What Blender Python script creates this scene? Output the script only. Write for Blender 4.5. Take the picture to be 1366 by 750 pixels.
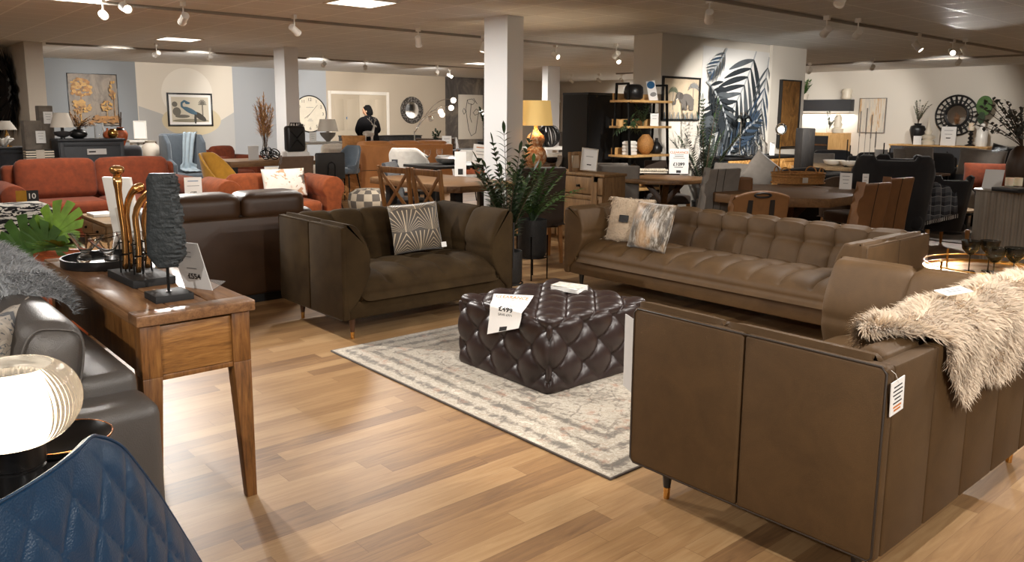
import bpy, bmesh, math, random
from mathutils import Vector, Matrix
PI = math.pi
R = math.radians
random.seed(7)
for o in list(bpy.data.objects): bpy.data.objects.remove(o)
SC = bpy.context.scene
COL = SC.collection

# ---------------------------------------------------------------- camera
FPX, CXP, CYP = 1064.06, 683.0, 324.61
YAW, PITCH, ROLL, EYE = 0.717449, 0.15756, -0.0080655, 1.5
_cp, _sp, _c, _s = math.cos(PITCH), math.sin(PITCH), math.cos(YAW), math.sin(YAW)
FW = Vector((_s*_cp, _c*_cp, -_sp)); _r = Vector((_c, -_s, 0)); _d = FW.cross(_r)
RT = _r*math.cos(ROLL) + _d*math.sin(ROLL); DN = -_r*math.sin(ROLL) + _d*math.cos(ROLL)
EYEV = Vector((0, 0, EYE))
cam_d = bpy.data.cameras.new('camera'); cam = bpy.data.objects.new('camera', cam_d); COL.objects.link(cam)
m = Matrix((RT, -DN, -FW)).transposed().to_4x4(); m.translation = EYEV
cam.matrix_world = m
cam_d.sensor_width = 36; cam_d.lens = FPX/1366*36
cam_d.shift_y = -(375-CYP)/1366; cam_d.clip_start = 0.05; cam_d.clip_end = 200
SC.camera = cam
def ray(px, py): return FW + RT*((px-CXP)/FPX) + DN*((py-CYP)/FPX)
def at(px, py, z=0.0):            # point of the place seen at a pixel, at a known height
    v = ray(px, py); return EYEV + v*((z-EYE)/v.z)
def atY(px, py, Y): v = ray(px, py); return EYEV + v*(Y/v.y)
def atX(px, py, X): v = ray(px, py); return EYEV + v*(X/v.x)
def atD(px, d):                   # ground point in a pixel's direction, d metres away
    v = ray(px, 200); h = Vector((v.x, v.y)).normalized(); return Vector((h.x*d, h.y*d, 0))
def zat(px, py, x, y):
    v = ray(px, py); t = (x*v.x+y*v.y)/(v.x*v.x+v.y*v.y); return EYE+t*v.z

# ---------------------------------------------------------------- world, exposure
W = bpy.data.worlds.new('world'); SC.world = W; W.use_nodes = True
W.node_tree.nodes['Background'].inputs[0].default_value = (1, .92, .82, 1)
W.node_tree.nodes['Background'].inputs[1].default_value = 0.12
SC.view_settings.view_transform = 'Standard'; SC.view_settings.look = 'None'
SC.view_settings.exposure = 0.0; SC.view_settings.gamma = 1.0
SC.view_settings.use_curve_mapping = False
ZC = 2.7

# ---------------------------------------------------------------- lights of the shop
def spot(loc, target, power, angle=38, blend=.35, size=.03, col=(1, .95, .89)):
    d = bpy.data.lights.new('spot_beam', 'SPOT'); d.energy = power; d.spot_size = R(angle); d.spot_blend = blend
    d.shadow_soft_size = size; d.color = col
    o = bpy.data.objects.new('spot_beam', d); COL.objects.link(o); o.location = loc
    o.rotation_euler = (Vector(target)-Vector(loc)).to_track_quat('-Z', 'Y').to_euler()
    return o

# ---------------------------------------------------------------- materials
def lin(h):
    h = h.lstrip('#'); out = []
    for i in (0, 2, 4):
        v = int(h[i:i+2], 16)/255; out.append(v/12.92 if v <= .04045 else ((v+.055)/1.055)**2.4)
    return (*out, 1)
class NT:
    def __init__(s, name):
        s.m = bpy.data.materials.new(name); s.m.use_nodes = True; s.t = s.m.node_tree
        s.b = s.t.nodes['Principled BSDF']; s.tc = None
    def n(s, typ, **kw):
        x = s.t.nodes.new('ShaderNode'+typ)
        for k, v in kw.items():
            if k.startswith('i_'): x.inputs[k[2:]].default_value = v
            else: setattr(x, k, v)
        return x
    def l(s, a, b): s.t.links.new(a, b)
    def co(s, scale=(1, 1, 1), rot=(0, 0, 0), kind='Object'):
        if not s.tc: s.tc = s.n('TexCoord')
        mp = s.n('Mapping'); mp.inputs['Scale'].default_value = scale; mp.inputs['Rotation'].default_value = rot
        s.l(s.tc.outputs[kind], mp.inputs[0]); return mp.outputs[0]
    def noise(s, co, scale, detail=4, rough=.6, dist=0):
        x = s.n('TexNoise'); x.inputs['Scale'].default_value = scale; x.inputs['Detail'].default_value = detail
        x.inputs['Roughness'].default_value = rough; x.inputs['Distortion'].default_value = dist
        s.l(co, x.inputs['Vector']); return x.outputs['Fac']
    def ramp(s, fac, stops, interp='LINEAR'):
        x = s.n('ValToRGB'); x.color_ramp.interpolation = interp; e = x.color_ramp.elements
        while len(e) < len(stops): e.new(.5)
        for k, (p, c) in enumerate(stops): e[k].position = p; e[k].color = lin(c) if isinstance(c, str) else c
        s.l(fac, x.inputs[0]); return x.outputs[0]
    def bump(s, h, st, dist=.01):
        x = s.n('Bump'); x.inputs['Strength'].default_value = st; x.inputs['Distance'].default_value = dist
        s.l(h, x.inputs['Height']); s.l(x.outputs[0], s.b.inputs['Normal'])
    def set(s, **kw):
        nm = dict(rough='Roughness', metal='Metallic', col='Base Color', sheen='Sheen Weight', sheenr='Sheen Roughness', trans='Transmission Weight', ior='IOR', coat='Coat Weight', coatr='Coat Roughness', alpha='Alpha', spec='Specular IOR Level', sst='Subsurface Weight')
        for k, v in kw.items(): s.b.inputs[nm[k]].default_value = v
        return s
M = {}
def plain(name, c, rough=.6, metal=0, var=.0, scale=8, bump=0, bscale=60, **kw):
    t = NT(name); t.set(rough=rough, metal=metal, **kw)
    if var:
        a = tuple(min(1, x*(1+var)) for x in lin(c)[:3])+(1,); b = tuple(x*(1-var) for x in lin(c)[:3])+(1,)
        t.l(t.ramp(t.noise(t.co(), scale), [(.3, b), (.7, a)]), t.b.inputs['Base Color'])
    else: t.set(col=lin(c))
    if bump: t.bump(t.noise(t.co(), bscale, 3), bump)
    M[name] = t.m; return t.m
def emit(name, c, st):
    t = NT(name); t.b.inputs['Emission Color'].default_value = lin(c); t.b.inputs['Emission Strength'].default_value = st
    t.set(col=lin(c)); M[name] = t.m; return t.m
def leather(name, c, rough=.45, var=.18, scale=5, bump=.25, spec=.5):
    t = NT(name); t.set(rough=rough, spec=spec)
    a = tuple(min(1, x*(1+var)) for x in lin(c)[:3])+(1,); b = tuple(x*(1-var) for x in lin(c)[:3])+(1,)
    n1 = t.noise(t.co(), scale, 6, .65, .6)
    t.l(t.ramp(n1, [(.3, b), (.72, a)]), t.b.inputs['Base Color'])
    v = t.n('TexVoronoi'); v.inputs['Scale'].default_value = 260; t.l(t.co(), v.inputs['Vector'])
    t.bump(v.outputs['Distance'], bump, .002); M[name] = t.m; return t.m
def fabric(name, c, var=.12, sheen=.4, wscale=300, rough=.95):
    t = NT(name); t.set(rough=rough, sheen=sheen, sheenr=.4)
    a = tuple(min(1, x*(1+var)) for x in lin(c)[:3])+(1,); b = tuple(x*(1-var) for x in lin(c)[:3])+(1,)
    t.l(t.ramp(t.noise(t.co(), 14, 5), [(.3, b), (.7, a)]), t.b.inputs['Base Color'])
    t.bump(t.noise(t.co(), wscale, 2), .3, .002); M[name] = t.m; return t.m
def wood(name, c1, c2, c3=None, axis=0, scale=1.0, rough=.45, bump=.15, spec=.5):
    t = NT(name); t.set(rough=rough, spec=spec)
    sc = [14*scale]*3; sc[axis] = 1.3*scale
    n = t.noise(t.co(tuple(sc)), 1.6, 8, .65, 1.2)
    n2 = t.noise(t.co(tuple(x*5 for x in sc)), 2.2, 4, .6)
    mx = t.n('Mix', data_type='FLOAT'); mx.inputs[0].default_value = .35
    t.l(n, mx.inputs[2]); t.l(n2, mx.inputs[3])
    t.l(t.ramp(mx.outputs[0], [(.32, c1), (.5, c2), (.68, c3 or c2)]), t.b.inputs['Base Color'])
    t.bump(mx.outputs[0], bump, .004); M[name] = t.m; return t.m
def glass(name, c='#ffffff', rough=0, ior=1.45):
    t = NT(name); t.set(col=lin(c), rough=rough, trans=1, ior=ior); M[name] = t.m; return t.m

leather('brown_leather', '#4f3a22', .6, .16, 6, .15, .3)
leather('ottoman_leather', '#2d211f', .33, .12, 6, .12)
leather('dark_leather', '#3c2716', .42, .2, 4, .3)
leather('grey_leather', '#4a4643', .42, .1, 4, .35)
leather('navy_leather', '#12304a', .36, .15, 7, .25)
leather('tan_leather', '#a87040', .5, .18, 3, .2)
leather('saddle_leather', '#6f4a28', .5, .22, 6, .2)
leather('black_leather', '#1a1817', .45, .1, 5, .2)
t = NT('velvet'); t.set(rough=.9, spec=.15, sheen=.12, sheenr=.2)
t.b.inputs['Sheen Tint'].default_value = lin('#b8a888')
t.l(t.ramp(t.noise(t.co(), 5, 5), [(.3, '#281c0d'), (.75, '#3b2d19')]), t.b.inputs['Base Color']); M['velvet'] = t.m
fabric('red_velvet', '#6b2d10', .25, .08); fabric('orange_velvet', '#86421c', .25, .08)
fabric('grey_fabric', '#7b746c', .1); fabric('light_grey_fabric', '#a8a39b', .1); fabric('beige_fabric', '#c4bbae', .08)
fabric('dark_brown_fabric', '#40342b', .12); fabric('mid_brown_fabric', '#5a4636', .12); fabric('charcoal_fabric', '#35363a', .12)
fabric('black_fabric', '#121113', .1, .15); fabric('blue_grey_fabric', '#4b535b', .1); fabric('light_blue_fabric', '#8c9aa3', .08)
fabric('yellow_fabric', '#b5852c', .12); fabric('cream_fabric', '#e2d9cb', .08); fabric('near_black_fabric', '#211f20', .1, .2)
plain('fur_cream', '#cfbba2', .8, var=.1, scale=14, sheen=.2); plain('fur_grey', '#8b8d8f', .8, var=.22, scale=14, sheen=.2)
plain('fur_tan', '#c08a52', .8, var=.2, scale=14)
plain('black_metal', '#161514', .4, .7); plain('black_satin', '#1b1a1a', .35); plain('black_matt', '#161515', .7)
plain('brass', '#d9a860', .22, 1); plain('gold', '#d6a468', .2, 1, var=.12, scale=20); plain('chrome', '#d6d2cc', .15, 1)
plain('hammered_silver', '#c2beb8', .28, 1, bump=.6, bscale=90)
plain('white_paint', '#e8e4dc', .5); plain('white_ceramic', '#eeeae2', .25); plain('cream_ceramic', '#e2d8c4', .35)
plain('paper', '#f0eeea', .6); plain('paper_grey', '#c9c8c6', .6); plain('ink', '#1d1c1c', .6); plain('orange_ink', '#c87a3c', .6)
plain('faint_ink', '#8b8a88', .6); plain('blue_ink', '#2a5f8c', .6)
plain('mirror', '#f2f2f2', .03, 1); plain('stone', '#23282a', .55, var=.3, scale=9, bump=.8, bscale=25)
plain('leaf_dark', '#2c3f24', .45, var=.35, scale=6); plain('leaf_green', '#44662c', .45, var=.35, scale=6)
plain('leaf_bright', '#6f9430', .45, var=.3, scale=10); plain('leaf_grey', '#4b4a42', .6, var=.3, scale=8)
plain('leaf_sage', '#6f7560', .6, var=.3, scale=8); plain('stem_brown', '#4a3828', .7); plain('pampas', '#b08452', .8, var=.25, scale=20)
plain('feather', '#1b1511', .8, var=.3); plain('skin', '#a2785c', .6); plain('dark_cloth', '#0c0b0c', .95, spec=.1); plain('hair_dark', '#0b0a09', .95, spec=.1)
plain('wicker', '#a9763d', .6, var=.3, scale=60, bump=.6, bscale=120); plain('terracotta', '#a9552e', .5, var=.3, scale=20)
plain('blue_cabinet', '#2b2e33', .55, var=.12, scale=18); plain('slate_panel', '#3c3d40', .5)
plain('ribbed_grey', '#8d857a', .35, .3, var=.1, scale=3); plain('lamp_black', '#151414', .3, .4)
plain('candle', '#e9dcc2', .5, sst=.2); plain('light_blue_pad', '#5c6d7c', .7)
wood('console_wood', '#3a2410', '#754c26', '#936736', 2, 1, .38, .3)
wood('console_top_wood', '#4f3524', '#7a573a', '#94704e', 1, 1, .3, .03)
wood('burr_wood', '#55361b', '#8a5e30', '#a37743', 0, 1.6, .35, .3)
wood('pine_wood', '#4f3822', '#7c5c38', '#8f6f48', 1, 1, .6); wood('pine_wood_upright', '#4f3822', '#7c5c38', '#8f6f48', 2, 1, .6)
wood('table_wood', '#4a321e', '#70502f', '#836240', 0, 1, .5); wood('table_wood_y', '#4a321e', '#70502f', '#836240', 1, 1, .5)
wood('light_table_wood', '#66503a', '#8d7454', '#a08866', 0, 1, .6)
wood('oak_wood', '#b98c52', '#d0a468', '#dcb47c', 2, .7, .5); wood('dark_wood', '#33200f', '#523419', '#62421f', 2, 1, .45)
wood('chair_wood', '#4f3216', '#7d5327', '#8f6433', 2, 1, .5); wood('leg_wood', '#8f5f32', '#b98249', '#c4925a', 2, 1, .5)
wood('burnt_wood', '#0e0c0b', '#1e1b19', '#332d28', 2, 2, .8, .6)
glass('clear_glass'); glass('smoke_glass', '#8b9496'); glass('champagne_glass', '#f4e2c8', .02)

# floor: staggered laminate boards running along X
t = NT('floor_boards'); t.set(rough=.42, spec=.45)
g = t.n('TexCoord'); sx = t.n('SeparateXYZ'); t.l(g.outputs['Object'], sx.inputs[0])
def mth(t, op, a, b=None, c=None):
    x = t.n('Math', operation=op)
    for k, v in enumerate((a, b, c)):
        if v is None: continue
        if isinstance(v, (int, float)): x.inputs[k].default_value = v
        else: t.l(v, x.inputs[k])
    return x.outputs[0]
BW, BL = .098, 1.1
row = mth(t, 'FLOOR', mth(t, 'DIVIDE', sx.outputs[1], BW))
wn = t.n('TexWhiteNoise', noise_dimensions='1D'); t.l(row, wn.inputs['W'])
xo = mth(t, 'ADD', mth(t, 'DIVIDE', sx.outputs[0], BL), mth(t, 'MULTIPLY', wn.outputs['Value'], 7.3))
bd = mth(t, 'FLOOR', xo)
cb = t.n('CombineXYZ'); t.l(bd, cb.inputs[0]); t.l(row, cb.inputs[1])
w2 = t.n('TexWhiteNoise', noise_dimensions='2D'); t.l(cb.outputs[0], w2.inputs['Vector'])
# grain, offset per board
cb2 = t.n('CombineXYZ'); t.l(mth(t, 'ADD', mth(t, 'MULTIPLY', sx.outputs[0], 1.6), mth(t, 'MULTIPLY', w2.outputs['Value'], 40)), cb2.inputs[0])
t.l(mth(t, 'ADD', mth(t, 'MULTIPLY', sx.outputs[1], 17), mth(t, 'MULTIPLY', w2.outputs['Value'], 60)), cb2.inputs[1])
gr = t.noise(cb2.outputs[0], 1.5, 8, .62, 1.6)
sm = mth(t, 'ADD', mth(t, 'MULTIPLY', gr, .62), mth(t, 'MULTIPLY', w2.outputs['Value'], .38))
cr = t.ramp(sm, [(.22, '#70533a'), (.42, '#8f6d49'), (.55, '#9c7952'), (.78, '#b08f66')])
fy = mth(t, 'FRACT', mth(t, 'DIVIDE', sx.outputs[1], BW)); fx = mth(t, 'FRACT', xo)
ln = mth(t, 'MAXIMUM', mth(t, 'LESS_THAN', fy, .014), mth(t, 'LESS_THAN', fx, .002))
mx = t.n('Mix', data_type='RGBA'); t.l(mth(t, 'MULTIPLY', ln, .55), mx.inputs[0]); t.l(cr, mx.inputs[6]); mx.inputs[7].default_value = lin('#5d3f25')
t.l(mx.outputs[2], t.b.inputs['Base Color']); t.bump(gr, .06, .003); M['floor_boards'] = t.m

# ceiling: mineral tiles in a 0.6 m grid
t = NT('ceiling_tiles'); t.set(rough=.6, spec=.12)
g = t.n('TexCoord'); sx = t.n('SeparateXYZ'); t.l(g.outputs['Object'], sx.inputs[0])
fx = mth(t, 'FRACT', mth(t, 'DIVIDE', mth(t, 'ADD', sx.outputs[0], .02-4.32+6), .6)); fy = mth(t, 'FRACT', mth(t, 'DIVIDE', mth(t, 'ADD', sx.outputs[1], .02-13.27+24), .6))
ln = mth(t, 'MAXIMUM', mth(t, 'LESS_THAN', fx, .04), mth(t, 'LESS_THAN', fy, .04))
mx = t.n('Mix', data_type='RGBA'); t.l(ln, mx.inputs[0]); t.l(t.ramp(t.noise(t.co(), 60, 3), [(.3, '#d4d4d2'), (.7, '#dededc')]), mx.inputs[6]); mx.inputs[7].default_value = lin('#efefec')
t.l(mx.outputs[2], t.b.inputs['Base Color']); t.l(mth(t, 'SUBTRACT', .8, mth(t, 'MULTIPLY', ln, .35)), t.b.inputs['Roughness'])
t.bump(ln, .4, .004); M['ceiling_tiles'] = t.m

plain('wall_white', '#d9d2c6', .8, bump=.05, bscale=200); plain('wall_cream', '#d8cfc0', .8); plain('wall_blue', '#8b8f92', .8); plain('wall_pale_blue', '#a3a6a9', .8)
plain('wall_beige', '#b3a592', .8); plain('wall_tan', '#c8beb0', .8); plain('column_paint', '#e2e2e2', .7); plain('door_paint', '#b5a792', .6); plain('trim_paint', '#ddd6ca', .5)
t = NT('grunge_wall'); t.set(rough=.8)
t.l(t.ramp(t.noise(t.co((1, 1, .6)), 1.6, 7, .7, .8), [(.3, '#2f2d2e'), (.5, '#5d5650'), (.68, '#8d8172')]), t.b.inputs['Base Color']); M['grunge_wall'] = t.m

# ---------------------------------------------------------------- mesh helpers
def empty_ob(name, loc=(0, 0, 0), rz=0):
    o = bpy.data.objects.new(name, None); COL.objects.link(o); o.location = loc; o.rotation_euler = (0, 0, rz); o.empty_display_size = .1
    return o
def thing(name, label, cat, loc=(0, 0, 0), rz=0, group=None):
    o = empty_ob(name, loc, rz); o['label'] = label; o['category'] = cat
    if group: o['group'] = group
    return o
def tag(o, label, cat, group=None, kind=None):
    o['label'] = label; o['category'] = cat
    if group: o['group'] = group
    if kind: o['kind'] = kind
    return o
def link_mesh(name, me, mats, parent=None, smooth=35):
    o = bpy.data.objects.new(name, me); COL.objects.link(o)
    for mm in (mats if isinstance(mats, (list, tuple)) else [mats]): me.materials.append(M[mm] if isinstance(mm, str) else mm)
    if smooth:
        me.polygons.foreach_set('use_smooth', [True]*len(me.polygons))
        if smooth < 180: me.set_sharp_from_angle(angle=R(smooth))
    if parent: o.parent = parent
    return o
def gx(px, d): v = atD(px, d); return v.x, v.y
class B:
    """collects shapes and links them as one mesh object"""
    def __init__(s): s.v = []; s.f = []; s.mi = []; s.X = Matrix.Identity(4); s.cur = 0
    def xf(s, loc=(0, 0, 0), rot=(0, 0, 0), sc=(1, 1, 1)):
        from mathutils import Euler
        s.X = Matrix.Translation(loc) @ Euler(rot).to_matrix().to_4x4() @ Matrix.Diagonal((*sc, 1)); return s
    def add(s, vs, fs):
        b = len(s.v); s.v += [tuple(s.X @ Vector(v)) for v in vs]; s.f += [tuple(b+i for i in f) for f in fs]; s.mi += [s.cur]*len(fs); return s
    def m(s, i): s.cur = i; return s
    def box(s, x0, x1, y0, y1, z0, z1, tx=0, ty=0):
        # tx, ty: how much the top is smaller on each side
        return s.add([(x0, y0, z0), (x1, y0, z0), (x1, y1, z0), (x0, y1, z0), (x0+tx, y0+ty, z1), (x1-tx, y0+ty, z1), (x1-tx, y1-ty, z1), (x0+tx, y1-ty, z1)],
                     [(0, 3, 2, 1), (4, 5, 6, 7), (0, 1, 5, 4), (1, 2, 6, 5), (2, 3, 7, 6), (3, 0, 4, 7)])
    def cbox(s, c, d): return s.box(c[0]-d[0]/2, c[0]+d[0]/2, c[1]-d[1]/2, c[1]+d[1]/2, c[2]-d[2]/2, c[2]+d[2]/2)
    def bar(s, a, b, w, h=None, w2=None, h2=None):
        """square bar from a to b"""
        a = Vector(a); b = Vector(b); h = h or w; w2 = w2 or w; h2 = h2 or h*w2/w; d = (b-a).normalized()
        up = Vector((0, 0, 1)) if abs(d.z) < .9 else Vector((0, 1, 0))
        x = d.cross(up).normalized(); y = x.cross(d)
        vs = []
        for p, ww, hh in ((a, w, h), (b, w2, h2)):
            for sx, sy in ((-1, -1), (1, -1), (1, 1), (-1, 1)): vs.append(p+x*sx*ww/2+y*sy*hh/2)
        return s.add(vs, [(3, 2, 1, 0), (4, 5, 6, 7), (0, 1, 5, 4), (1, 2, 6, 5), (2, 3, 7, 6), (3, 0, 4, 7)])
    def lathe(s, prof, c=(0, 0, 0), n=20, sx=1, sy=1, closed=False):
        vs = []; fs = []
        for r, z in prof:
            for k in range(n): a = 2*PI*k/n; vs.append((c[0]+r*math.cos(a)*sx, c[1]+r*math.sin(a)*sy, c[2]+z))
        L = len(prof)
        for i in range(L-1 if not closed else L):
            j = (i+1) % L
            for k in range(n): q = (k+1) % n; fs.append((i*n+k, i*n+q, j*n+q, j*n+k))
        if not closed:
            if prof[0][0] > 1e-6: fs.append(tuple(range(n-1, -1, -1)))
            if prof[-1][0] > 1e-6: fs.append(tuple((L-1)*n+k for k in range(n)))
        return s.add(vs, fs)
    def cyl(s, c, r, h, n=20, r2=None): return s.lathe([(r, 0), (r if r2 is None else r2, h)], c, n)
    def tube(s, path, r, n=8, closed=False, cap=True):
        P = [Vector(p) for p in path]; L = len(P); vs = []; fs = []
        rr = r if isinstance(r, (list, tuple)) else [r]*L
        nrm = None
        for i in range(L):
            t = (P[(i+1) % L]-P[i-1]) if (closed or 0 < i < L-1) else (P[1]-P[0] if i == 0 else P[-1]-P[-2])
            t = t.normalized() if t.length > 1e-9 else Vector((0, 0, 1))
            if nrm is None: nrm = t.orthogonal().normalized()
            nrm = (nrm-t*nrm.dot(t)); nrm = nrm.normalized() if nrm.length > 1e-6 else t.orthogonal().normalized()
            bn = t.cross(nrm)
            for k in range(n): a = 2*PI*k/n; vs.append(P[i]+(nrm*math.cos(a)+bn*math.sin(a))*rr[i])
        for i in range(L if closed else L-1):
            j = (i+1) % L
            for k in range(n): q = (k+1) % n; fs.append((i*n+k, i*n+q, j*n+q, j*n+k))
        if cap and not closed: fs.append(tuple(range(n-1, -1, -1))); fs.append(tuple((L-1)*n+k for k in range(n)))
        return s.add(vs, fs)
    def prism(s, poly, z0, z1):
        n = len(poly); vs = [(x, y, z0) for x, y in poly]+[(x, y, z1) for x, y in poly]
        return s.add(vs, [tuple(range(n-1, -1, -1)), tuple(range(n, 2*n))]+[(k, (k+1) % n, n+(k+1) % n, n+k) for k in range(n)])
    def poly(s, pts): return s.add(pts, [tuple(range(len(pts)))])
    def ball(s, c, r, n=14, m=9, sz=1):
        return s.lathe([(r*math.sin(PI*i/m), -r*math.cos(PI*i/m)*sz) for i in range(m+1)], c, n)
    def grid(s, fn, nu, nv, closeu=False, flip=False):
        vs = [fn(i/(nu if closeu else nu-1) if nu > 1 else 0, j/(nv-1)) for i in range(nu) for j in range(nv)]
        fs = []
        for i in range(nu if closeu else nu-1):
            for j in range(nv-1):
                a = i*nv+j; b = ((i+1) % nu)*nv+j; q = (a, b, b+1, a+1); fs.append(q[::-1] if flip else q)
        return s.add(vs, fs)
    def build(s, name, mats, parent=None, bevel=0, seg=2, smooth=35, weld=False, sub=0, solid=0):
        me = bpy.data.meshes.new(name); me.from_pydata(s.v, [], s.f)
        if s.mi and max(s.mi) > 0: me.polygons.foreach_set('material_index', s.mi)
        bm = bmesh.new(); bm.from_mesh(me)
        if weld: bmesh.ops.remove_doubles(bm, verts=bm.verts, dist=1e-4)
        if solid:
            bm.normal_update(); bmesh.ops.solidify(bm, geom=bm.faces[:], thickness=solid)
        if bevel:
            ed = [e for e in bm.edges if len(e.link_faces) == 2 and e.calc_face_angle(0) > R(28)]
            bmesh.ops.bevel(bm, geom=ed, offset=bevel, offset_type='OFFSET', segments=seg, profile=.5, affect='EDGES', clamp_overlap=True)
        if not solid: bmesh.ops.recalc_face_normals(bm, faces=bm.faces[:])
        if sub:
            bmesh.ops.subdivide_edges(bm, edges=bm.edges[:], cuts=sub, use_grid_fill=True)
        bm.to_mesh(me); bm.free()
        o = link_mesh(name, me, mats, parent, smooth); return o
def copy_tree(o, loc=None, rz=None, label=None, parent=None, group=None):
    c = o.copy(); COL.objects.link(c)
    if parent: c.parent = parent
    if loc is not None: c.location = loc
    if rz is not None: c.rotation_euler = (0, 0, rz)
    if label: c['label'] = label
    if group: c['group'] = group
    for ch in list(o.children): copy_tree(ch, parent=c)
    return c

def text_mesh(name, body, size, mat, parent, mtx, align='CENTER', ext=.0004, bold=0):
    cu = bpy.data.curves.new(name, 'FONT'); cu.body = body; cu.size = size; cu.align_x = align; cu.extrude = ext; cu.offset = bold; cu.resolution_u = 3
    o = bpy.data.objects.new(name, cu); COL.objects.link(o)
    dg = bpy.context.evaluated_depsgraph_get(); me = bpy.data.meshes.new_from_object(o.evaluated_get(dg))
    bpy.data.objects.remove(o); me.transform(mtx)
    return link_mesh(name, me, mat, parent, 0)

# ---- upholstery
def resample(pts, step, closed=True):
    P = [Vector(p) for p in pts]; n = len(P)
    # smooth with Catmull-Rom
    out = []
    rng = range(n) if closed else range(n-1)
    for i in rng:
        p0, p1, p2, p3 = (P[(i-1) % n] if closed or i > 0 else P[i]), P[i], P[(i+1) % n], (P[(i+2) % n] if closed or i+2 < n else P[(i+1) % n])
        k = max(2, int((p2-p1).length/step))
        for j in range(k):
            t = j/k
            out.append(.5*((2*p1)+(p2-p0)*t+(2*p0-5*p1+4*p2-p3)*t*t+(3*p1-p0-3*p2+p3)*t**3))
    if not closed: out.append(P[-1])
    return out
def pad(name, prof, L, mat, parent, mtx, creases=(), cross=(), buttons=(), s_rng=(0, 1e9), amp=.016, wid=.028, pil=.0, endr=.05, step=.016, bamp=.03, ls=None):
    """closed profile (in y,z) swept L metres along x; dents at creases (x), cross (arc length) and buttons (x, arc length)"""
    P = resample([Vector((0, a, b)) for a, b in prof], step); n = len(P)
    s = [0]
    for i in range(1, n): s.append(s[-1]+(P[i]-P[i-1]).length)
    area = sum(P[i].y*P[(i+1) % n].z-P[(i+1) % n].y*P[i].z for i in range(n)); sg = 1 if area > 0 else -1
    N = []
    for i in range(n):
        t = (P[(i+1) % n]-P[i-1]).normalized(); N.append(Vector((0, t.z, -t.y))*sg)
    nx = max(6, int(L/step)); xs = [L*k/nx for k in range(nx+1)]
    xs = sorted(set([endr*a for a in (0, .05, .18, .4, .7)]+[L-endr*a for a in (0, .05, .18, .4, .7)]+[x for x in xs if endr <= x <= L-endr]+[c for c in creases]))
    cen = sum((p for p in P), Vector())/n
    vs = []
    for x in xs:
        e = min(x, L-x); ins = 0 if e >= endr else endr-math.sqrt(max(0, endr**2-(endr-e)**2))
        for i in range(n):
            d = ins; si = s[i]
            ms = min(1, max(0, (si-s_rng[0])/.03))*min(1, max(0, (s_rng[1]-si)/.03))
            if ms > 0:
                q = 0
                for c in creases: q = max(q, math.exp(-abs(x-c)/wid)*amp, 0)
                for c in cross:
                    cs, x0, x1 = c if isinstance(c, tuple) else (c, 0, L)
                    if x0 <= x <= x1: q = max(q, math.exp(-abs(si-cs)/wid)*amp*.7)
                for (bx, bs) in buttons:
                    rr = math.hypot(x-bx, si-bs)
                    if rr < .14: q += bamp*math.exp(-(rr/.032)) + bamp*.25*math.exp(-(rr/.07)**2)
                d += q*ms
            vs.append(tuple(mtx @ (Vector((x, 0, 0))+P[i]-N[i]*min(d, (P[i]-cen).length*.95))))
    fs = []
    for a in range(len(xs)-1):
        for i in range(n): j = (i+1) % n; fs.append((a*n+i, a*n+j, (a+1)*n+j, (a+1)*n+i))
    fs.append(tuple(range(n-1, -1, -1))); fs.append(tuple((len(xs)-1)*n+i for i in range(n)))
    b = B(); b.add(vs, fs); return b.build(name, mat, parent, smooth=70)
def T(x=0, y=0, z=0, rz=0, rx=0, ry=0): return Matrix.Translation((x, y, z)) @ Matrix.Rotation(rz, 4, 'Z') @ Matrix.Rotation(ry, 4, 'Y') @ Matrix.Rotation(rx, 4, 'X')
def rbox(name, x0, x1, y0, y1, z0, z1, mat, parent, r=.03, seg=3, mtx=None, puff=0, sub=0):
    b = B()
    if mtx: b.X = mtx
    if not puff:
        b.box(x0, x1, y0, y1, z0, z1); return b.build(name, mat, parent, bevel=r, seg=seg, smooth=60)
    # puffy cushion: superellipsoid-like box
    cx, cy, cz = (x0+x1)/2, (y0+y1)/2, (z0+z1)/2; hx, hy, hz = (x1-x0)/2, (y1-y0)/2, (z1-z0)/2
    n = 14; vs = []; idx = {}; fs = []
    def key(i, j, k): return (i, j, k)
    def vid(i, j, k):
        if (i, j, k) in idx: return idx[(i, j, k)]
        p = [2*i/n-1, 2*j/n-1, 2*k/n-1]; h = (hx, hy, hz); q = []
        mn = min(h); rr = min(r, mn*.98)
        # round edges: clamp to inner box then push out by rr
        w = [p[a]*h[a] for a in range(3)]; inn = [max(-(h[a]-rr), min(h[a]-rr, w[a])) for a in range(3)]
        d = Vector([w[a]-inn[a] for a in range(3)])
        if d.length > 1e-9: d = d.normalized()*rr
        w = Vector(inn)+d
        f = [1+puff*math.cos(p[(a+1) % 3]*PI/2)*math.cos(p[(a+2) % 3]*PI/2)*(mn/h[a]) for a in range(3)]
        idx[(i, j, k)] = len(vs); vs.append((cx+w[0]*f[0], cy+w[1]*f[1], cz+w[2]*f[2])); return idx[(i, j, k)]
    for a in range(n):
        for c in range(n):
            for s_ in (0, n):
                fs.append((vid(a, c, s_), vid(a+1, c, s_), vid(a+1, c+1, s_), vid(a, c+1, s_)))
                fs.append((vid(a, s_, c), vid(a+1, s_, c), vid(a+1, s_, c+1), vid(a, s_, c+1)))
                fs.append((vid(s_, a, c), vid(s_, a+1, c), vid(s_, a+1, c+1), vid(s_, a, c+1)))
    b.add(vs, fs); return b.build(name, mat, parent, smooth=180)
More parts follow.
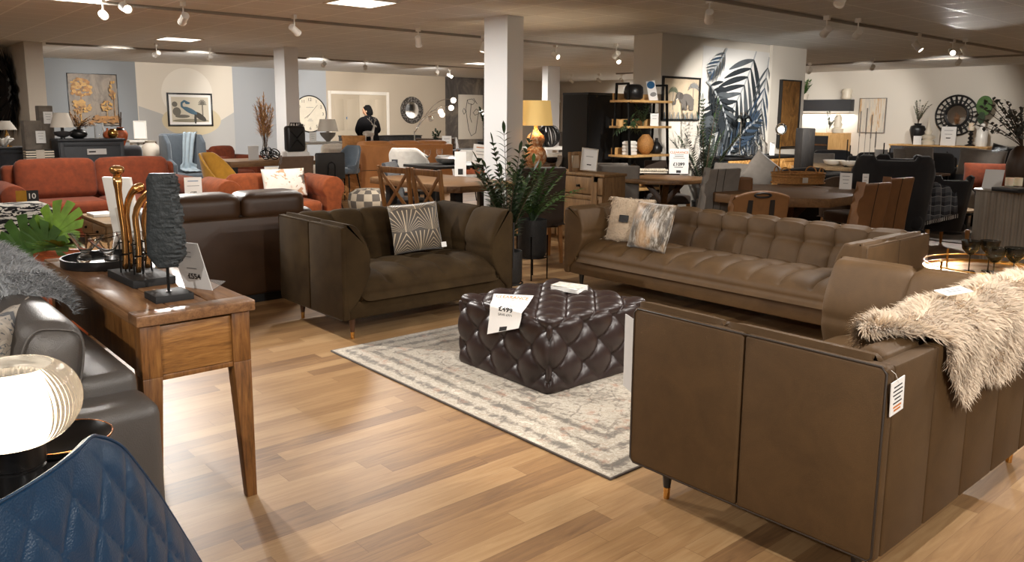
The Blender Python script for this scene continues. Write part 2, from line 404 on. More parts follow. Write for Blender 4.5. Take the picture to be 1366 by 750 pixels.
def pillow(name, w, h, t, mat, parent, mtx, n=18, ears=.04):
    b = B(); b.X = mtx
    def f(sgn):
        def g(u, v):
            x, y = 2*u-1, 2*v-1
            z = (max(0, 1-abs(x)**2.2)**.55)*(max(0, 1-abs(y)**2.2)**.55)
            k = 1-ears*(1-abs(x)**2)*abs(y)**3; k2 = 1-ears*(1-abs(y)**2)*abs(x)**3
            return (x*w/2*k2, sgn*z*t/2, y*h/2*k)
        return g
    b.grid(f(1), n, n); b.grid(f(-1), n, n)
    return b.build(name, mat, parent, weld=True, smooth=120)
def fur(name, mat, parent, samples, length, width=.006, seed=1, lay=.5, down=None):
    """samples: list of (point, normal, flow); every strand is a small tapered bent blade"""
    rnd = random.Random(seed); vs = []; fs = []
    for p, nrm, fl in samples:
        l = length*rnd.uniform(.6, 1.25)
        d = (nrm*(1-lay)+fl*lay+Vector((rnd.gauss(0, .3), rnd.gauss(0, .3), rnd.gauss(0, .3)))).normalized()
        sd = d.cross(nrm); sd = (sd.normalized() if sd.length > 1e-4 else Vector((1, 0, 0)))*width*rnd.uniform(.6, 1.3)
        q1 = p+d*l*.5+nrm*l*.08; q2 = q1+(d*.8+fl*.6+Vector((rnd.gauss(0, .2), rnd.gauss(0, .2), rnd.gauss(0, .2)-.1))).normalized()*l*.5
        k = len(vs); vs += [tuple(p-sd*.5-nrm*.004), tuple(p+sd*.5-nrm*.004), tuple(q1+sd*.5), tuple(q1-sd*.5), tuple(q2)]
        fs += [(k, k+1, k+2, k+3), (k+3, k+2, k+4)]
    me = bpy.data.meshes.new(name); me.from_pydata(vs, [], fs)
    return link_mesh(name, me, mat, parent, 180)
def taper_leg(b, x, y, z0, z1, r0, r1, n=14): b.lathe([(r0, 0), (r1, z1-z0)], (x, y, z0), n)

# ================================================================ SETTING
YB, XR = 20.3, 19.9
def struct(name, b, mat, **k):
    o = b.build(name, mat, **k); o['kind'] = 'structure'; return o
struct('floor', B().box(-5, 20.2, -5, 20.6, -.1, 0), 'floor_boards', smooth=0)
struct('ceiling', B().box(-5, 20.2, -5, 20.6, ZC, ZC+.1), 'ceiling_tiles', smooth=0)
xb = lambda px, Y=YB: atY(px, 150, Y).x
segs = [(-5, xb(184), 'wall_blue'), (xb(184), xb(312), 'wall_cream'), (xb(312), xb(436), 'wall_pale_blue'), (xb(436), xb(594), 'wall_beige'), (xb(594), xb(652), 'grunge_wall'), (xb(652), XR, 'wall_tan')]
mats = [s_[2] for s_ in segs]; b = B()
for k, (a, c, mm) in enumerate(segs): b.m(k).box(a, c, YB, YB+.2, 0, ZC)
wb = struct('wall_back', b, mats, smooth=0)
struct('wall_right', B().box(XR, XR+.2, -5, YB, 0, ZC), 'wall_white', smooth=0)
struct('wall_left', B().box(-5.2, -5, -5, YB, 0, ZC), 'wall_tan', smooth=0)
struct('wall_front', B().box(-5, XR, -5.2, -5, 0, ZC), 'wall_tan', smooth=0)
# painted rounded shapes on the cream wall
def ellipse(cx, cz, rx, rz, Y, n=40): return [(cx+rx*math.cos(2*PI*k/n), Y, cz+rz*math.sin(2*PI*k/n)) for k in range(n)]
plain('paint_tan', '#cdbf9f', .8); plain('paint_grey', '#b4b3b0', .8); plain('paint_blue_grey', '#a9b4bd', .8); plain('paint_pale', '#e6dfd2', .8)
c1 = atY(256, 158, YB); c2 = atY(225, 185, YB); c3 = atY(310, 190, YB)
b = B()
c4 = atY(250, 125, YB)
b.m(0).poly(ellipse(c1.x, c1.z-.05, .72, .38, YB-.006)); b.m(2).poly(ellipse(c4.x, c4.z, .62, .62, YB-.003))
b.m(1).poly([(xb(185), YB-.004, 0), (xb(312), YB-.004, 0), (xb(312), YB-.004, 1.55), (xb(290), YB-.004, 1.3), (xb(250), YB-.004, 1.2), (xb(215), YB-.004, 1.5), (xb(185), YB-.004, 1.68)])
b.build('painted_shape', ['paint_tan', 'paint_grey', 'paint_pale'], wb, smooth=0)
# pillars and partitions
struct('wall_pillar', B().box(2.87, 3.15, 15.95, YB, 0, ZC), 'wall_tan', smooth=0)
struct('wall_column_near', B().box(6.41, 6.67, 7.46, 7.90, 0, ZC), 'column_paint', smooth=0)
struct('wall_column_left', B().box(6.49, 6.75, 13.65, 14.08, 0, ZC), 'column_paint', smooth=0)
struct('wall_column_far', B().box(13.4, 13.8, 14.1, 14.3, 0, ZC), 'column_paint', smooth=0)
PY = 7.43
pt = struct('wall_partition', B().box(9.3, 12.12, PY, 7.95, 0, ZC).box(12.12, 13.2, PY-.06, 7.95, 0, ZC), 'wall_white', smooth=0)
# coving / trims
struct('trim_1', B().box(3.15, XR, YB-.02, YB, 0, .12), 'trim_paint', smooth=0)
struct('trim_2', B().box(XR-.02, XR, -5, YB, 0, .12), 'trim_paint', smooth=0)

# double door in the beige wall
dx0, dx1 = xb(441), xb(515); dz = 2.08
d1 = thing('door_1', 'cream panelled double door in a white frame', 'door', ((dx0+dx1)/2, YB, 0)); d1['kind'] = 'structure'
hw = (dx1-dx0)/2
B().box(-hw-.09, -hw, -.05, 0, 0, dz+.09).box(hw, hw+.09, -.05, 0, 0, dz+.09).box(-hw, hw, -.05, 0, dz, dz+.09).build('door_frame', 'trim_paint', d1, bevel=.008)
for sx in (-1, 1):
    b = B(); b.box(min(0, sx*hw)+.003, max(0, sx*hw)-.003, -.02, 0, .01, dz)
    for q in (.28, .72):
        for z0, z1 in ((.2, .95), (1.08, 1.95)):
            cx = sx*hw*q; w = hw*.17
            b.box(cx-w, cx+w, -.032, -.02, z0, z1, .015, 0)
    b.build('door_leaf', 'door_paint', d1, bevel=.004)
B().lathe([(.05, 0), (.05, .005)], (0, 0, 0)).build('fire_sign', 'blue_ink', d1).matrix_local = T(-hw*.42, -.024, 1.42, 0, PI/2)
# doorway far behind the columns, and its white frame
d2 = thing('door_2', 'pale doorway with white frame in the far wall', 'door', (xb(751), YB, 0)); d2['kind'] = 'structure'
B().box(-.45, .45, -.03, 0, 0, 2.0).build('door_leaf', 'door_paint', d2); B().box(.45, .55, -.05, 0, 0, 2.1).box(-.55, -.45, -.05, 0, 0, 2.1).box(-.55, .55, -.05, 0, 2.0, 2.1).build('door_frame', 'trim_paint', d2)

# ceiling light panels
def lpanel(cx, cy, label, p=95):
    t = thing('ceiling_light_panel', label, 'ceiling light', (cx, cy, ZC), group='square ceiling light panels')
    B().box(-.3, -.275, -.3, .3, -.012, 0).box(.275, .3, -.3, .3, -.012, 0).box(-.275, .275, -.3, -.275, -.012, 0).box(-.275, .275, .275, .3, -.012, 0).build('frame', 'trim_paint', t)
    B().box(-.275, .275, -.275, .275, -.008, -.002).build('diffuser', 'panel_emit', t)
    d = bpy.data.lights.new('panel_glow', 'AREA'); d.energy = p; d.size = .52; d.color = (1, .96, .9)
    o = bpy.data.objects.new('panel_glow', d); COL.objects.link(o); o.parent = t; o.location = (0, 0, -.015)
emit('panel_emit', '#fff6ea', 3.0); emit('lens_emit', '#fff2dd', 14); emit('bulb_emit', '#fff0d8', 7); emit('globe_emit', '#fff0dc', 2.2)
lpanel(4.65, 13.6, 'lit ceiling panel above the far left, before the bird picture')
p = at(482, 3, ZC); lpanel(p.x, p.y, 'nearest lit ceiling panel at the top of the view')
p = at(640, 84.5, ZC); lpanel(p.x, p.y, 'small far lit ceiling panel left of the big column')
p = at(102, -3, ZC); lpanel(p.x, p.y, 'lit ceiling panel cut off by the top left edge')

for x_, y_, lb_ in [(3.4, 1.6, 'added fill light panel over the seating area, above the view'), (-1.5, 4.5, 'added fill light panel left of the viewer'), (.2, 15.0, 'added fill light panel beside the feather mirrors'), (8.2, .4, 'added fill light panel right of the viewer'), (16.0, 3.0, 'added fill light panel over the right aisle')]: lpanel(x_, y_, lb_, 34)  # extra panels out of view, added only as fill light for the room
# lighting tracks
def track(a, c, lab):
    a = Vector(a); c = Vector(c); b = B(); w = .018
    if abs(a.x-c.x) > abs(a.y-c.y): b.box(a.x, c.x, a.y-w, a.y+w, ZC-.035, ZC)
    else: b.box(a.x-w, a.x+w, a.y, c.y, ZC-.035, ZC)
    tag(b.build('light_track', 'track_paint', bevel=.003), lab, 'light track', 'ceiling light tracks')
plain('track_paint', '#8f877d', .5)
TA = at(500, 38, ZC-.03).y; TC = at(500, 84, ZC-.03).y; TD = at(1150, 35, ZC-.03).y; TF = at(1200, 82, ZC-.03).x
track((1.5, TA), (13.5, TA), 'ceiling track running behind the nearest column')
track((3.2, TC), (13.2, TC), 'ceiling track nearest the back wall')
track((4.0, TD), (16.5, TD), 'ceiling track running in front of the mural partition')
track((TF, 3.0), (TF, 15.0), 'ceiling track parallel to the right wall')
# track spotlights
def tspot(px, py, aim, label, on, power=60, z=2.52, angle=60):
    p = at(px, py, z); t = thing('track_spotlight', label, 'spotlight', (p.x, p.y, z), group='ceiling track spotlights')
    B().box(-.02, .02, -.035, .035, ZC-z-.05, ZC-z).tube([(0, 0, 0), (0, 0, ZC-z-.03)], .008, 8).build('mount', 'white_paint', t)
    d = Vector((aim[0]-p.x, aim[1]-p.y, aim[2]-z)).normalized(); rot = d.to_track_quat('-Z', 'Y').to_matrix().to_4x4()
    b = B(); b.X = rot; b.lathe([(.03, .075), (.042, .07), (.042, -.05), (.046, -.055), (.046, -.075), (.038, -.075), (.036, -.062)], n=16); b.build('head', 'white_paint', t)
    b = B(); b.X = rot; b.lathe([(.037, -.064), (.037, -.060)], n=16); b.build('lens', 'lens_emit' if on else 'lens_dim', t)
    if power:
        l = spot((0, 0, 0), (0, 0, -1), power*4.2, angle, .6); l.parent = t; l.matrix_local = Matrix.Translation(d*.09) @ rot
emit('lens_dim', '#fff2dd', 3)
def walls(px): return None
TS = [((138, 20), (1.5, 2.2, .8), 'lit spotlight at the upper left, lower one of the bright pair', 1, 60),
 ((167, 10), (2.6, 2.6, .5), 'lit spotlight at the upper left, upper one of the bright pair', 1, 60),
 ((245, 25), (3.2, 14, 0), 'spotlight hanging alone right of the bright upper-left pair', 0, 0),
 ((209, 72), (3.3, YB, .8), 'small spotlight just under the far left light panel', 0, 120),
 ((280, 77), (6.5, YB, 1.2), 'small spotlight above the bird picture', 0, 130),
 ((393, 40), (8.2, 11, .4), 'spotlight above the left column', 0, 90),
 ((558, 55), (7.5, 10.5, .4), 'spotlight hanging in the open ceiling left of the big column', 0, 90),
 ((645, 63), (7.0, 9.5, .5), 'spotlight beside the top of the big column', 0, 90),
 ((432, 86), (9.6, YB, 1.4), 'small spotlight over the round wall clock', 0, 170),
 ((487, 90), (12, YB, 1.2), 'small spotlight over the double door', 0, 150),
 ((583, 97), (14, YB, 1.3), 'tiny spotlight left of the dark mural wall', 0, 90),
 ((600, 101), (14, 12, 0), 'tiny glaring spotlight at the dark mural wall', 1, 60),
 ((741, 74), (9.5, 5.5, .5), 'glaring spotlight right of the big column', 1, 80),
 ((822, 73), (12, 14, .5), 'unlit-looking spotlight left of the glaring one by the partition', 0, 60),
 ((824, 80), (9.5, 7, .5), 'glaring spotlight left of the partition', 1, 60),
 ((853, 77), (13, 12, .3), 'spotlight touching the partition edge', 0, 40),
 ((762, 108), (XR, 17, 1), 'left of the three tiny far spotlights above the black cabinet', 0, 90),
 ((799, 107), (XR, 15, 1), 'middle of the three tiny far spotlights above the black cabinet', 0, 90),
 ((829, 107), (XR, 16, 1.2), 'right, glaring one of the three tiny far spotlights', 1, 60),
 ((946, 22), (9.0, 6.6, .8), 'lit spotlight hanging from the top over the elephant picture', 1, 70),
 ((1102, 42), (10.9, PY, 1.1), 'left tilted spotlight of the pair right of the mural', 1, 130),
 ((1144, 45), (12.4, PY, 1.2), 'right tilted spotlight of the pair right of the mural', 0, 70),
 ((1224, 62), (12, 3.0, .4), 'lit tilted spotlight between the mural and the glaring one', 1, 90),
 ((1270, 69), (9, 2.5, .8), 'large glaring spotlight at the upper right', 1, 80),
 ((1287, 68), (14.8, 4.2, .6), 'spotlight just right of the large glaring one', 0, 60),
 ((1279, 83), (XR, 8.2, 1.3), 'spotlight below the large glaring one, on the wall track', 0, 75),
 ((1164, 90), (XR, 10, 1.2), 'spotlight on the wall track above the abstract canvas', 0, 75),
 ((1080, 95), (XR, 12.2, 1.2), 'glaring spotlight at the right edge of the partition', 1, 55)]
for (px, py), aim, lab, on, pw in TS: tspot(px, py, aim, lab, on, pw)
# spotlights close overhead and behind the viewer: they throw the readable shadows of the foreground
for loc, tgt, p_, a_, lb_ in [
    ((1.0, -1.2), (2.2, 2.6, 0), 390, 75, 'spotlight behind the viewer aimed at the open floor'), ((-1.6, 1.0), (1.8, 2.9, .3), 240, 80, 'spotlight left of the viewer aimed at the console table'),
    ((1.3, 6.2), (3.4, 2.6, 0), 330, 70, 'spotlight above the dark leather sofa aimed back at the ottoman'), ((4.6, .2), (3.0, 3.2, 0), 190, 80, 'spotlight above the front right loveseat'),
    ((5.2, -1.4), (3.4, .9, .3), 190, 80, 'spotlight behind the front right loveseat'), ((6.6, 3.4), (4.9, 3.6, .2), 120, 80, 'spotlight behind the long brown sofa'),
    ((2.6, 3.1), (3.6, 3.1, .2), 80, 95, 'spotlight straight above the rug'), ((6.2, .6), (5.2, 1.8, 0), 150, 80, 'spotlight above the brass tray table')]:
    d_ = Vector((tgt[0]-loc[0], tgt[1]-loc[1], tgt[2]-2.5)).normalized(); rot = d_.to_track_quat('-Z', 'Y').to_matrix().to_4x4()
    t = thing('track_spotlight', lb_, 'spotlight', (*loc, 2.5), group='ceiling track spotlights')
    B().box(-.02, .02, -.035, .035, ZC-2.55, ZC-2.5).tube([(0, 0, 0), (0, 0, ZC-2.53)], .008, 8).build('mount', 'white_paint', t)
    b = B(); b.X = rot; b.lathe([(.03, .075), (.042, .07), (.042, -.05), (.046, -.055), (.046, -.075), (.038, -.075), (.036, -.062)], n=16); b.build('head', 'white_paint', t)
    l = spot((0, 0, 0), (0, 0, -1), p_, a_, .35); l.parent = t; l.matrix_local = Matrix.Translation(d_*.09) @ rot

# ================================================================ FOREGROUND
# ---- tufted sofa family (faces local -Y, origin at floor centre)
def tufted_sofa(label, cat, W, D, mat, loc, rz, nb, ns, H=.78, side_seams=1, back_seams=4, tips='brass', legm='black_satin', group=None, piping='dark_piping'):
    t = thing('tufted_sofa' if W > 2 else 'tufted_loveseat', label, cat, loc, rz, group)
    hx, hy = W/2, D/2; z0 = .155; g = .004; th = .055
    for sx in (-1, 1):                                   # outer arm panels, in seamed sections
        n = side_seams+1; b = B()
        for k in range(n):
            y0 = -hy+D*k/n+(.0 if k == 0 else g/2); y1 = -hy+D*(k+1)/n-(.0 if k == n-1 else g/2)
            b.box(min(sx*hx, sx*(hx-th)), max(sx*hx, sx*(hx-th)), y0, y1, z0, H)
        b.build('arm_panel', mat, t, bevel=.014, seg=3)
    b = B(); n = back_seams+1
    for k in range(n):
        x0 = -hx+th+(W-2*th)*k/n+g/2; x1 = -hx+th+(W-2*th)*(k+1)/n-g/2
        b.box(x0, x1, hy-th, hy, z0, H-.004)
    b.build('back_panel', mat, t, bevel=.009, seg=2)
    B().box(-hx+th, hx-th, -hy+.012, hy-th, z0, z0+.12).build('base_rail', mat, t, bevel=.015)
    # piping round each arm panel
    for sx in (-1, 1):
        x = sx*(hx-.002); r = .02; b = B()
        pts = [(x, -hy+r, z0+.004), (x, hy-r, z0+.004), (x, hy-.004, z0+r), (x, hy-.004, H-r), (x, hy-r, H-.002), (x, -hy+r, H-.002), (x, -hy+.004, H-r), (x, -hy+.004, z0+r)]
        b.tube(pts, .0036, 6, closed=True)
        b.build('piping', piping, t, smooth=180)
    # tufted back
    ax = hx-th+.0
    seatz = .43
    prof = [(hy-th-.005, .3), (hy-.30, .30), (hy-.285, .45), (hy-.24, .60), (hy-.19, .72), (hy-.155, H-.005), (hy-.11, H+.02), (hy-.07, H+.005), (hy-th-.002, H-.05)]
    L = 2*ax-.1
    cre = [L*(k+1)/(nb+1) for k in range(nb)]
    pad('back_pad', prof, L, mat, t, T(-L/2, 0, 0), creases=cre, cross=[.57], buttons=[(c, .57) for c in cre], s_rng=(.12, .95), amp=.026, wid=.024, endr=.04, bamp=.042)
    # tufted arms
    for sx in (-1, 1):
        prof = [(th-.03, .24), (th+.03, .235), (th+.10, .33), (th+.165, .47), (th+.155, .60), (th+.10, .72), (th+.055, H+.0), (th+.0, H+.015), (th-.03, H-.03)]
        La = D-th-.005
        # local: x along depth, y = distance from outer side
        if sx > 0: mt = Matrix(((0, -1, 0, hx), (1, 0, 0, -hy-.002), (0, 0, 1, 0), (0, 0, 0, 1)))
        else: mt = Matrix(((0, 1, 0, -hx), (1, 0, 0, -hy-.002), (0, 0, 1, 0), (0, 0, 0, 1)))
        ca = [La*.42] if D < 1.2 else [La*.33, La*.66]
        pad('arm_pad', prof, La, mat, t, mt, creases=ca, cross=[.42], buttons=[(c, .42) for c in ca], s_rng=(.1, .85), amp=.022, wid=.022, endr=.018, bamp=.035)
    # seat
    sw = 2*(hx-th)-.16
    prof = [(-hy+.03, .262), (hy-.2, .262), (hy-.2, .41), (hy-.32, .435), (-.05, .455), (-hy+.2, .45), (-hy+.08, .42), (-hy+.01, .36), (-hy+.005, .31)]
    cre = [sw*(k+1)/(ns+1) for k in range(ns)]
    per = (hy-.2)-(-hy+.03)
    s1 = per+.14+.38; 
    pad('seat_cushion', prof, sw, mat, t, T(-sw/2, 0, 0), creases=cre, cross=[], buttons=[(c, s1) for c in cre], s_rng=(per+.1, per+.01+2*hy), amp=.022, wid=.024, endr=.06, bamp=.04)
    for sx in (-1, 1):
        for sy in (-1, 1):
            b = B(); x, y = sx*(hx-.12), sy*(hy-.1); b.lathe([(.014, .045), (.026, z0+.005)], (x, y, 0), 14); l = b.build('leg', legm, t)
            B().lathe([(.0125, 0), (.0145, .048)], (x, y, 0), 14).build('brass_tip', tips, l)
    return t
plain('dark_piping', '#2c2117', .5); plain('dark_leg', '#4b2f1c', .45)
SB = tufted_sofa('long brown leather sofa with buttoned back behind the ottoman', 'sofa', 2.66, .93, 'brown_leather', (5.34, 3.56, 0), -PI/2, 9, 9, H=.72, piping='brown_leather', back_seams=5)
LA = tufted_sofa('brown leather loveseat seen from behind at the front right, sheepskin over its back', 'armchair', 1.68, .97, 'brown_leather', (3.155, 1.455, 0), PI, 4, 4)
LC = tufted_sofa('dark olive brown velvet loveseat with a fan-patterned cushion', 'armchair', 1.47, .93, 'velvet', (3.255, 5.03, 0), 0, 4, 4, legm='dark_leg', piping='velvet')

# ---- ottoman, diamond buttoned
def ottoman():
    t = thing('ottoman', 'dark plum brown buttoned leather ottoman on the rug', 'ottoman', (3.285, 3.385, .012))
    X, Y, Z = .84, .82, .41; n = 84; vs = []; idx = {}; fs = []
    hx, hy = X/2, Y/2; rr = .045
    sx = X/7; sy = Y/7; sz = sy
    def puff(a, b_):
        p = a+b_; q = a-b_
        u = abs(math.sin(PI*p/1)) ; v = abs(math.sin(PI*q/1))
        k = (u*v)**.42
        db = min(math.hypot((a-i*.5), (b_-j*.5)) for i in [round(a*2)+e for e in (-1, 0, 1)] for j in [round(b_*2)+e for e in (-1, 0, 1)] if (i+j) % 2 == 0)
        return k, math.exp(-(db/.1))
    def vid(i, j, k, N3):
        key = (i, j, k)
        if key in idx: return idx[key]
        w = [(2*i/N3[0]-1)*hx, (2*j/N3[1]-1)*hy, k/N3[2]*Z]
        inn = [max(-(hx-rr), min(hx-rr, w[0])), max(-(hy-rr), min(hy-rr, w[1])), max(.02, min(Z-rr, w[2]))]
        d = Vector([w[q]-inn[q] for q in range(3)])
        nr = d.normalized() if d.length > 1e-9 else Vector((0, 0, 1))
        pos = Vector(inn)+nr*min(rr, max(.0, d.length)) if d.length > 1e-9 else Vector(w)
        e = [abs(w[0])/hx, abs(w[1])/hy, w[2]/Z]
        top = 1-w[2]/Z < 1e-6
        # lattice coordinates
        if k == N3[2]: a, b_ = w[0]/(2*sx)+.5, w[1]/(2*sy)+.0
        elif j in (0, N3[1]): a = w[0]/(2*sx)+.5; b_ = ((-hy if j == 0 else hy)/(2*sy))+(-1 if j == 0 else 1)*(Z-w[2])/(2*sz)
        else: b_ = w[1]/(2*sy); a = ((-hx if i == 0 else hx)/(2*sx))+.5+(-1 if i == 0 else 1)*(Z-w[2])/(2*sx)
        u, bt = puff(a, b_)
        fade = min(1, w[2]/.05)
        dep = -.03*(u-.55)*fade+.026*bt*fade
        pos = pos-nr*dep; idx[key] = len(vs); vs.append(tuple(pos)); return idx[key]
    N3 = (n, n, n//2)
    for a in range(n):
        for c in range(n): fs.append((vid(a, c, N3[2], N3), vid(a+1, c, N3[2], N3), vid(a+1, c+1, N3[2], N3), vid(a, c+1, N3[2], N3)))
        for c in range(N3[2]):
            for s_ in (0, n):
                fs.append((vid(a, s_, c, N3), vid(a+1, s_, c, N3), vid(a+1, s_, c+1, N3), vid(a, s_, c+1, N3)))
                fs.append((vid(s_, a, c, N3), vid(s_, a+1, c, N3), vid(s_, a+1, c+1, N3), vid(s_, a, c+1, N3)))
    b = B(); b.add(vs, fs); b.build('upholstery', 'ottoman_leather', t, smooth=180)
    B().box(-hx+.03, hx-.03, -hy+.03, hy-.03, 0, .03).build('base', 'black_matt', t)
    # buttons
    b = B()
    for i in range(-4, 6):
        for j in range(-4, 5):
            if (i+j) % 2: continue
            x, y = (i-1)*sx, j*sy
            if abs(x) < hx-.03 and abs(y) < hy-.03: b.ball((x, y, Z-.022), .011, 10, 5, .5)
    b.build('button', 'ottoman_leather', t, smooth=180)['kind'] = 'stuff'
    return t
OT = ottoman()

# ---- rug
t = NT('rug_pile'); t.set(rough=.95, sheen=.2)
g = t.n('TexCoord'); sp = t.n('SeparateXYZ'); t.l(g.outputs['Object'], sp.inputs[0])
ex = mth(t, 'SUBTRACT', .85, mth(t, 'ABSOLUTE', sp.outputs[0])); ey = mth(t, 'SUBTRACT', 1.2, mth(t, 'ABSOLUTE', sp.outputs[1])); ed = mth(t, 'MINIMUM', ex, ey)
v = t.n('TexVoronoi', feature='DISTANCE_TO_EDGE'); v.inputs['Scale'].default_value = 9; t.l(t.co(), v.inputs['Vector'])
n1 = t.noise(t.co(), 26, 6, .75, .4); n2 = t.noise(t.co(), 4, 5, .7, .5); n3 = t.noise(t.co((14, 160, 1)), 1, 3, .7)
wv = mth(t, 'MULTIPLY', mth(t, 'SINE', mth(t, 'MULTIPLY', ed, 55)), mth(t, 'LESS_THAN', ed, .36))
s1 = mth(t, 'ADD', mth(t, 'MULTIPLY', n1, .5), mth(t, 'MULTIPLY', n2, .35)); s2 = mth(t, 'ADD', s1, mth(t, 'MULTIPLY', wv, .085)); s3 = mth(t, 'ADD', s2, mth(t, 'MULTIPLY', mth(t, 'LESS_THAN', v.outputs['Distance'], .045), -.05)); s4 = mth(t, 'ADD', s3, mth(t, 'MULTIPLY', n3, .12))
base = t.ramp(s4, [(.36, '#6b645b'), (.44, '#978c7d'), (.5, '#beb5a5'), (.55, '#9f9281'), (.62, '#cbc2b2')])
mx = t.n('Mix', data_type='RGBA'); t.l(t.ramp(t.noise(t.co(), 9, 5, .7), [(.56, (0, 0, 0, 1)), (.68, (.6, .6, .6, 1))]), mx.inputs[0]); t.l(base, mx.inputs[6]); mx.inputs[7].default_value = lin('#a06f54')
edg = t.n('Mix', data_type='RGBA'); t.l(mth(t, 'LESS_THAN', ed, .008), edg.inputs[0]); t.l(mx.outputs[2], edg.inputs[6]); edg.inputs[7].default_value = lin('#4a4038')
t.l(edg.outputs[2], t.b.inputs['Base Color']); t.bump(n1, .5, .004); M['rug_pile'] = t.m
rg = B().box(-.85, .85, -1.2, 1.2, 0, .01).build('rug', 'rug_pile', None, bevel=.003)
rg.location = (3.225, 3.285, 0.001); tag(rg, 'faded cream and grey patterned rug under the ottoman', 'rug')

# ---- console table
ct = thing('console_table', 'rustic wooden console table holding the gold sculpture', 'console table', (1.005, 3.62, 0))
hx, hy = .215, .73
b = B(); n = 3
for k in range(n): b.box(-hx+.003+.43*k/n, -hx-.003+.43*(k+1)/n, -hy+.1, hy-.1, .762, .80)
b.box(-hx, hx, -hy, -hy+.1, .76, .80).box(-hx, hx, hy-.1, hy, .76, .80).box(-hx, hx, -hy+.09, hy-.09, .757, .79)
b.build('table_top', 'console_top_wood', ct, bevel=.004)
for sx in (-1, 1):
    for sy in (-1, 1):
        b = B(); x, y = sx*(hx-.05), sy*(hy-.06)
        # inner sides taper below the apron
        ix, iy = x-sx*.035, y-sy*.035; ox, oy = x+sx*.035, y+sy*.035
        X0, X1 = min(ix, ox), max(ix, ox); Y0, Y1 = min(iy, oy), max(iy, oy)
        b.box(X0, X1, Y0, Y1, .56, .757)
        lx, ly = (ox-sx*.04, oy-sy*.04)
        fx0, fx1 = min(lx, ox), max(lx, ox); fy0, fy1 = min(ly, oy), max(ly, oy)
        b.add([(fx0, fy0, 0), (fx1, fy0, 0), (fx1, fy1, 0), (fx0, fy1, 0), (X0, Y0, .56), (X1, Y0, .56), (X1, Y1, .56), (X0, Y1, .56)],
              [(0, 3, 2, 1), (4, 5, 6, 7), (0, 1, 5, 4), (1, 2, 6, 5), (2, 3, 7, 6), (3, 0, 4, 7)])
        b.build('leg', 'console_wood', ct, bevel=.003)
for sy in (-1, 1): B().box(-hx+.085, hx-.085, min(sy*(hy-.035), sy*(hy-.06)), max(sy*(hy-.035), sy*(hy-.06)), .565, .745).build('end_panel', 'burr_wood', ct, bevel=.003)
b = B()
for sy in (-1, 1): b.box(-hx+.085, hx-.085, min(sy*(hy-.03), sy*(hy-.062)), max(sy*(hy-.03), sy*(hy-.062)), .545, .564)
for sx in (-1, 1): b.box(min(sx*(hx-.03), sx*(hx-.055)), max(sx*(hx-.03), sx*(hx-.055)), -hy+.09, hy-.09, .56, .757)
b.build('apron', 'console_wood', ct, bevel=.002)
ZT = .8
# black round tray with glasses
P0 = at(160, 349, ZT)
tr = thing('tray', 'round black tray holding glasses on the console table', 'tray', (.985, 4.02, ZT))
B().lathe([(.0, 0), (.185, 0), (.19, .006), (.19, .042), (.182, .042), (.180, .010), (0, .008)], n=48).build('tray_body', 'black_satin', tr, smooth=50)
def martini(x, y, lab, tilt, rz):
    t = thing('cocktail_glass', lab, 'glass', (x, y, ZT+.009), rz, 'stemless cocktail glasses on the black tray')
    b = B(); q = []
    for k in range(9): q.append((.014+.062*k/8, .045+.09*k/8))
    inner = [(r-.002, z+.003) for r, z in q[::-1]]
    b.X = Matrix.Rotation(tilt, 4, 'Y')
    b.lathe(q+inner[:-1]+[(0, .052)], n=32); b.build('bowl', 'clear_glass', t, smooth=60)
    b = B(); b.ball((0, 0, .024), .032, 20, 10, .75); b.build('foot', 'clear_glass', t, smooth=180)
    return t
martini(.90, 4.05, 'left cocktail glass on the black tray', .12, .3); martini(.99, 3.94, 'second cocktail glass, overlapping the left one on the black tray', .15, 2.8); martini(1.10, 4.0, 'cocktail glass behind the gold rods on the black tray', .1, 1)
# gold rods sculpture
gs = thing('gold_sculpture', 'sculpture of curved gold rods held on a black block', 'sculpture', (1.0, 3.545, ZT), R(2))
B().box(-.085, .085, -.165, .165, 0, .032).build('base', 'black_matt', gs, bevel=.002)
rods = [((-.045, .055), .27+.17, 'a'), ((-.02, .075), .395, 'b'), ((-.02, -.035), .40, 'c'), ((.035, .02), .33, 'd')]
for (x, y), h, kd in rods:
    b = B(); path = []; rad = []
    lean = {'a': (-.0, 0), 'b': (.055, -.045), 'c': (.095, -.075), 'd': (.03, -.03)}[kd]
    zb = .045 if kd in 'ad' else .04; N = 14
    for k in range(N+1):
        f = k/N; bend = max(0, f-.62)/.38
        s_ = .006*math.sin(f*5)
        z = zb+(h-zb)*(f if bend <= 0 or kd == 'a' else .62+.38*math.sin(bend*1.45)/1.0)
        px_ = x+s_+lean[0]*bend**1.6; py_ = y+lean[1]*bend**1.6
        path.append((px_, py_, z)); rad.append(.0105+.004*f+(.004 if f > .9 else 0))
    b.tube(path, rad, 14)
    if kd == 'a': b.lathe([(0, -.02), (.014, -.018), (.016, -.005), (.024, .0), (.03, .012), (.026, .024), (.012, .03), (0, .031)], (path[-1][0], path[-1][1], path[-1][2]+.015), 16)
    else: b.ball(path[-1], .018, 14, 9)
    b.build('gold_rod', 'gold', gs, smooth=180)
    b = B(); hh = .17
    for a in (0, 1):
        b.tube([(x+(.017 if a else -.017), y, .03), (x+(.017 if a else -.017), y, hh)], .0035, 8)
    b.tube([(x-.022, y, .08), (x+.022, y, .08)], .003, 6).tube([(x-.024, y, hh-.01), (x+.024, y, hh-.01)], .003, 6)
    b.tube([(x+.017*math.cos(a*PI/6), y+.017*math.sin(a*PI/6), .11) for a in range(12)], .0028, 6, closed=True)
    b.build('rod_holder', 'black_metal', gs)
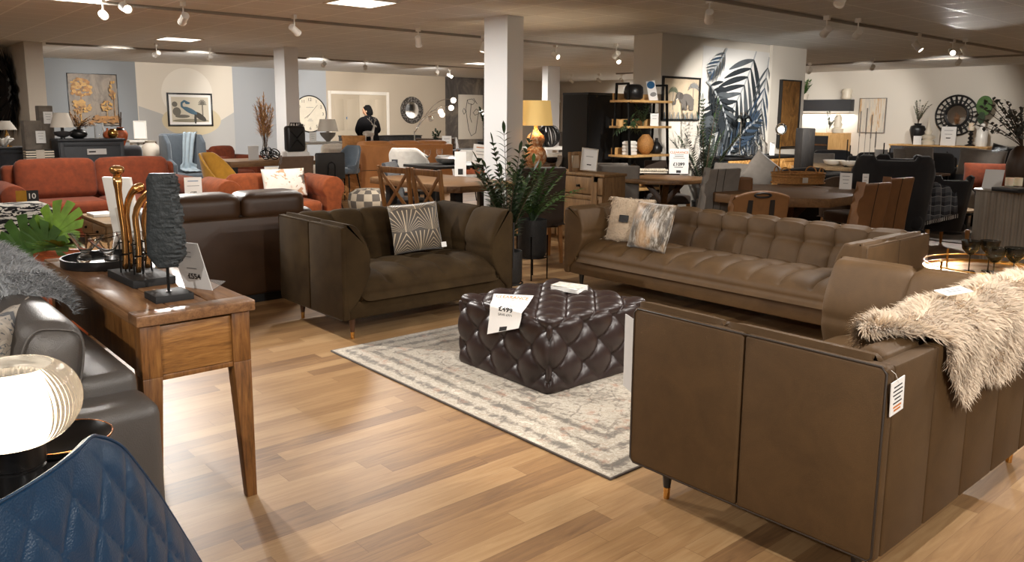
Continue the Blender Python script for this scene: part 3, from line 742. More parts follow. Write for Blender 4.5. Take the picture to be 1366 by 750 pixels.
# black stone slab on a stand
ss = thing('stone_sculpture', 'rough black stone slab raised on a rod and black block', 'sculpture', (.975, 3.115, ZT))
B().box(-.07, .07, -.07, .07, 0, .026).build('base', 'black_matt', ss, bevel=.002)
B().tube([(0, 0, .02), (0, 0, .2)], .0055, 10).tube([(0, 0, .026), (0, 0, .03)], .01, 10).build('rod', 'black_metal', ss)
from mathutils import noise as mnoise
def slab(u, v):
    a = 2*PI*u; z = .125+.355*v
    w = .064*(.55+.45*min(1, v/.12))*(1 if v < .93 else 1-.25*(v-.93)/.07)*(1+.10*math.sin(v*5+.5)); dp = .022
    ca, sa = math.cos(a), math.sin(a)
    x = w*abs(ca)**.5*(1 if ca > 0 else -1); y = dp*abs(sa)**.55*(1 if sa > 0 else -1)
    if ca > .2:
        q_ = mnoise.noise(Vector((v*13, ca*2, sa*2)))+.6*mnoise.noise(Vector((v*37, ca*4, sa*4)))
        x += .012*q_; y += .006*mnoise.noise(Vector((v*40, 3, ca*5)))
    return (x, y, z)
b = B(); b.xf((0, 0, 0), (0, 0, R(-40))); b.grid(slab, 28, 90, closeu=True)
b.add([slab(i/28, 0) for i in range(28)], [tuple(range(28))]); b.add([slab(i/28, 1) for i in range(28)], [tuple(range(28))])
b.build('stone', 'stone', ss, smooth=30, weld=True)
# acrylic price holder, £554
def sign(name, label, loc, rz, w, h, lean=0, lines=(), mat='paper', back='clear_acrylic', group=None, foot=True, frame=None):
    """leaning sheet in a holder; lines: (text or None, height fraction from top, size, material, bold)"""
    t = thing(name, label, 'sign', loc, rz, group)
    mt = Matrix.Rotation(-lean, 4, 'X')
    b = B(); b.X = mt; b.box(-w/2, w/2, -.0015, .0015, 0, h); b.build('sheet', mat, t)
    if frame:
        b = B(); b.X = mt; f = .012
        b.box(-w/2-f, -w/2, -.006, .006, -f, h+f).box(w/2, w/2+f, -.006, .006, -f, h+f).box(-w/2, w/2, -.006, .006, h, h+f).box(-w/2, w/2, -.006, .006, -f, 0); b.build('sign_frame', frame, t, bevel=.002)
    if foot:
        b = B(); b.box(-w/2, w/2, 0, .05+h*.12, 0, .002); b.build('holder_foot', back, t)
    bb = {}
    for (tx, fr, sz, mm, bo) in lines:
        if tx is None:
            q = bb.setdefault(fr, (mm, B()))[1]; q.X = mt; q.box(-w*bo/2, w*bo/2, -.0024, -.0016, h*(1-fr)-sz/2, h*(1-fr)+sz/2)
        else: text_mesh('lettering', tx, sz, mm, t, mt @ T(0, -.0026, h*(1-fr)-sz*.35, 0, PI/2), bold=bo)
    for mm, q in bb.values(): q.build('print_line', mm, t, smooth=0)
    return t
t = NT('clear_acrylic'); t.set(col=lin('#ffffff'), rough=.05, trans=.9, ior=1.3); M['clear_acrylic'] = t.m
sg = sign('price_holder', 'leaning clear price holder at the front edge of the console table', (1.125, 3.22, ZT), R(-62), .15, .21, R(0), lines=[('£554', .72, .034, 'ink', .0006), (None, .2, .004, 'faint_ink', .3), (None, .3, .004, 'faint_ink', .22), (None, .55, .005, 'faint_ink', .35)], mat='paper_grey')
sg.rotation_euler = (R(18), 0, R(-66))

# ---- ottoman: draped clearance sheet and brochures
def draped_sheet():
    t = thing('clearance_sign', 'white clearance sheet priced £499 hanging over the ottoman corner', 'sign', (0, 0, 0))
    TL, TR = Vector((3.0, 3.60, .447)), Vector((3.15, 3.41, .447))
    EL, ER = atX(655, 413, 2.845), atX(697, 414, 2.845); EL.z = ER.z = .43
    BL, BR = atX(650, 446, 2.825), atX(692, 438, 2.825)
    def f(u, v, off=0):                                  # u across, v down 0..1
        def side(T_, E_, B_):
            # quadratic through a soft bend
            if v < .42: p = T_.lerp(E_, v/.42)
            else: p = E_.lerp(B_, (v-.42)/.58)
            k = max(0, 1-abs(v-.42)/.3); return p+Vector((-.006, 0, .008))*k*k
        return side(TL, EL, BL).lerp(side(TR, ER, BR), u)+Vector((-.7, -.2, .7))*off
    B().grid(lambda u, v: tuple(f(u, v)), 10, 24).build('sheet', 'paper', t, solid=.0012, smooth=80)
    def flow(body, size, v0, mat, bold=0, u0=.5):
        me = text_mesh('lettering', body, size, mat, t, Matrix.Identity(4), bold=bold)
        for vv in me.data.vertices: x, y, z = vv.co; vv.co = f(u0+x/.21, v0-y/.29, .0022+z)
    flow('CLEARANCE', .032, .12, 'orange_ink', .0004); flow('£499', .046, .50, 'ink', .001); flow('SAVE £771', .021, .60, 'ink')
    for v0, hw in ((.155, .36), (.31, .28), (.345, .18)):
        b = B(); b.add([tuple(f(.5+a*hw, v0+c, .0018)) for a, c in ((-1, -.006), (1, -.006), (1, .006), (-1, .006))], [(0, 1, 2, 3)])
        b.build('print_line', 'faint_ink', t, smooth=0)
    b = B(); b.grid(lambda u, v: tuple(f(.38+.24*u, .88+.115*v, .0018)), 3, 4); b.build('printed_badge', 'ink', t)
draped_sheet()
for k in range(6):
    o = B().box(-.062, .062, -.10, .10, 0, .0055).build('brochure', 'paper' if k < 5 else 'brochure_cover', None, bevel=.001)
    o.location = (3.50, 3.46, .424+k*.0057); o.rotation_euler = (0, 0, R(14+[0, 6, -4, 3, -7, 4][k]))
    tag(o, ['lowest white brochure of the stack on the ottoman', 'second lowest brochure of the stack on the ottoman', 'third brochure from the bottom of the ottoman stack', 'third brochure from the top of the ottoman stack', 'brochure just under the top one on the ottoman', 'top brochure of the stack on the ottoman, printed cover'][k], 'brochure', 'brochures on the ottoman')
    if k == 0: plain('brochure_cover', '#d8d2c8', .4, var=.3, scale=30)

# ---- cushion with fan pattern on the velvet loveseat
t = NT('fan_fabric'); t.set(rough=.5, sheen=.3)
g = t.n('TexCoord'); sp = t.n('SeparateXYZ'); t.l(g.outputs['Object'], sp.inputs[0])
X_ = mth(t, 'DIVIDE', sp.outputs[0], .23); Z_ = mth(t, 'DIVIDE', mth(t, 'ADD', sp.outputs[2], .2), .17)
rw = mth(t, 'FLOOR', Z_); xs = mth(t, 'ADD', X_, mth(t, 'MULTIPLY', mth(t, 'MODULO', mth(t, 'ADD', rw, 10), 2), .5))
lx = mth(t, 'SUBTRACT', mth(t, 'FRACT', mth(t, 'ADD', xs, 10.5)), .5); lz = mth(t, 'ADD', mth(t, 'FRACT', Z_), .06)
an = mth(t, 'ARCTAN2', lx, lz)
ln = mth(t, 'GREATER_THAN', mth(t, 'COSINE', mth(t, 'MULTIPLY', an, 40)), .78)
c0 = mth(t, 'LESS_THAN', mth(t, 'ABSOLUTE', lx), .02)
mk = mth(t, 'MAXIMUM', mth(t, 'MULTIPLY', ln, mth(t, 'LESS_THAN', mth(t, 'ABSOLUTE', an), 1.15)), c0)
mx = t.n('Mix', data_type='RGBA'); t.l(mk, mx.inputs[0]); mx.inputs[6].default_value = lin('#463d33'); mx.inputs[7].default_value = lin('#b9a68a')
t.l(mx.outputs[2], t.b.inputs['Base Color']); M['fan_fabric'] = t.m
cu = thing('scatter_cushion', 'bronze cushion with gold fan pattern on the velvet loveseat', 'cushion', (3.46, 5.10, .645), 0)
cu.rotation_euler = (R(-14), R(-2), R(-6))
pillow('cushion_cover', .43, .38, .13, 'fan_fabric', cu, T())
B().box(-.025, .02, -.001, .001, -.03, .01).build('white_label', 'paper', cu).location = (.20, -.045, -.15)
# ---- cushions on the long sofa
fc = thing('scatter_cushion', 'fluffy cream sheepskin cushion on the long brown sofa', 'cushion', (5.22, 4.45, .625), 0)
fc.rotation_euler = (0, R(16), R(8))
o = pillow('cushion_cover', .13, .40, .13, 'fur_cream', fc, T())
bpy.data.objects.remove(o)
o = pillow('cushion_cover', .42, .40, .15, 'fur_cream', fc, T(0, 0, 0, -PI/2))
def mesh_samples(o, n, seed=1, flow=Vector((0, 0, -1)), cond=None):
    rnd = random.Random(seed); me = o.data; me.calc_loop_triangles(); tr = me.loop_triangles; ar = [t_.area for t_ in tr]; tot = sum(ar); cum = []; a_ = 0
    for x in ar: a_ += x; cum.append(a_/tot)
    import bisect; out = []
    while len(out) < n:
        t_ = tr[min(len(tr)-1, bisect.bisect(cum, rnd.random()))]; p = [me.vertices[i].co for i in t_.vertices]
        u, v = rnd.random(), rnd.random()
        if u+v > 1: u, v = 1-u, 1-v
        q = p[0]+(p[1]-p[0])*u+(p[2]-p[0])*v; nr = t_.normal.copy()
        if cond and not cond(q, nr): continue
        fl = flow-nr*flow.dot(nr); out.append((q, nr, fl.normalized() if fl.length > 1e-3 else Vector((1, 0, 0))))
    return out
fur('fleece', 'fur_cream', fc, mesh_samples(o, 12000, 2), .06, .005, 3, .35)['kind'] = 'stuff'
B().box(-.102, -.098, -.045, .045, -.03, .03).build('dark_label', 'ink', fc)
t = NT('crushed_print'); t.set(rough=.4, sheen=.3)
n1 = t.noise(t.co((40, 40, 9)), 1, 6, .75, .5); n2 = t.noise(t.co((6, 6, 3)), 1, 3, .6)
s1 = mth(t, 'ADD', mth(t, 'MULTIPLY', n1, .7), mth(t, 'MULTIPLY', n2, .3))
bs = t.ramp(s1, [(.36, '#17130f'), (.46, '#5b4e3e'), (.54, '#a29c92'), (.66, '#d5d0c6')])
g = t.n('TexCoord'); sp = t.n('SeparateXYZ'); t.l(g.outputs['Object'], sp.inputs[0])
gl = mth(t, 'MULTIPLY', t.ramp(t.noise(t.co((7, 7, 4)), 1, 2), [(.45, (0, 0, 0, 1)), (.62, (1, 1, 1, 1))]), .6)
mx = t.n('Mix', data_type='RGBA'); t.l(gl, mx.inputs[0]); t.l(bs, mx.inputs[6]); mx.inputs[7].default_value = lin('#b07f3e'); t.l(mx.outputs[2], t.b.inputs['Base Color']); M['crushed_print'] = t.m
pc = thing('scatter_cushion', 'dark mottled metallic print cushion leaning before the fluffy one', 'cushion', (5.08, 4.10, .625), 0)
pc.rotation_euler = (0, R(18), R(-6))
pillow('cushion_cover', .44, .40, .15, 'crushed_print', pc, T(0, 0, 0, -PI/2))

# ---- sheepskin over the back of the front loveseat
def skin():
    t = thing('sheepskin_throw', 'cream sheepskin draped over the back of the front right loveseat', 'throw', (0, 0, 0))
    # cross path: inside down (y+) -> over top -> outside down (y-)
    path = [(1.30, .62), (1.285, .70), (1.25, .775), (1.18, .825), (1.08, .83), (1.0, .812), (.955, .775), (.945, .70), (.94, .62), (.935, .54)]
    P = resample([Vector((0, a, c)) for a, c in path], .02, closed=False); s = [0]
    for i in range(1, len(P)): s.append(s[-1]+(P[i]-P[i-1]).length)
    Lt = s[-1]; rnd = random.Random(5)
    x0, x1 = 2.56, 4.04
    import bisect
    def f(u, v):
        x = x0+(x1-x0)*u
        lo = .02+.10*abs(math.sin(u*9))*.5+max(0, .16-u)*1.6       # inner end
        hi = Lt-.02-.07*(1-abs(math.sin(u*PI*3.3)))**1.0-max(0, .18-u)*1.9
        sv = lo+(hi-lo)*v; i = min(len(P)-2, max(0, bisect.bisect(s, sv)-1)); k = (sv-s[i])/(s[i+1]-s[i])
        p = P[i].lerp(P[i+1], min(1, k)); xx = x
        if u < .1: xx += .05*math.sin(v*8)
        return (xx, p.y-.004*math.sin(u*40)*(v > .6), p.z+.012*math.sin(u*17+v*6))
    b = B(); b.grid(f, 60, 40); o = b.build('hide', 'fur_cream', t, smooth=180)
    c = Vector((0, 1.12, .5)); rnd = random.Random(8); sm = []
    for _ in range(42000):
        u, v = rnd.random(), rnd.random(); p = Vector(f(u, v)); q = Vector(f(min(1, u+.01), v)); r_ = Vector(f(u, min(1, v+.01)))
        if v > .99: r_ = p+(p-Vector(f(u, v-.01)))
        nr = (q-p).cross(r_-p); 
        if nr.length < 1e-9: continue
        nr.normalize()
        if nr.dot(p-Vector((p.x, 1.12, .55))) < 0: nr = -nr
        dn = (r_-p).normalized()*(1 if v > .42 else -1)
        edge = Vector((0, 0, 0))
        if u < .04: edge = Vector((-1, 0, 0))
        fl = (dn+edge+Vector((math.sin(v*14+u*30)*.5, 0, 0))).normalized(); sm.append((p, nr, fl))
    fur('fleece', 'fur_cream', t, sm, .042, .0036, 9, .82)['kind'] = 'stuff'
skin()
lb = sign('product_card', 'small white card lying on the sheepskin', (3.17, 1.09, .862), R(-30), .16, .055, 0, lines=[(None, .35, .006, 'faint_ink', .7), (None, .6, .006, 'faint_ink', .6)], foot=False)
lb.rotation_euler = (R(-80), 0, R(-12))
tg = sign('swing_tag', 'white swing tag hanging at the corner of the front loveseat', (2.365, .958, .635), 0, .075, .11, 0, lines=[(None, .18, .004, 'ink', .6), (None, .3, .004, 'ink', .7), (None, .42, .004, 'ink', .7), (None, .54, .004, 'ink', .45), (None, .66, .004, 'ink', .65), (None, .78, .006, 'orange_ink', .6), (None, .88, .006, 'orange_ink', .5)], foot=False)
tg.rotation_euler = (R(3), R(-9), R(-4))
B().tube([(0, -.003, .10), (-.02, -.002, .135), (-.035, .004, .15)], .0008, 5).build('string', 'paper', tg)
so = sign('price_holder', 'price sheet clipped to the front edge of the front loveseat, seen edge on', (2.37, 1.995, .42), R(60), .13, .30, 0, foot=False, mat='paper_grey'); so.rotation_euler = (0, 0, R(62))
so = sign('price_holder', 'dark backed price sheet hanging on the right arm of the velvet loveseat', (4.03, 4.70, .35), R(90), .2, .32, 0, foot=False, mat='paper_grey')
B().box(-.11, .11, .002, .012, -.02, .34).build('backing_board', 'black_matt', so)

# ---- grey leather sofa at the left edge
gsf = thing('leather_sofa', 'grey leather sofa at the left edge, its back to the console table', 'sofa', (.28, 3.45, 0), PI/2)
# local: x -> world +y, y -> world -x ; front faces local +y... world -x
rbox('arm', -.93, -.72, -.47, .42, .1, .61, 'grey_leather', gsf, r=.045, seg=4)
rbox('arm', .72, .93, -.47, .42, .1, .61, 'grey_leather', gsf, r=.045, seg=4)
rbox('back', -.715, .715, -.465, -.28, .1, .66, 'grey_leather', gsf, r=.04, seg=4)
rbox('base', -.72, .72, -.3, .40, .1, .30, 'grey_leather', gsf, r=.03)
for k in (-1, 1):
    rbox('seat_cushion', min(0, k*.715), max(0, k*.715), -.2, .43, .28, .46, 'grey_leather', gsf, r=.06, puff=.03)
for k in (-1, 1):
    o = rbox('back_cushion', min(0, k*.715)+.005, max(0, k*.715)-.005, -.10, .10, -.22, .22, 'grey_leather', gsf, r=.085, puff=.06)
    o.location = (0, -.2, .635); o.rotation_euler = (R(12), 0, 0)
    b = B(); x = k*.715*.98
    pts = [(k*.70, .085*math.cos(a)*(1.0), .22*math.sin(a)) for a in [2*PI*i/24 for i in range(24)]]
    pi_ = b.tube([(px_, .09*(1 if c > 0 else -1)*abs(c)**.5, .2*(1 if s_ > 0 else -1)*abs(s_)**.5) for px_, c, s_ in [(k*.69, math.cos(2*PI*i/32), math.sin(2*PI*i/32)) for i in range(32)]], .004, 6, closed=True)
    q = b.build('piping', 'grey_leather', o, smooth=180)
for sx in (-1, 1):
    for sy in (-1, 1): B().cyl((sx*.8, sy*.36-.02, 0), .02, .1).build('leg', 'black_metal', gsf)
b = B()
for sx in (-1, 1):
    pass
# grey sheepskin over its back
def grey_skin():
    t = thing('sheepskin_throw', 'grey sheepskin over the back cushions of the grey leather sofa', 'throw', (0, 0, 0))
    path = [(.30, .70), (.36, .80), (.42, .875), (.52, .90), (.60, .885), (.66, .84), (.69, .79)]
    P = resample([Vector((a, 0, c)) for a, c in path], .02, closed=False)
    def f(u, v):
        k = v*(len(P)-1); i = min(len(P)-2, int(k)); p = P[i].lerp(P[i+1], k-i); y = 3.28+1.0*u+.05*math.sin(v*7)*(1 if u < .2 else 0)
        return (p.x, y, p.z+.012*math.sin(u*15)-max(0, .1-u)*.5)
    B().grid(f, 40, 24).build('hide', 'fur_grey', t, smooth=180)
    rnd = random.Random(3); sm = []
    for _ in range(26000):
        u, v = rnd.random(), rnd.random(); p = Vector(f(u, v)); nr = (p-Vector((.5, p.y, .6))).normalized()
        fl = Vector((0, -.5 if u < .15 else .2*math.sin(u*20), 0))+(Vector((.6, 0, -.5)) if v > .5 else Vector((-.6, 0, -.5))); sm.append((p, nr, fl.normalized()))
    fur('fleece', 'fur_grey', t, sm, .045, .0035, 4, .6)['kind'] = 'stuff'
grey_skin()
t = NT('ink_floral'); t.set(rough=.8)
n1 = t.noise(t.co((7, 7, 7)), 1, 3, .5, 1.5)
t.l(t.ramp(n1, [(.0, '#3a3c40'), (.43, '#4a4b4d'), (.44, '#8e857a'), (.5, '#a1978a'), (.6, '#a59b8e'), (.61, '#55585c'), (.63, '#a1978a')], 'CONSTANT'), t.b.inputs['Base Color']); M['ink_floral'] = t.m
fp = thing('scatter_cushion', 'taupe cushion with dark inky floral print on the grey sofa', 'cushion', (.36, 3.0, .66), 0); fp.rotation_euler = (0, R(22), R(-22))
pillow('cushion_cover', .48, .44, .16, 'ink_floral', fp, T(0, 0, 0, PI/2))

# ---- side table, glass lamp, bowl, glint cup
plain('table_stone', '#3a3734', .3)
st = thing('side_table', 'round black side table under the ribbed glass lamp', 'side table', (.33, 2.2, 0))
B().lathe([(0, 0), (.2, 0), (.2, .012), (.02, .02), (.018, .575), (0, .575)], n=32).build('pedestal', 'black_metal', st, smooth=50)
B().lathe([(0, .575), (.215, .575), (.22, .58), (.22, .596), (0, .596)], n=48).build('table_top', 'table_stone', st, smooth=50)
lp = thing('table_lamp', 'ribbed smoked glass globe lamp on a black metal base', 'lamp', (.30, 2.17, .597))
b = B(); b.lathe([(0, 0), (.062, 0), (.062, .05), (.058, .053), (.058, .056), (.064, .06), (.064, .115), (.05, .12), (0, .12)], n=40); b.build('lamp_base', 'lamp_black', lp, smooth=40)
def globe(ro, rib):
    N = 144; vs = []; fs = []; L = 26; H0 = .112; HH = .205; R0 = .152
    prof = []
    for i in range(L+1):
        a = -PI/2+.33+(PI-.33-.62)*i/L; prof.append((R0*abs(math.cos(a))**.85, HH/2*math.sin(a)*1.08))
    b = B()
    def f(u, v):
        i = v*L; k = min(L-1, int(i)); r_, z = [prof[k][q]+(prof[k+1][q]-prof[k][q])*(i-k) for q in (0, 1)]
        a = 2*PI*u; r2 = (r_-ro)+rib*math.cos(a*72)*min(1, (1-v)*5+.15)
        return (r2*math.cos(a), r2*math.sin(a), H0+HH/2+z)
    return f
b = B(); b.grid(globe(0, .0013), 288, 27, closeu=True); b.grid(globe(.0045, 0), 96, 27, closeu=True, flip=True)
t = NT('ribbed_glass'); t.set(col=lin('#efe9e0'), rough=.04, trans=.92, ior=1.35); M['ribbed_glass'] = t.m
b.build('glass_globe', 'ribbed_glass', lp, smooth=180)
b = B(); b.lathe([(.012, .12), (.012, .15)], n=12); b.build('bulb_socket', 'lamp_black', lp)
b = B(); b.ball((0, 0, .205), .052, 20, 12); b.build('bulb', 'bulb_emit', lp, smooth=180)
l = bpy.data.lights.new('lamp_glow', 'POINT'); l.energy = 3.5; l.color = (1, .9, .75); l.shadow_soft_size = .06; o = bpy.data.objects.new('lamp_glow', l); COL.objects.link(o); o.parent = lp; o.location = (0, 0, .36)
bw = thing('bowl', 'black round dish with copper rim on the side table', 'bowl', (.43, 2.33, .597))
B().lathe([(0, 0), (.06, 0), (.115, .03), (.125, .04), (.119, .043), (.11, .035), (.06, .008), (0, .006)], n=48).build('dish', 'lamp_black', bw, smooth=60)
b = B(); b.tube([(.122*math.cos(2*PI*k/48), .122*math.sin(2*PI*k/48), .042) for k in range(48)], .0028, 8, closed=True); b.build('copper_rim', 'copper', bw, smooth=180) if False else None
plain('copper', '#b87a4c', .25, 1); b.build('copper_rim', 'copper', bw, smooth=180)

# ---- navy quilted chair, from behind
def navy_chair():
    t = thing('dining_chair', 'navy quilted leather chair seen from behind at the bottom left', 'chair', (.135, 1.465, 0), R(44))
    # local: -y is the outward (viewer) side, chair faces +y
    W0, W1 = .44, .44
    def sh(off):
        def f(u, v):
            z = .44+.49*v; hw = (W0/2+.27*(1-v)**.85)*(1-max(0, (v-.86)/.14)**2.2*.13); hw *= (1-max(0, .12-v)*1.2)
            a = 2*u-1; x = hw*a; y = -.13-.075*(1-v)**1.2+.05*a*a*(1-.35*v)+off*(1-.65*v)
            q = 0
            if off == 0:
                px_, pz = x/.052, z/.08
                d1 = abs(math.sin(PI*(px_+pz)/1.0*.5)); d2 = abs(math.sin(PI*(px_-pz)*.5))
                q = .011*(min(d1, d2))**.45
                e = min(1-abs(a), 1-v)*6; q *= min(1, e)
            return (x, y-q, z-.24*max(0, abs(a)-.75)**2*max(0, (v-.6)/.4))
        return f
    b = B(); b.grid(sh(0), 120, 90); b.grid(sh(.045), 40, 30, flip=True)
    # close the rim
    F0, F1 = sh(0), sh(.045); rim = [(k/60, 0) for k in range(60)]+[(1, k/60) for k in range(60)]+[(1-k/60, 1) for k in range(60)]+[(0, 1-k/60) for k in range(60)]
    vs = []; 
    for k, (u, v) in enumerate(rim):
        p, q = Vector(F0(u, v)), Vector(F1(u, v)); n_ = Vector((2*u-1, 0, 2*v-1)).normalized()*.006
        vs += [tuple(p), tuple(p.lerp(q, .5)+n_), tuple(q)]
    L = len(rim); b.add(vs, [(3*k+j, 3*((k+1) % L)+j, 3*((k+1) % L)+j+1, 3*k+j+1) for k in range(L) for j in (0, 1)])
    b.build('backrest', 'navy_leather', t, smooth=180)
    b = B(); b.tube([Vector(F0(u, v))+Vector((0, .004, 0))+Vector((2*u-1, 0, 2*v-1)).normalized()*.005 for u, v in rim], .003, 6, closed=True); b.build('piping', 'navy_leather', t, smooth=180)
    rbox('seat', -.27, .27, 0, .48, .40, .50, 'navy_leather', t, r=.05, puff=.02)
    for sx in (-1, 1):
        for sy in (.05, .42): B().bar((sx*.2, sy, .41), (sx*.25, sy+(.04 if sy > .1 else -.04), 0), .026, w2=.018).build('leg', 'black_metal', t)
navy_chair()

# ================================================================ FURNITURE KINDS
def gsofa(label, W, D, H, mat, loc, rz, nseat=2, aw=.18, ah=.62, roll=0, cat='sofa', name='sofa', seatz=.44, legm='dark_wood', backh=None, legz=.1, group=None, bt=.2):
    """faces local -y"""
    t = thing(name, label, cat, loc, rz, group); hx, hy = W/2, D/2; backh = backh or H
    for sx in (-1, 1):
        x0, x1 = min(sx*hx, sx*(hx-aw)), max(sx*hx, sx*(hx-aw))
        if roll:
            b = B(); r = aw*.62; cx = (x0+x1)/2+sx*.02; poly = []
            zc = ah-r
            for k in range(15): a = -PI*.25+PI*1.5*k/14; poly.append((cx+r*math.cos(a)*1, zc+r*math.sin(a)))
            poly = poly+[(cx-aw*.36, legz), (cx+aw*.36, legz)]
            n = len(poly); vs = [(x, -hy, z) for x, z in poly]+[(x, hy-.05, z) for x, z in poly]
            b.add(vs, [tuple(range(n)), tuple(range(2*n-1, n-1, -1))]+[(k, n+k, n+(k+1) % n, (k+1) % n) for k in range(n)]); b.build('arm', mat, t, bevel=.012, smooth=50)
        else: rbox('arm', x0, x1, -hy, hy-.02, legz, ah, mat, t, r=.06, seg=4)
    rbox('back', -hx+aw*.5, hx-aw*.5, hy-bt, hy, legz, H-.04, mat, t, r=.05, seg=4)
    rbox('base', -hx+aw*.7, hx-aw*.7, -hy+.03, hy-.1, legz, seatz-.14, mat, t, r=.03)
    iw = W-2*aw; w = iw/nseat
    for k in range(nseat):
        x0 = -iw/2+w*k
        rbox('seat_cushion', x0+.004, x0+w-.004, -hy-.0, hy-bt-.02, seatz-.16, seatz, mat, t, r=.06, puff=.06)
        o = rbox('back_cushion', x0+.004, x0+w-.004, -.09, .09, -(H-seatz)/2-.02, (H-seatz)/2+.02, mat, t, r=.08, puff=.12); o.location = (0, hy-bt-.06, (H+seatz)/2+.01); o.rotation_euler = (R(-10), 0, 0)
    for sx in (-1, 1):
        for sy in (-1, 1): B().lathe([(.016, 0), (.024, legz+.01)], (sx*(hx-.08), sy*(hy-.08), 0), 12).build('leg', legm, t)
    return t
def parsons(label, mat, loc, rz, H=.98, legm='leg_wood', W=.46, name='dining_chair', seam=0, hump=0, group=None, cat='chair'):
    t = thing(name, label, cat, loc, rz, group); h = W/2
    # back: slightly reclined curved slab; faces local -y (front), back at +y
    def f(off):
        def g(u, v):
            z = .40+(H-.40)*v; x = (2*u-1)*h*(1-.0*v); y = .17+.10*v**1.3+off*(1-.45*v)
            z += -hump*(2*u-1)**2*v
            return (x, y, z)
        return g
    b = B(); N = 14
    b.grid(f(0), N, N); b.grid(f(.085), N, N, flip=True)
    for uu in (0, 1): b.add([f(0)(uu, k/13) for k in range(14)]+[f(.085)(uu, k/13) for k in range(14)], [(k, k+1, 15+k, 14+k) for k in range(13)])
    for vv in (0, 1): b.add([f(0)(k/13, vv) for k in range(14)]+[f(.085)(k/13, vv) for k in range(14)], [(k, k+1, 15+k, 14+k) for k in range(13)])
    bk = b.build('backrest', mat, t, bevel=.018, seg=3, smooth=60, weld=True)
    if seam:
        q = B()
        for s_ in seam: q.tube([Vector(f(.085)(s_, k/10))+Vector((0, .002, 0)) for k in range(11)], .003, 5)
        q.build('seam', 'dark_piping', bk)
    rbox('seat', -h, h, -.25, .2, .36, .48, mat, t, r=.03, puff=.03)
    for sx in (-1, 1):
        B().bar((sx*(h-.03), -.21, .37), (sx*(h-.03), -.21, 0), .042, w2=.03).build('leg', legm, t); B().bar((sx*(h-.03), .2, .40), (sx*(h-.03), .27, 0), .042, w2=.03).build('leg', legm, t)
    return t
def tub_chair(label, mat, loc, rz, H=.82, legm='black_metal', seat=.46, legs='splay', W=.52, arm=.62, name='dining_chair', quilt=0, legh=None, cat='chair', group=None, pipe=None):
    t = thing(name, label, cat, loc, rz, group)
    # wrapping shell, open to -y
    def f(off):
        def g(u, v):
            a = (-1+2*u)*PI*.80+PI/2       # centre at back (+y)
            c = abs(2*u-1); top = H-(H-arm)*min(1, max(0, (c-.25)/.5))**1.3; z = seat-.1+(top-seat+.1)*v
            r = (W/2-off)*(.78+.22*v**.6); x = r*math.cos(a)*1.0; y = r*math.sin(a)*.92+.02+.05*v*(1-c)
            q = .005*abs(math.sin(u*30))*abs(math.sin(v*9)) if quilt and off == 0 else 0
            return (x*(1-q*3), y-q, z)
        return g
    b = B(); nu, nv = 46, 14; b.grid(f(0), nu, nv); b.grid(f(.035), nu, nv, flip=True)
    top = [(f(0)(k/(nu-1), 1), f(.035)(k/(nu-1), 1)) for k in range(nu)]; vs = []
    for p, q in top: m_ = (Vector(p)+Vector(q))/2+Vector((0, 0, .012)); vs += [p, tuple(m_), q]
    b.add(vs, [(3*k+j, 3*k+3+j, 3*k+4+j, 3*k+1+j) for k in range(nu-1) for j in (0, 1)])
    for uu in (0, 1):
        b.add([f(0)(uu, k/13) for k in range(14)]+[f(.035)(uu, k/13) for k in range(14)], [(k, k+1, 15+k, 14+k) for k in range(13)])
    b.build('shell', mat, t, smooth=70, weld=True)
    if pipe: B().tube([Vector(p).lerp(Vector(q), .5)+Vector((0, 0, .014)) for p, q in top], .006, 6).build('piping', pipe, t, smooth=180)
    rbox('seat', -W/2+.05, W/2-.05, -W/2-.02, W/2-.06, seat-.1, seat, mat, t, r=.04, puff=.05)
    for sx in (-1, 1):
        for sy in (-1, 1): B().tube([(sx*W*.28, sy*W*.25, seat-.08), (sx*W*.42, sy*W*.42, 0)], [.014, .008], 8).build('leg', legm, t)
    return t
def rect_table(label, x0, x1, y0, y1, H, mat, legm='black_metal', th=.05, legs='post', name='dining_table', cut=0, cat='table', lw=.08, inset=.1):
    cx, cy = (x0+x1)/2, (y0+y1)/2; t = thing(name, label, cat, (cx, cy, 0)); hx, hy = (x1-x0)/2, (y1-y0)/2
    if cut:
        c = cut; pl = [(-hx+c, -hy), (hx-c, -hy), (hx, -hy+c), (hx, hy-c), (hx-c, hy), (-hx+c, hy), (-hx, hy-c), (-hx, -hy+c)]
        B().prism(pl, H-th, H).build('table_top', mat, t, bevel=.006)
    else: B().box(-hx, hx, -hy, hy, H-th, H).build('table_top', mat, t, bevel=.006)
    if legs == 'post':
        for sx in (-1, 1):
            for sy in (-1, 1): B().box(sx*(hx-inset)-lw/2, sx*(hx-inset)+lw/2, sy*(hy-inset)-lw/2, sy*(hy-inset)+lw/2, 0, H-th).build('leg', legm, t, bevel=.004)
    elif legs == 'ped':
        b = B()
        for a in (PI/4, 3*PI/4): 
            c, s_ = math.cos(a)*.42, math.sin(a)*.42
            b.bar((-c, -s_, .04), (c, s_, .04), .08); b.bar((-c*.8, -s_*.8, .06), (c*.55, s_*.55, H-th), .07); b.bar((c*.8, s_*.8, .06), (-c*.55, -s_*.55, H-th), .07)
        b.build('pedestal', legm, t, bevel=.004)
    elif legs == 'round':
        B().lathe([(.28, 0), (.28, .02), (.05, .05), (.04, .1), (.04, H-th), (0, H-th)], n=24).build('pedestal', legm, t)
    return t
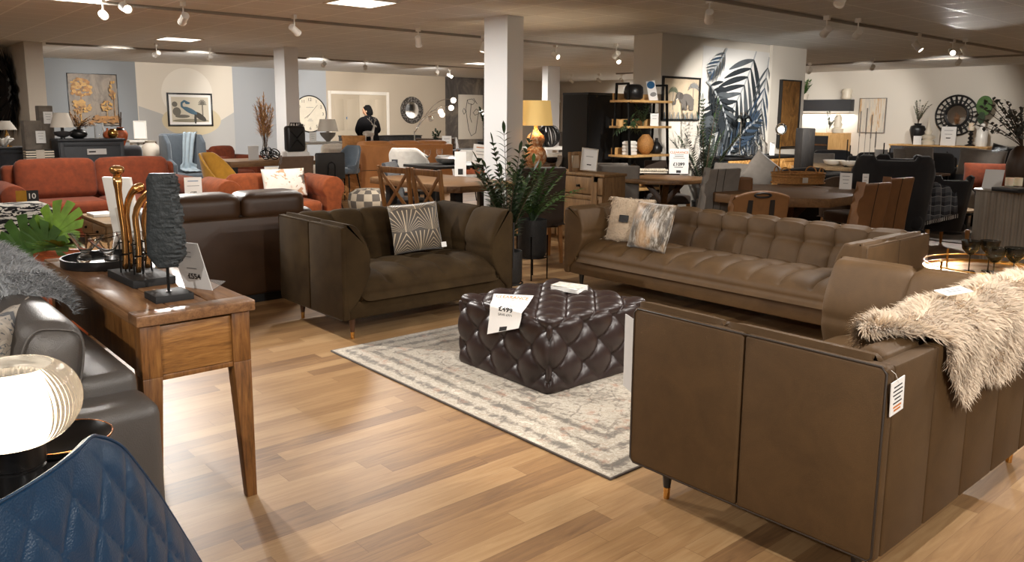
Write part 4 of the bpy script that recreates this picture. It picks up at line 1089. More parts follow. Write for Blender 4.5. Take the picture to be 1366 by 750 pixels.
def round_table_(label, x, y, r, H, mat, legm, name='side_table', cat='table', th=.03):
    t = thing(name, label, cat, (x, y, 0)); B().lathe([(0, H-th), (r-.01, H-th), (r, H-th+.008), (r, H-.006), (r-.006, H), (0, H)], n=40).build('table_top', mat, t, smooth=40)
    B().lathe([(r*.6, 0), (r*.6, .015), (.03, .04), (.025, H-th), (0, H-th)], n=24).build('pedestal', legm, t); return t
def cabinet(label, x0, x1, y0, y1, H, mat, face='-x', nd=2, drawers=1, name='sideboard', topm=None, legz=.08, facem=None, knob='black_metal', side=None):
    """doors and drawers on the face named"""
    cx, cy = (x0+x1)/2, (y0+y1)/2; rz = {'-y': 0, '-x': -PI/2, '+x': PI/2}[face]
    t = thing(name, label, 'sideboard', (cx, cy, 0), rz)
    hx, hy = ((x1-x0)/2, (y1-y0)/2) if face == '-y' else ((y1-y0)/2, (x1-x0)/2)
    B().box(-hx, hx, -hy+.02, hy, legz, H-.03).build('body', mat, t, bevel=.004)
    B().box(-hx-.015, hx+.015, -hy-.012, hy+.01, H-.03, H).build('cabinet_top', topm or mat, t, bevel=.005)
    B().box(-hx+.02, hx-.02, -hy+.04, hy-.02, 0, legz).build('plinth', mat, t)
    w = 2*hx/nd; dh = .2 if drawers else 0; fm = facem or mat
    for k in range(nd):
        a = -hx+w*k+.012; c = a+w-.024
        b = B(); b.box(a, c, -hy, -hy+.022, legz+.02, H-.05-dh); z0, z1 = legz+.02, H-.05-dh; f = .05
        b.box(a, a+f, -hy-.01, -hy, z0, z1).box(c-f, c, -hy-.01, -hy, z0, z1).box(a+f, c-f, -hy-.01, -hy, z0, z0+f).box(a+f, c-f, -hy-.01, -hy, z1-f, z1)
        d = b.build('door', fm, t, bevel=.002); B().ball((c-.04 if k % 2 == 0 else a+.04, -hy-.03, (z0+z1)/2+.12), .016, 10, 6).build('knob', knob, d)
        if drawers:
            d = B().box(a, c, -hy-.008, -hy+.02, H-.045-dh+.01, H-.045).build('drawer', fm, t, bevel=.004)
            B().lathe([(.018, 0), (.008, .02), (.016, .035), (0, .04)], n=12).build('knob', knob, d).matrix_local = T((a+c)/2, -hy-.008, H-.045-dh/2, 0, PI/2)
    return t
def vase(name, label, cat, loc, prof, mat, n=24, group=None, sc=1, ob='body'):
    t = thing(name, label, cat, loc, 0, group)
    B().lathe([(r*sc, z*sc) for r, z in prof], n=n).build(ob, mat, t, smooth=60); return t
def single(o, label, cat, group=None): return tag(o, label, cat, group)
PROF = dict(bottle=[(0, 0), (.08, 0), (.11, .05), (.115, .12), (.07, .19), (.03, .22), (.026, .28), (.034, .29), (.02, .29), (.02, .22)],
 round=[(0, 0), (.07, 0), (.13, .06), (.15, .13), (.13, .21), (.07, .26), (.075, .275), (.06, .275), (.05, .25)],
 urn=[(0, 0), (.08, 0), (.09, .03), (.16, .2), (.18, .32), (.13, .42), (.08, .46), (.1, .5), (.08, .5), (.06, .46)],
 tall=[(0, 0), (.06, 0), (.07, .1), (.075, .3), (.05, .42), (.03, .5), (.04, .53), (.03, .53), (.02, .5)],
 shoulder=[(0, 0), (.07, 0), (.11, .15), (.14, .27), (.12, .34), (.06, .36), (.065, .39), (.05, .39), (.05, .36)],
 bowl=[(0, 0), (.05, 0), (.12, .03), (.15, .08), (.145, .08), (.11, .035), (0, .012)],
 cylv=[(0, 0), (.07, 0), (.07, .25), (.066, .25), (.064, .01), (0, .01)])
def leafb(b, base, d, L, w, up=Vector((0, 0, 1)), droop=.2, seg=4, fold=.15):
    d = Vector(d).normalized(); sd = d.cross(up)
    sd = sd.normalized() if sd.length > 1e-3 else Vector((1, 0, 0)); nn = sd.cross(d); vs = []
    base = Vector(base)
    for k in range(seg+1):
        f = k/seg; ww = w*math.sin(PI*(f*.92+.04))**.8*.5 if k < seg else 0.0004
        c = base+d*L*f-Vector((0, 0, 1))*droop*L*f*f
        vs += [c-sd*ww+nn*ww*fold, c, c+sd*ww+nn*ww*fold]
    fs = []
    for k in range(seg):
        a = 3*k; fs += [(a, a+1, a+4, a+3), (a+1, a+2, a+5, a+4)]
    b.add(vs, fs)
def plant_leaves(b, sb, c, H, n, rnd, spread=.5, leaf=(.12, .03), per=14, droop=.3, start=.25, arch=.25):
    """n arching fronds with paired leaflets; b leaves, sb stems"""
    for k in range(n):
        a = 2*PI*k/n+rnd.uniform(-.4, .4); lean = rnd.uniform(.1, 1)*spread; h = H*rnd.uniform(.6, 1)*(1-.3*lean)
        path = []
        for i in range(9):
            f = i/8; rr = lean*(f**1.5)*H*.9; z = h*(f-arch*f*f*lean)
            path.append(Vector((c[0]+rr*math.cos(a), c[1]+rr*math.sin(a), c[2]+z)))
        sb.tube(path, [.006*(1-.7*i/8) for i in range(9)], 5)
        for j in range(per):
            f = start+(1-start)*j/(per-1)*.98; i = min(7, int(f*8)); p = path[i].lerp(path[i+1], f*8-i); dr = (path[i+1]-path[i]).normalized()
            side = dr.cross(Vector((0, 0, 1))); side = side.normalized() if side.length > 1e-2 else Vector((math.sin(a), -math.cos(a), 0))
            for sg in (-1, 1):
                d = dr*.55+side*sg*.8+Vector((0, 0, rnd.uniform(0, .35))); L = leaf[0]*rnd.uniform(.7, 1.1)*(1-.35*f*f)
                leafb(b, p, d, L, leaf[1]*rnd.uniform(.8, 1.15), droop=droop)
        leafb(b, path[-1], path[-1]-path[-2], leaf[0]*.8, leaf[1], droop=.1)
def picture(label, w, h, loc, rz, frame='black_satin', fw=.03, mat='paper', name='framed_picture', d=.03, cat='picture', mount=0):
    t = thing(name, label, cat, loc, rz)
    b = B(); x, z = w/2, h/2
    b.box(-x, -x+fw, -d, 0, -z, z).box(x-fw, x, -d, 0, -z, z).box(-x+fw, x-fw, -d, 0, z-fw, z).box(-x+fw, x-fw, -d, 0, -z, -z+fw); b.build('frame', frame, t, bevel=.003)
    B().box(-x+fw*.9, x-fw*.9, -d*.6, -.002, -z+fw*.9, z-fw*.9).build('canvas', mat, t); return t
def paint(t, polys, y, mats, name='painted_figure'):
    b = B()
    for k, (mi, pts) in enumerate(polys):
        b.m(mi); yy = y-.0004*k
        if len(pts) > 4: 
            c = (sum(p[0] for p in pts)/len(pts), sum(p[1] for p in pts)/len(pts)); n = len(pts)
            b.add([(p[0], yy, p[1]) for p in pts], [tuple(range(n))])
        else: b.add([(p[0], yy, p[1]) for p in pts], [tuple(range(len(pts)))])
    me = bpy.data.meshes.new(name); me.from_pydata(b.v, [], b.f); me.polygons.foreach_set('material_index', b.mi)
    return link_mesh(name, me, mats, t, 0)
def ell(cx, cz, rx, rz, n=20, rot=0): return [(cx+rx*math.cos(a)*math.cos(rot)-rz*math.sin(a)*math.sin(rot), cz+rx*math.cos(a)*math.sin(rot)+rz*math.sin(a)*math.cos(rot)) for a in [2*PI*k/n for k in range(n)]]
def stroke(pts, w):
    P = [Vector((p[0], p[1])) for p in pts]; out = []
    for k in range(len(P)-1):
        d = (P[k+1]-P[k]).normalized()*w/2; n = Vector((-d.y, d.x)); out.append([tuple(P[k]-n-d*.3), tuple(P[k+1]-n+d*.3), tuple(P[k+1]+n+d*.3), tuple(P[k]+n-d*.3)])
    return out
def card(label, px, py, z, h, w, rz=None, lean=.15, lines=3, mat='paper', group='price cards', name='price_card'):
    p = at(px, py, z); rz = (-math.atan2(p.x, p.y)) if rz is None else rz
    L = [(None, .2+.22*k, h*.03, 'faint_ink', .6-.1*k) for k in range(lines)]
    s_ = sign(name, label, (p.x, p.y, z), rz, w, h, 0, lines=L, mat=mat, foot=False, group=group); s_.rotation_euler = (-lean, 0, rz); s_['category'] = 'price card'; return s_
def lamp(label, loc, base_prof, base_mat, shade_mat, r0, r1, sh, zs, power=0, name='table_lamp', n=28):
    t = thing(name, label, 'lamp', loc)
    B().lathe(base_prof, n=n).build('lamp_base', base_mat, t, smooth=60)
    B().lathe([(r0, zs), (r1, zs+sh), (r1-.004, zs+sh), (r0-.004, zs)], n=n, closed=True).build('lamp_shade', shade_mat, t, smooth=60)
    if power:
        l = bpy.data.lights.new('lamp_glow', 'POINT'); l.energy = power; l.color = (1, .8, .55); l.shadow_soft_size = .04; o = bpy.data.objects.new('lamp_glow', l); COL.objects.link(o); o.parent = t; o.location = (0, 0, zs+sh*.5)
    return t
t = NT('lit_shade'); t.set(col=lin('#d8b878'), rough=.8); t.b.inputs['Emission Color'].default_value = lin('#e6bb70'); t.b.inputs['Emission Strength'].default_value = .55; M['lit_shade'] = t.m
plain('white_shade', '#d9d2c6', .8); t = NT('marble_gourd'); t.set(rough=.25); t.l(t.ramp(t.noise(t.co(), 22, 5, .7, .5), [(.35, '#8f4f2c'), (.5, '#b9875c'), (.62, '#ddc9a8')]), t.b.inputs['Base Color']); M['marble_gourd'] = t.m

# ================================================================ MIDDLE GROUND, LEFT
# dark leather sofa seen from behind
ds = thing('leather_sofa', 'dark brown leather sofa seen from behind, between console and velvet loveseat', 'sofa', (2.50, 6.52, 0), PI)
rbox('back', -.56, .56, .36, .46, .07, .70, 'dark_leather', ds, r=.02); rbox('base', -.56, .56, -.42, .36, .07, .32, 'dark_leather', ds, r=.03)
for k in (-1, 1):
    rbox('back_cushion', min(0, k*.54)+.004, max(0, k*.54)-.004, .10, .45, .66, .885, 'dark_leather', ds, r=.075, puff=.05)
    rbox('seat_cushion', min(0, k*.44)+.004, max(0, k*.44)-.004, -.44, .2, .3, .47, 'dark_leather', ds, r=.06, puff=.05)
for sx in (-1, 1): rbox('arm', min(sx*.44, sx*.66), max(sx*.44, sx*.66), -.45, .40, .07, .74, 'dark_leather', ds, r=.09, seg=5)
B().box(-.54, .54, -.4, .42, 0, .07).build('plinth', 'black_matt', ds)
# red velvet sofa
g0 = at(85, 328, .05)
RS = gsofa('red velvet two-seat sofa facing the viewer on the left', 2.15, .95, .93, 'red_velvet', (2.58, 10.5, 0), R(0), 2, .22, .72, roll=1, seatz=.50, legz=.09, bt=.18)
# coffee table before it
rect_table('low wooden coffee table with drawers before the red sofa', 2.05, 2.65, 8.3, 9.3, .45, 'light_table_wood', 'light_table_wood', .03, name='coffee_table', lw=.06, inset=.05)
_ct = bpy.data.objects['coffee_table']
for k in (-1, 1):
    d = B().box(-.30, -.285, min(0, k*.44)+.01, max(0, k*.44)-.01, .27, .41).build('drawer', 'light_table_wood', _ct, bevel=.003); B().ball((-.31, k*.22, .34), .014, 8, 5).build('knob', 'black_metal', d)
B().box(-.285, .28, -.46, .46, .26, .42).build('apron', 'light_table_wood', _ct)
o = single(B().box(-.1, .1, -.14, .14, 0, .03).build('brochure', 'paper', bevel=.002), 'white brochure lying on the wooden coffee table', 'brochure'); o.location = (2.18, 8.98, .452)
# armchairs, dark cabinet with items behind the red sofa
CB = cabinet('dark blue-grey chest behind the red sofa', 2.57, 3.42, 12.5, 12.95, 1.14, 'blue_cabinet', '-y', 1, 0)
_p = CB.location
B().box(-.08, .17, -.25, -.235, .92, 1.0).build('name_plate', 'paper_grey', CB)
B().box(-.06, .03, -.2535, -.2505, .95, .97).build('print_line', 'ink', CB)

# ---- far left corner
def flat_back(Y=YB): return Y-.012
# feather mirrors on the pillar face
def feather_mirror(px, py, label, r):
    p = atX(px, py, 2.862); t = thing('feather_mirror', label, 'mirror', (2.868, p.y, p.z), -PI/2, 'black feather mirrors')
    b = B(); rnd = random.Random(int(py))
    for k in range(150):
        a = rnd.uniform(0, 2*PI); L = r*rnd.uniform(.45, .8); d = Vector((math.cos(a), rnd.uniform(-.35, -.02), math.sin(a)))
        leafb(b, (math.cos(a)*r*.32, -.02, math.sin(a)*r*.32), d, L, .11, up=Vector((0, 1, 0)), droop=.05, seg=3)
    b.build('feather', 'feather', t)['kind'] = 'stuff'
    b = B(); b.X = Matrix.Rotation(PI/2, 4, 'X'); b.lathe([(0, 0), (r*.42, 0), (r*.42, .03), (r*.38, .035), (0, .035)], n=32); b.build('backing', 'black_satin', t)
    b = B(); b.X = Matrix.Rotation(PI/2, 4, 'X'); b.lathe([(0, .036), (r*.36, .036), (r*.36, .038), (0, .038)], n=32); b.build('mirror_glass', 'mirror', t)
feather_mirror(15, 122, 'black feather framed mirror on the side of the left pillar', .78)
feather_mirror(-4, 140, 'second feather mirror cut by the left edge of the view', .68)
# dark sideboard below, with lamp and coral
cabinet('long dark grey sideboard at the far left edge', .2, 2.5, 13.6, 14.1, 1.0, 'charcoal_fabric', '-y', 3, 0)
p = at(13, 203, 1.0); p = Vector((atY(13, 203, 13.8).x, 13.8, 1.0))
plain('dark_plinth', '#2a2725', .6)
lamp('small brass lamp with grey dome shade at the far left', (p.x-.02, 13.8, 1.0), [(0, 0), (.06, 0), (.06, .015), (.015, .03), (.028, .08), (.012, .12), (.03, .17), (.012, .22), (.012, .30), (0, .30)], 'brass', 'white_shade', .14, .06, .13, .25)
co = thing('coral_ornament', 'white coral ornament at the far left', 'ornament', (atY(6, 200, 13.7).x, 13.7, 1.0)); b = B()
for k in range(9):
    a = k*.7; b.tube([(0, 0, .02), (.06*math.cos(a), .04*math.sin(a), .08+.02*(k % 3)), (.13*math.cos(a+.2), .06*math.sin(a), .12+.04*(k % 2))], [.03, .022, .012], 7)
b.build('coral', 'white_ceramic', co, smooth=180)
# carved grey wood panels
plain('grey_carved', '#6d6358', .7, var=.3, scale=7, bump=.6, bscale=18)
def gbox(label, px0, px1, pyt, Y, z0, name='wooden_pedestal'):
    a = atY(px0, pyt, Y); c = atY(px1, pyt, Y); t = thing(name, label, 'pedestal', ((a.x+c.x)/2, Y+.12, z0), group='grey carved wooden pedestals'); w = (c.x-a.x)/2; h = a.z-z0
    B().box(-w, w, -.12, .12, 0, h).build('block', 'grey_carved', t, bevel=.01)
    B().box(-w*.85, w*.85, -.128, -.118, h*.1, h*.9).build('carved_panel', 'grey_carved', t, bevel=.006); return t
gbox('tall grey carved pedestal behind, nearest the lamp', 51, 70, 141, 13.2, 0); gbox('shorter grey carved pedestal in front', 31, 55, 161, 12.9, 0)
card('price card on the tall carved pedestal', 66, 165, 1.27, .17, .12, lean=0); card('price card on the short carved pedestal', 54, 191, 1.05, .17, .12, lean=0)
for k_, (cx_, Y_, z_, zz) in enumerate([(66, 13.15, 1.27, 0), (54, 12.85, 1.05, 0)]):
    q = bpy.data.objects['price_card' if k_ == 0 else 'price_card.001']; w_ = atY(cx_, 178, Y_); q.location = (w_.x, Y_, zat(cx_, [165, 191][k_], w_.x, Y_)); q.rotation_euler = (0, 0, 0)
# black and white bellows cushion
bl = thing('bellows_box', 'black and cream pleated box beside the dark chest', 'ornament', (atY(53, 208, 12.6).x, 12.65, zat(53, 216, atY(53, 208, 12.6).x, 12.6)))
b = B(); b2 = B()
for k in range(5):
    z = .033*k; b.box(-.17, .17, -.1, .1, z, z+.018); b2.box(-.155, .155, -.09, .09, z+.018, z+.033)
b.build('pale_pleat', 'cream_ceramic', bl)['kind'] = 'stuff'; b2.build('dark_pleat', 'black_satin', bl)['kind'] = 'stuff'; B().box(-.05, .05, -.112, -.1, 0, .165).build('centre_band', 'beige_fabric', bl)
rect_table('dark stand under the pleated box', bl.location.x-.25, bl.location.x+.22, 12.5, 12.9, bl.location.z-.002, 'charcoal_fabric', 'charcoal_fabric', .3, name='low_stand')
ZC1 = 1.141
def on(px, Y, z=ZC1): return (atY(px, 185, Y).x, Y, z)
lamp('table lamp with pale drum shade and grey bowl base on the dark chest end', on(84, 12.62), [(0, 0), (.03, 0), (.03, .02), (.1, .05), (.115, .10), (.1, .10), (.02, .11), (.02, .2), (0, .2)], 'slate_panel', 'white_shade', .15, .09, .2, .16)
dv = vase('vase', 'dark vase of dried brown leaves on the dark chest', 'vase', on(105, 12.72), [(r, z*.6) for r, z in PROF['round']], 'black_satin', sc=.8)
b = B(); sb = B(); plant_leaves(b, sb, (0, 0, .1), .33, 14, random.Random(2), .75, (.10, .022), 7, .6, .35, .5); b.build('dried_leaf', 'pampas', dv)['kind'] = 'stuff'; sb.build('stem', 'stem_brown', dv)['kind'] = 'stuff'
vase('glass_vase', 'clear glass jar on the dark chest', 'vase', on(133, 12.7), PROF['cylv'], 'clear_glass', sc=.9)
vase('vase', 'small tan bottle vase on the dark chest', 'vase', on(144, 12.72), PROF['bottle'], 'terracotta', sc=.5)
vase('gold_pot', 'small bronze pot on the dark chest', 'vase', on(151, 12.66), PROF['round'], 'brass', sc=.5)
v2 = vase('vase', 'two-tone black and tan vase with sticks beside the dark chest', 'vase', (atY(162, 190, 13.0).x, 13.0, 1.02), PROF['urn'], 'terracotta', sc=.55)
B().lathe([(.055, .2), (.075, .235), (.05, .262), (.04, .262)], n=20).build('dark_neck', 'black_satin', v2)
b = B()
for k in range(4): b.tube([(0, 0, .2), (.02*math.cos(k*2), .02*math.sin(k*2), .5-.03*k)], [.004, .009], 6)
b.build('reed', 'stem_brown', v2)['kind'] = 'stuff'
rbox_t = thing('sofa', 'rounded dark grey sofa back behind the dark chest', 'sofa', (3.2, 13.5, 0))
rbox('back', -.45, .64, -.47, -.27, .06, 1.02, 'charcoal_fabric', rbox_t, r=.09, seg=5); rbox('seat', -.42, .6, -.27, .45, .1, .46, 'charcoal_fabric', rbox_t, r=.06, puff=.03); rbox('arm', .42, .62, -.27, .45, .1, .6, 'charcoal_fabric', rbox_t, r=.06)
B().box(-.4, .6, -.44, .42, 0, .1).build('plinth', 'black_matt', rbox_t)
vase('urn', 'tall pale grey urn left of the wing chair', 'vase', (atY(201, 200, 15.0).x, 15.0, .55), PROF['urn'], 'wall_tan', sc=.95)
round_table_('pale pedestal table under the urn', atY(201, 200, 15).x, 15.0, .3, .55, 'wall_tan', 'wall_tan')
wf = picture('small pale frame leaning beside the urn', .22, .34, (atY(188, 190, 15.62).x, 15.62, 1.2), R(-15), 'white_paint', .02, 'paper', 'photo_frame'); wf.rotation_euler = (R(-14), 0, R(-15))
rect_table('pale console behind the urn', atY(176, 200, 15.4).x, atY(200, 200, 15.4).x, 15.5, 15.8, 1.02, 'white_paint', 'white_paint', .04, name='console_table')
parsons('dark brown angled armchair left of the wing chair', 'mid_brown_fabric', (*gx(210, 16.6), 0), R(120), H=1.0, W=.5)
# painting and framed print on the back wall
pg_ = [atY(*q, YB) for q in ((88, 97), (155, 100), (95, 168), (157, 168))]
wd, hg = pg_[1].x-pg_[0].x, pg_[0].z-pg_[2].z
t = NT('gold_tree_canvas'); t.set(rough=.5)
t.l(t.ramp(t.noise(t.co((2.2, 1, 1.2)), 1.6, 6, .7, 1), [(.35, '#5d5246'), (.55, '#857766'), (.75, '#6a5f52')]), t.b.inputs['Base Color']); M['gold_tree_canvas'] = t.m
plain('gold_leaf', '#96682e', .55, 0, var=.4, scale=14); plain('gold_bright', '#b08436', .5, 0, var=.3, scale=20)
pt_ = picture('large canvas of golden trees on the blue wall at the left', wd, hg, ((pg_[0].x+pg_[1].x)/2, YB, (pg_[0].z+pg_[2].z)/2), 0, 'black_satin', .015, 'gold_tree_canvas', 'canvas_painting', .04)
rnd = random.Random(12); pol = []
def tree(cx, cz, w, h, mi, n=45):
    pol.append((mi, [(cx-w*.03, cz-h*1.1), (cx+w*.03, cz-h*1.1), (cx+w*.02, cz), (cx-w*.02, cz)]))
    for _ in range(n):
        a, r_ = rnd.uniform(0, 2*PI), rnd.random()**.5; x, z = cx+w*.46*r_*math.cos(a), cz+h*.42*r_*math.sin(a)
        if abs(x) > wd/2-.08: continue
        pol.append((mi if rnd.random() < .7 else 1-mi, ell(x, z, w*.10*rnd.uniform(.5, 1.2), h*.07*rnd.uniform(.6, 1.2), 7, rnd.uniform(-.5, .5))))
tree(-wd*.25, hg*.22, wd*.5, hg*.42, 0, 80); tree(-wd*.28, -hg*.13, wd*.45, hg*.28, 1, 60); tree(wd*.40, hg*.18, wd*.22, hg*.45, 0, 40); tree(wd*.24, -hg*.12, wd*.24, hg*.26, 1, 40)
for k in range(70): x = rnd.uniform(-wd*.1, wd*.45); z = rnd.uniform(-hg*.45, -hg*.3); pol.append((0, ell(x, z, .05, .02, 6)))
paint(pt_, pol, -.028, ['gold_leaf', 'gold_bright'], 'painted_trees')
q = [atY(*c_, YB) for c_ in ((221.5, 123.5), (282, 125), (225.5, 168.5))]; wd, hg = q[1].x-q[0].x, q[0].z-q[2].z
plain('print_paper', '#cfc7b4', .6); plain('bird_blue', '#48687c', .6); plain('bird_grey', '#6f6a60', .6); plain('print_dark', '#3f3c34', .6); plain('print_mid', '#8d8773', .6)
bp = picture('framed print of a long-necked blue bird on the cream wall', wd, hg, (q[0].x+wd/2, YB, q[0].z-hg/2), 0, 'black_satin', .04, 'paper', 'framed_picture', .04)
B().box(-wd/2+.1, wd/2-.1, -.026, -.023, -hg/2+.1, hg/2-.1).build('print', 'print_paper', bp)
pol = [(1, ell(0, -hg*.33, wd*.40, hg*.05)), (2, ell(-wd*.3, -hg*.06, wd*.09, hg*.13)), (2, ell(-wd*.34, hg*.16, wd*.06, hg*.08)), (2, ell(-wd*.18, -hg*.2, wd*.16, hg*.05))]
for k in range(9): a = PI*k/8; pol += [(2, s_) for s_ in stroke([(wd*.27, hg*.16), (wd*.27+wd*.09*math.cos(a), hg*.16+hg*.15*math.sin(a))], .022)]
pol += [(2, s_) for s_ in stroke([(wd*.27, -hg*.3), (wd*.27, hg*.16)], .03)]
pol += [(3, ell(wd*.20, -hg*.20, wd*.17, hg*.085, 20, -.6)), (0, ell(-wd*.01, -hg*.03, wd*.17, hg*.075, 20, -.45))]
pol += [(0, s_) for s_ in stroke([(-wd*.13, hg*.03), (-wd*.19, hg*.10), (-wd*.19, hg*.2), (-wd*.13, hg*.26), (-wd*.07, hg*.22)], .05)]+[(0, ell(-wd*.06, hg*.2, .06, .03)), (3, ell(wd*.1, -hg*.28, .03, .12))]
paint(bp, pol, -.028, ['bird_blue', 'print_mid', 'bird_grey', 'print_dark'], 'printed_bird')
# wing chair and its throw, dark
wc = thing('wing_chair', 'tall blue-grey wing chair with a pale throw, beside the yellow chair', 'armchair', (4.93, 14.45, 0), R(8))
rbox('back', -.34, .34, .1, .26, .12, 1.16, 'blue_grey_fabric', wc, r=.05, seg=4)
for sx in (-1, 1):
    b = B(); pl = [(-.30, .15), (.2, .15), (.2, 1.14), (.02, 1.14), (-.10, 1.0), (-.12, .72), (-.30, .64)]; x0, x1 = min(sx*.28, sx*.36), max(sx*.28, sx*.36)
    n = len(pl); b.add([(x0, y, z) for y, z in pl]+[(x1, y, z) for y, z in pl], [tuple(range(n-1, -1, -1)), tuple(range(n, 2*n))]+[(k, (k+1) % n, n+(k+1) % n, n+k) for k in range(n)]); b.build('wing', 'blue_grey_fabric', wc, bevel=.025, seg=3, smooth=60)
rbox('seat_cushion', -.27, .27, -.33, .12, .3, .48, 'blue_grey_fabric', wc, r=.06, puff=.05); rbox('base', -.33, .33, -.29, .2, .12, .3, 'blue_grey_fabric', wc, r=.03)
for sx in (-1, 1):
    for y in (-.25, .2): B().lathe([(.014, 0), (.022, .13)], (sx*.28, y, 0), 10).build('leg', 'dark_wood', wc)
th = thing('throw_blanket', 'pale blue-grey throw hanging over the wing chair', 'throw', (4.93, 14.45, 0), R(8))
def thr(u, v):
    x = .07+.26*u*(.45+.55*(1-v)) if v < .6 else .03+.3*u; pts = [(.12, 1.175), (.075, 1.165), (.06, 1.0), (.04, .75), (.02, .54), (-.12, .52), (-.28, .51)]; k = v*(len(pts)-1); i = min(len(pts)-2, int(k)); f = k-i
    y = pts[i][0]+(pts[i+1][0]-pts[i][0])*f; z = pts[i][1]+(pts[i+1][1]-pts[i][1])*f; return (x-.02-.15*v, y-.012-.012*math.sin(u*16), z+.006*math.sin(u*16))
B().grid(thr, 24, 40).build('cloth', 'light_blue_fabric', th, solid=.008, smooth=180)
# yellow chair
yc = tub_chair('mustard yellow dining chair with black legs', 'yellow_fabric', (*gx(299, 12.0), 0), R(40), H=.95, arm=.58, seat=.50, W=.62)
gsofa('rust velvet armchair with rolled arm behind the yellow chair', 1.0, .85, .86, 'red_velvet', (6.05, 15.3, 0), R(20), 1, .22, .72, roll=1, cat='armchair', name='armchair')
# blue pad under
o = thing('pouf', 'low blue-grey pouf behind the yellow chair legs', 'pouf', (5.65, 15.9, 0)) ; rbox('cover', -.3, .3, -.3, .3, .0, .3, 'light_blue_pad', o, r=.12, puff=.04)
# orange chesterfield and its cushion
CF = gsofa('orange velvet chesterfield with rolled arms and a printed cushion', 1.5, .85, .74, 'orange_velvet', (4.28, 9.5, 0), R(-4), 2, .24, .74, roll=1, seatz=.44, bt=.24)
b = B()
for k in range(7):
    for r_ in (0, 1): b.ball((-.55+.18*k+.09*r_, .165, .52+.1*r_), .013, 8, 5)
b.build('button', 'red_velvet', CF)['kind'] = 'stuff'
t = NT('animal_print'); t.set(rough=.9); t.l(t.ramp(t.noise(t.co((6, 6, 8)), 1, 3, .6, .8), [(.0, '#8d6f52'), (.38, '#c49a78'), (.42, '#e6e0d4'), (.6, '#ece7dc'), (.64, '#b89a80'), (.7, '#6b645c')]), t.b.inputs['Base Color']); M['animal_print'] = t.m
cu = thing('scatter_cushion', 'white cushion with small animal print on the orange chesterfield', 'cushion', (4.42, 9.42, .66), R(-4)); cu.rotation_euler = (R(-16), 0, R(-4)); pillow('cushion_cover', .56, .36, .13, 'animal_print', cu, T())
# long table, chairs, things on it
rect_table('long wooden table on black legs behind the chesterfield', 4.75, 6.5, 11.95, 12.8, .79, 'table_wood', 'black_matt', .09, lw=.11, inset=.06)
parsons('brown leather chair seen from behind at the long table', 'mid_brown_fabric', (5.36, 11.25, 0), PI, H=.9, W=.52, legm='black_metal')
def ring_chair():
    t = thing('metal_chair', 'black quilted chair with a round metal disc on its back', 'chair', (5.98, 11.35, 0), PI)
    rbox('backrest', -.25, .25, .20, .25, .52, .93, 'black_leather', t, r=.06, puff=.0); rbox('seat', -.24, .24, -.24, .22, .44, .50, 'black_leather', t, r=.025)
    b = B(); b.tube([(-.06, .262, .45), (-.06, .268, .72), (-.045, .268, .765), (0, .268, .785), (.045, .268, .765), (.06, .268, .72), (.06, .262, .45)], .009, 8); b.build('back_hoop', 'black_metal', t)
    B().lathe([(0, 0), (.05, 0), (.05, .008), (0, .008)], n=20).build('disc', 'black_satin', t).matrix_local = T(0, .262, .735, 0, -PI/2)
    for sx in (-1, 1):
        for sy in (-1, 1): B().tube([(sx*.12, sy*.12, .44), (sx*.21, sy*.24, 0)], .010, 8).build('leg', 'black_metal', t)
    return t
ring_chair()
tub_chair('grey quilted bar chair at the end of the long table', 'blue_grey_fabric', (6.95, 12.35, 0), R(-65), H=.97, arm=.64, seat=.60, W=.46, quilt=1, name='bar_chair')
ZL = .792
def ont(px, Y, z=ZL): return (atY(px, 200, Y).x, Y, z)
sign('price_holder', 'grey price holder standing on the long table', ont(338, 12.2), 0, .17, .22, 0, mat='paper_grey', foot=True)
gv = vase('glass_vase', 'clear glass vase of pampas on the long table', 'vase', ont(354, 12.5), [(0, 0), (.05, 0), (.06, .1), (.035, .25), (.045, .36), (.04, .36), (.03, .25), (.052, .1), (.045, .01), (0, .01)], 'clear_glass')
b = B(); sb = B(); rnd = random.Random(9)
for k in range(16):
    a = 2*PI*k/16; lean = .06+.10*rnd.random()
    if k == 0: lean = 0
    top = Vector((lean*math.cos(a)*1.0, lean*math.sin(a)*.6, .9+.17*rnd.random()-lean)); sb.tube([(0, 0, .05), tuple(top*.5+Vector((0, 0, .08))), tuple(top)], .003, 5)
    for j in range(34):
        f = .42+.58*j/33; p = top*f; p.z = top.z*f; d = Vector((math.cos(a)*.5+rnd.gauss(0, .35), math.sin(a)*.4+rnd.gauss(0, .3), .9)); leafb(b, p, d, .17*(1.15-f*.5), .012, droop=.25, seg=3)
b.build('pampas_plume', 'pampas', gv)['kind'] = 'stuff'; sb.build('stem', 'stem_brown', gv)['kind'] = 'stuff'
for k, (px, r_) in enumerate([(356, .10), (366, .085)]):
    t = thing('wire_ball', ['left black wire ball on the long table', 'right black wire ball on the long table'][k], 'ornament', (ont(px, 12.15)[0], 12.15, ZL+r_), 0, 'black wire balls'); b = B()
    for a in range(5):
        m_ = Matrix.Rotation(a*.63+k, 3, 'Z') @ Matrix.Rotation(.4+a*.5, 3, 'X'); b.tube([m_ @ Vector((r_*math.cos(q_), r_*math.sin(q_), 0)) for q_ in [2*PI*i/24 for i in range(24)]], .007, 6, closed=True)
    b.build('wire', 'black_metal', t)
jc = thing('jerry_can', 'black metal fuel can on the long table', 'ornament', (5.98, 12.3, ZL+.11))
B().box(-.165, .165, -.08, .08, 0, .42).build('can_body', 'black_satin', jc, bevel=.05, seg=4, smooth=50)
b = B()
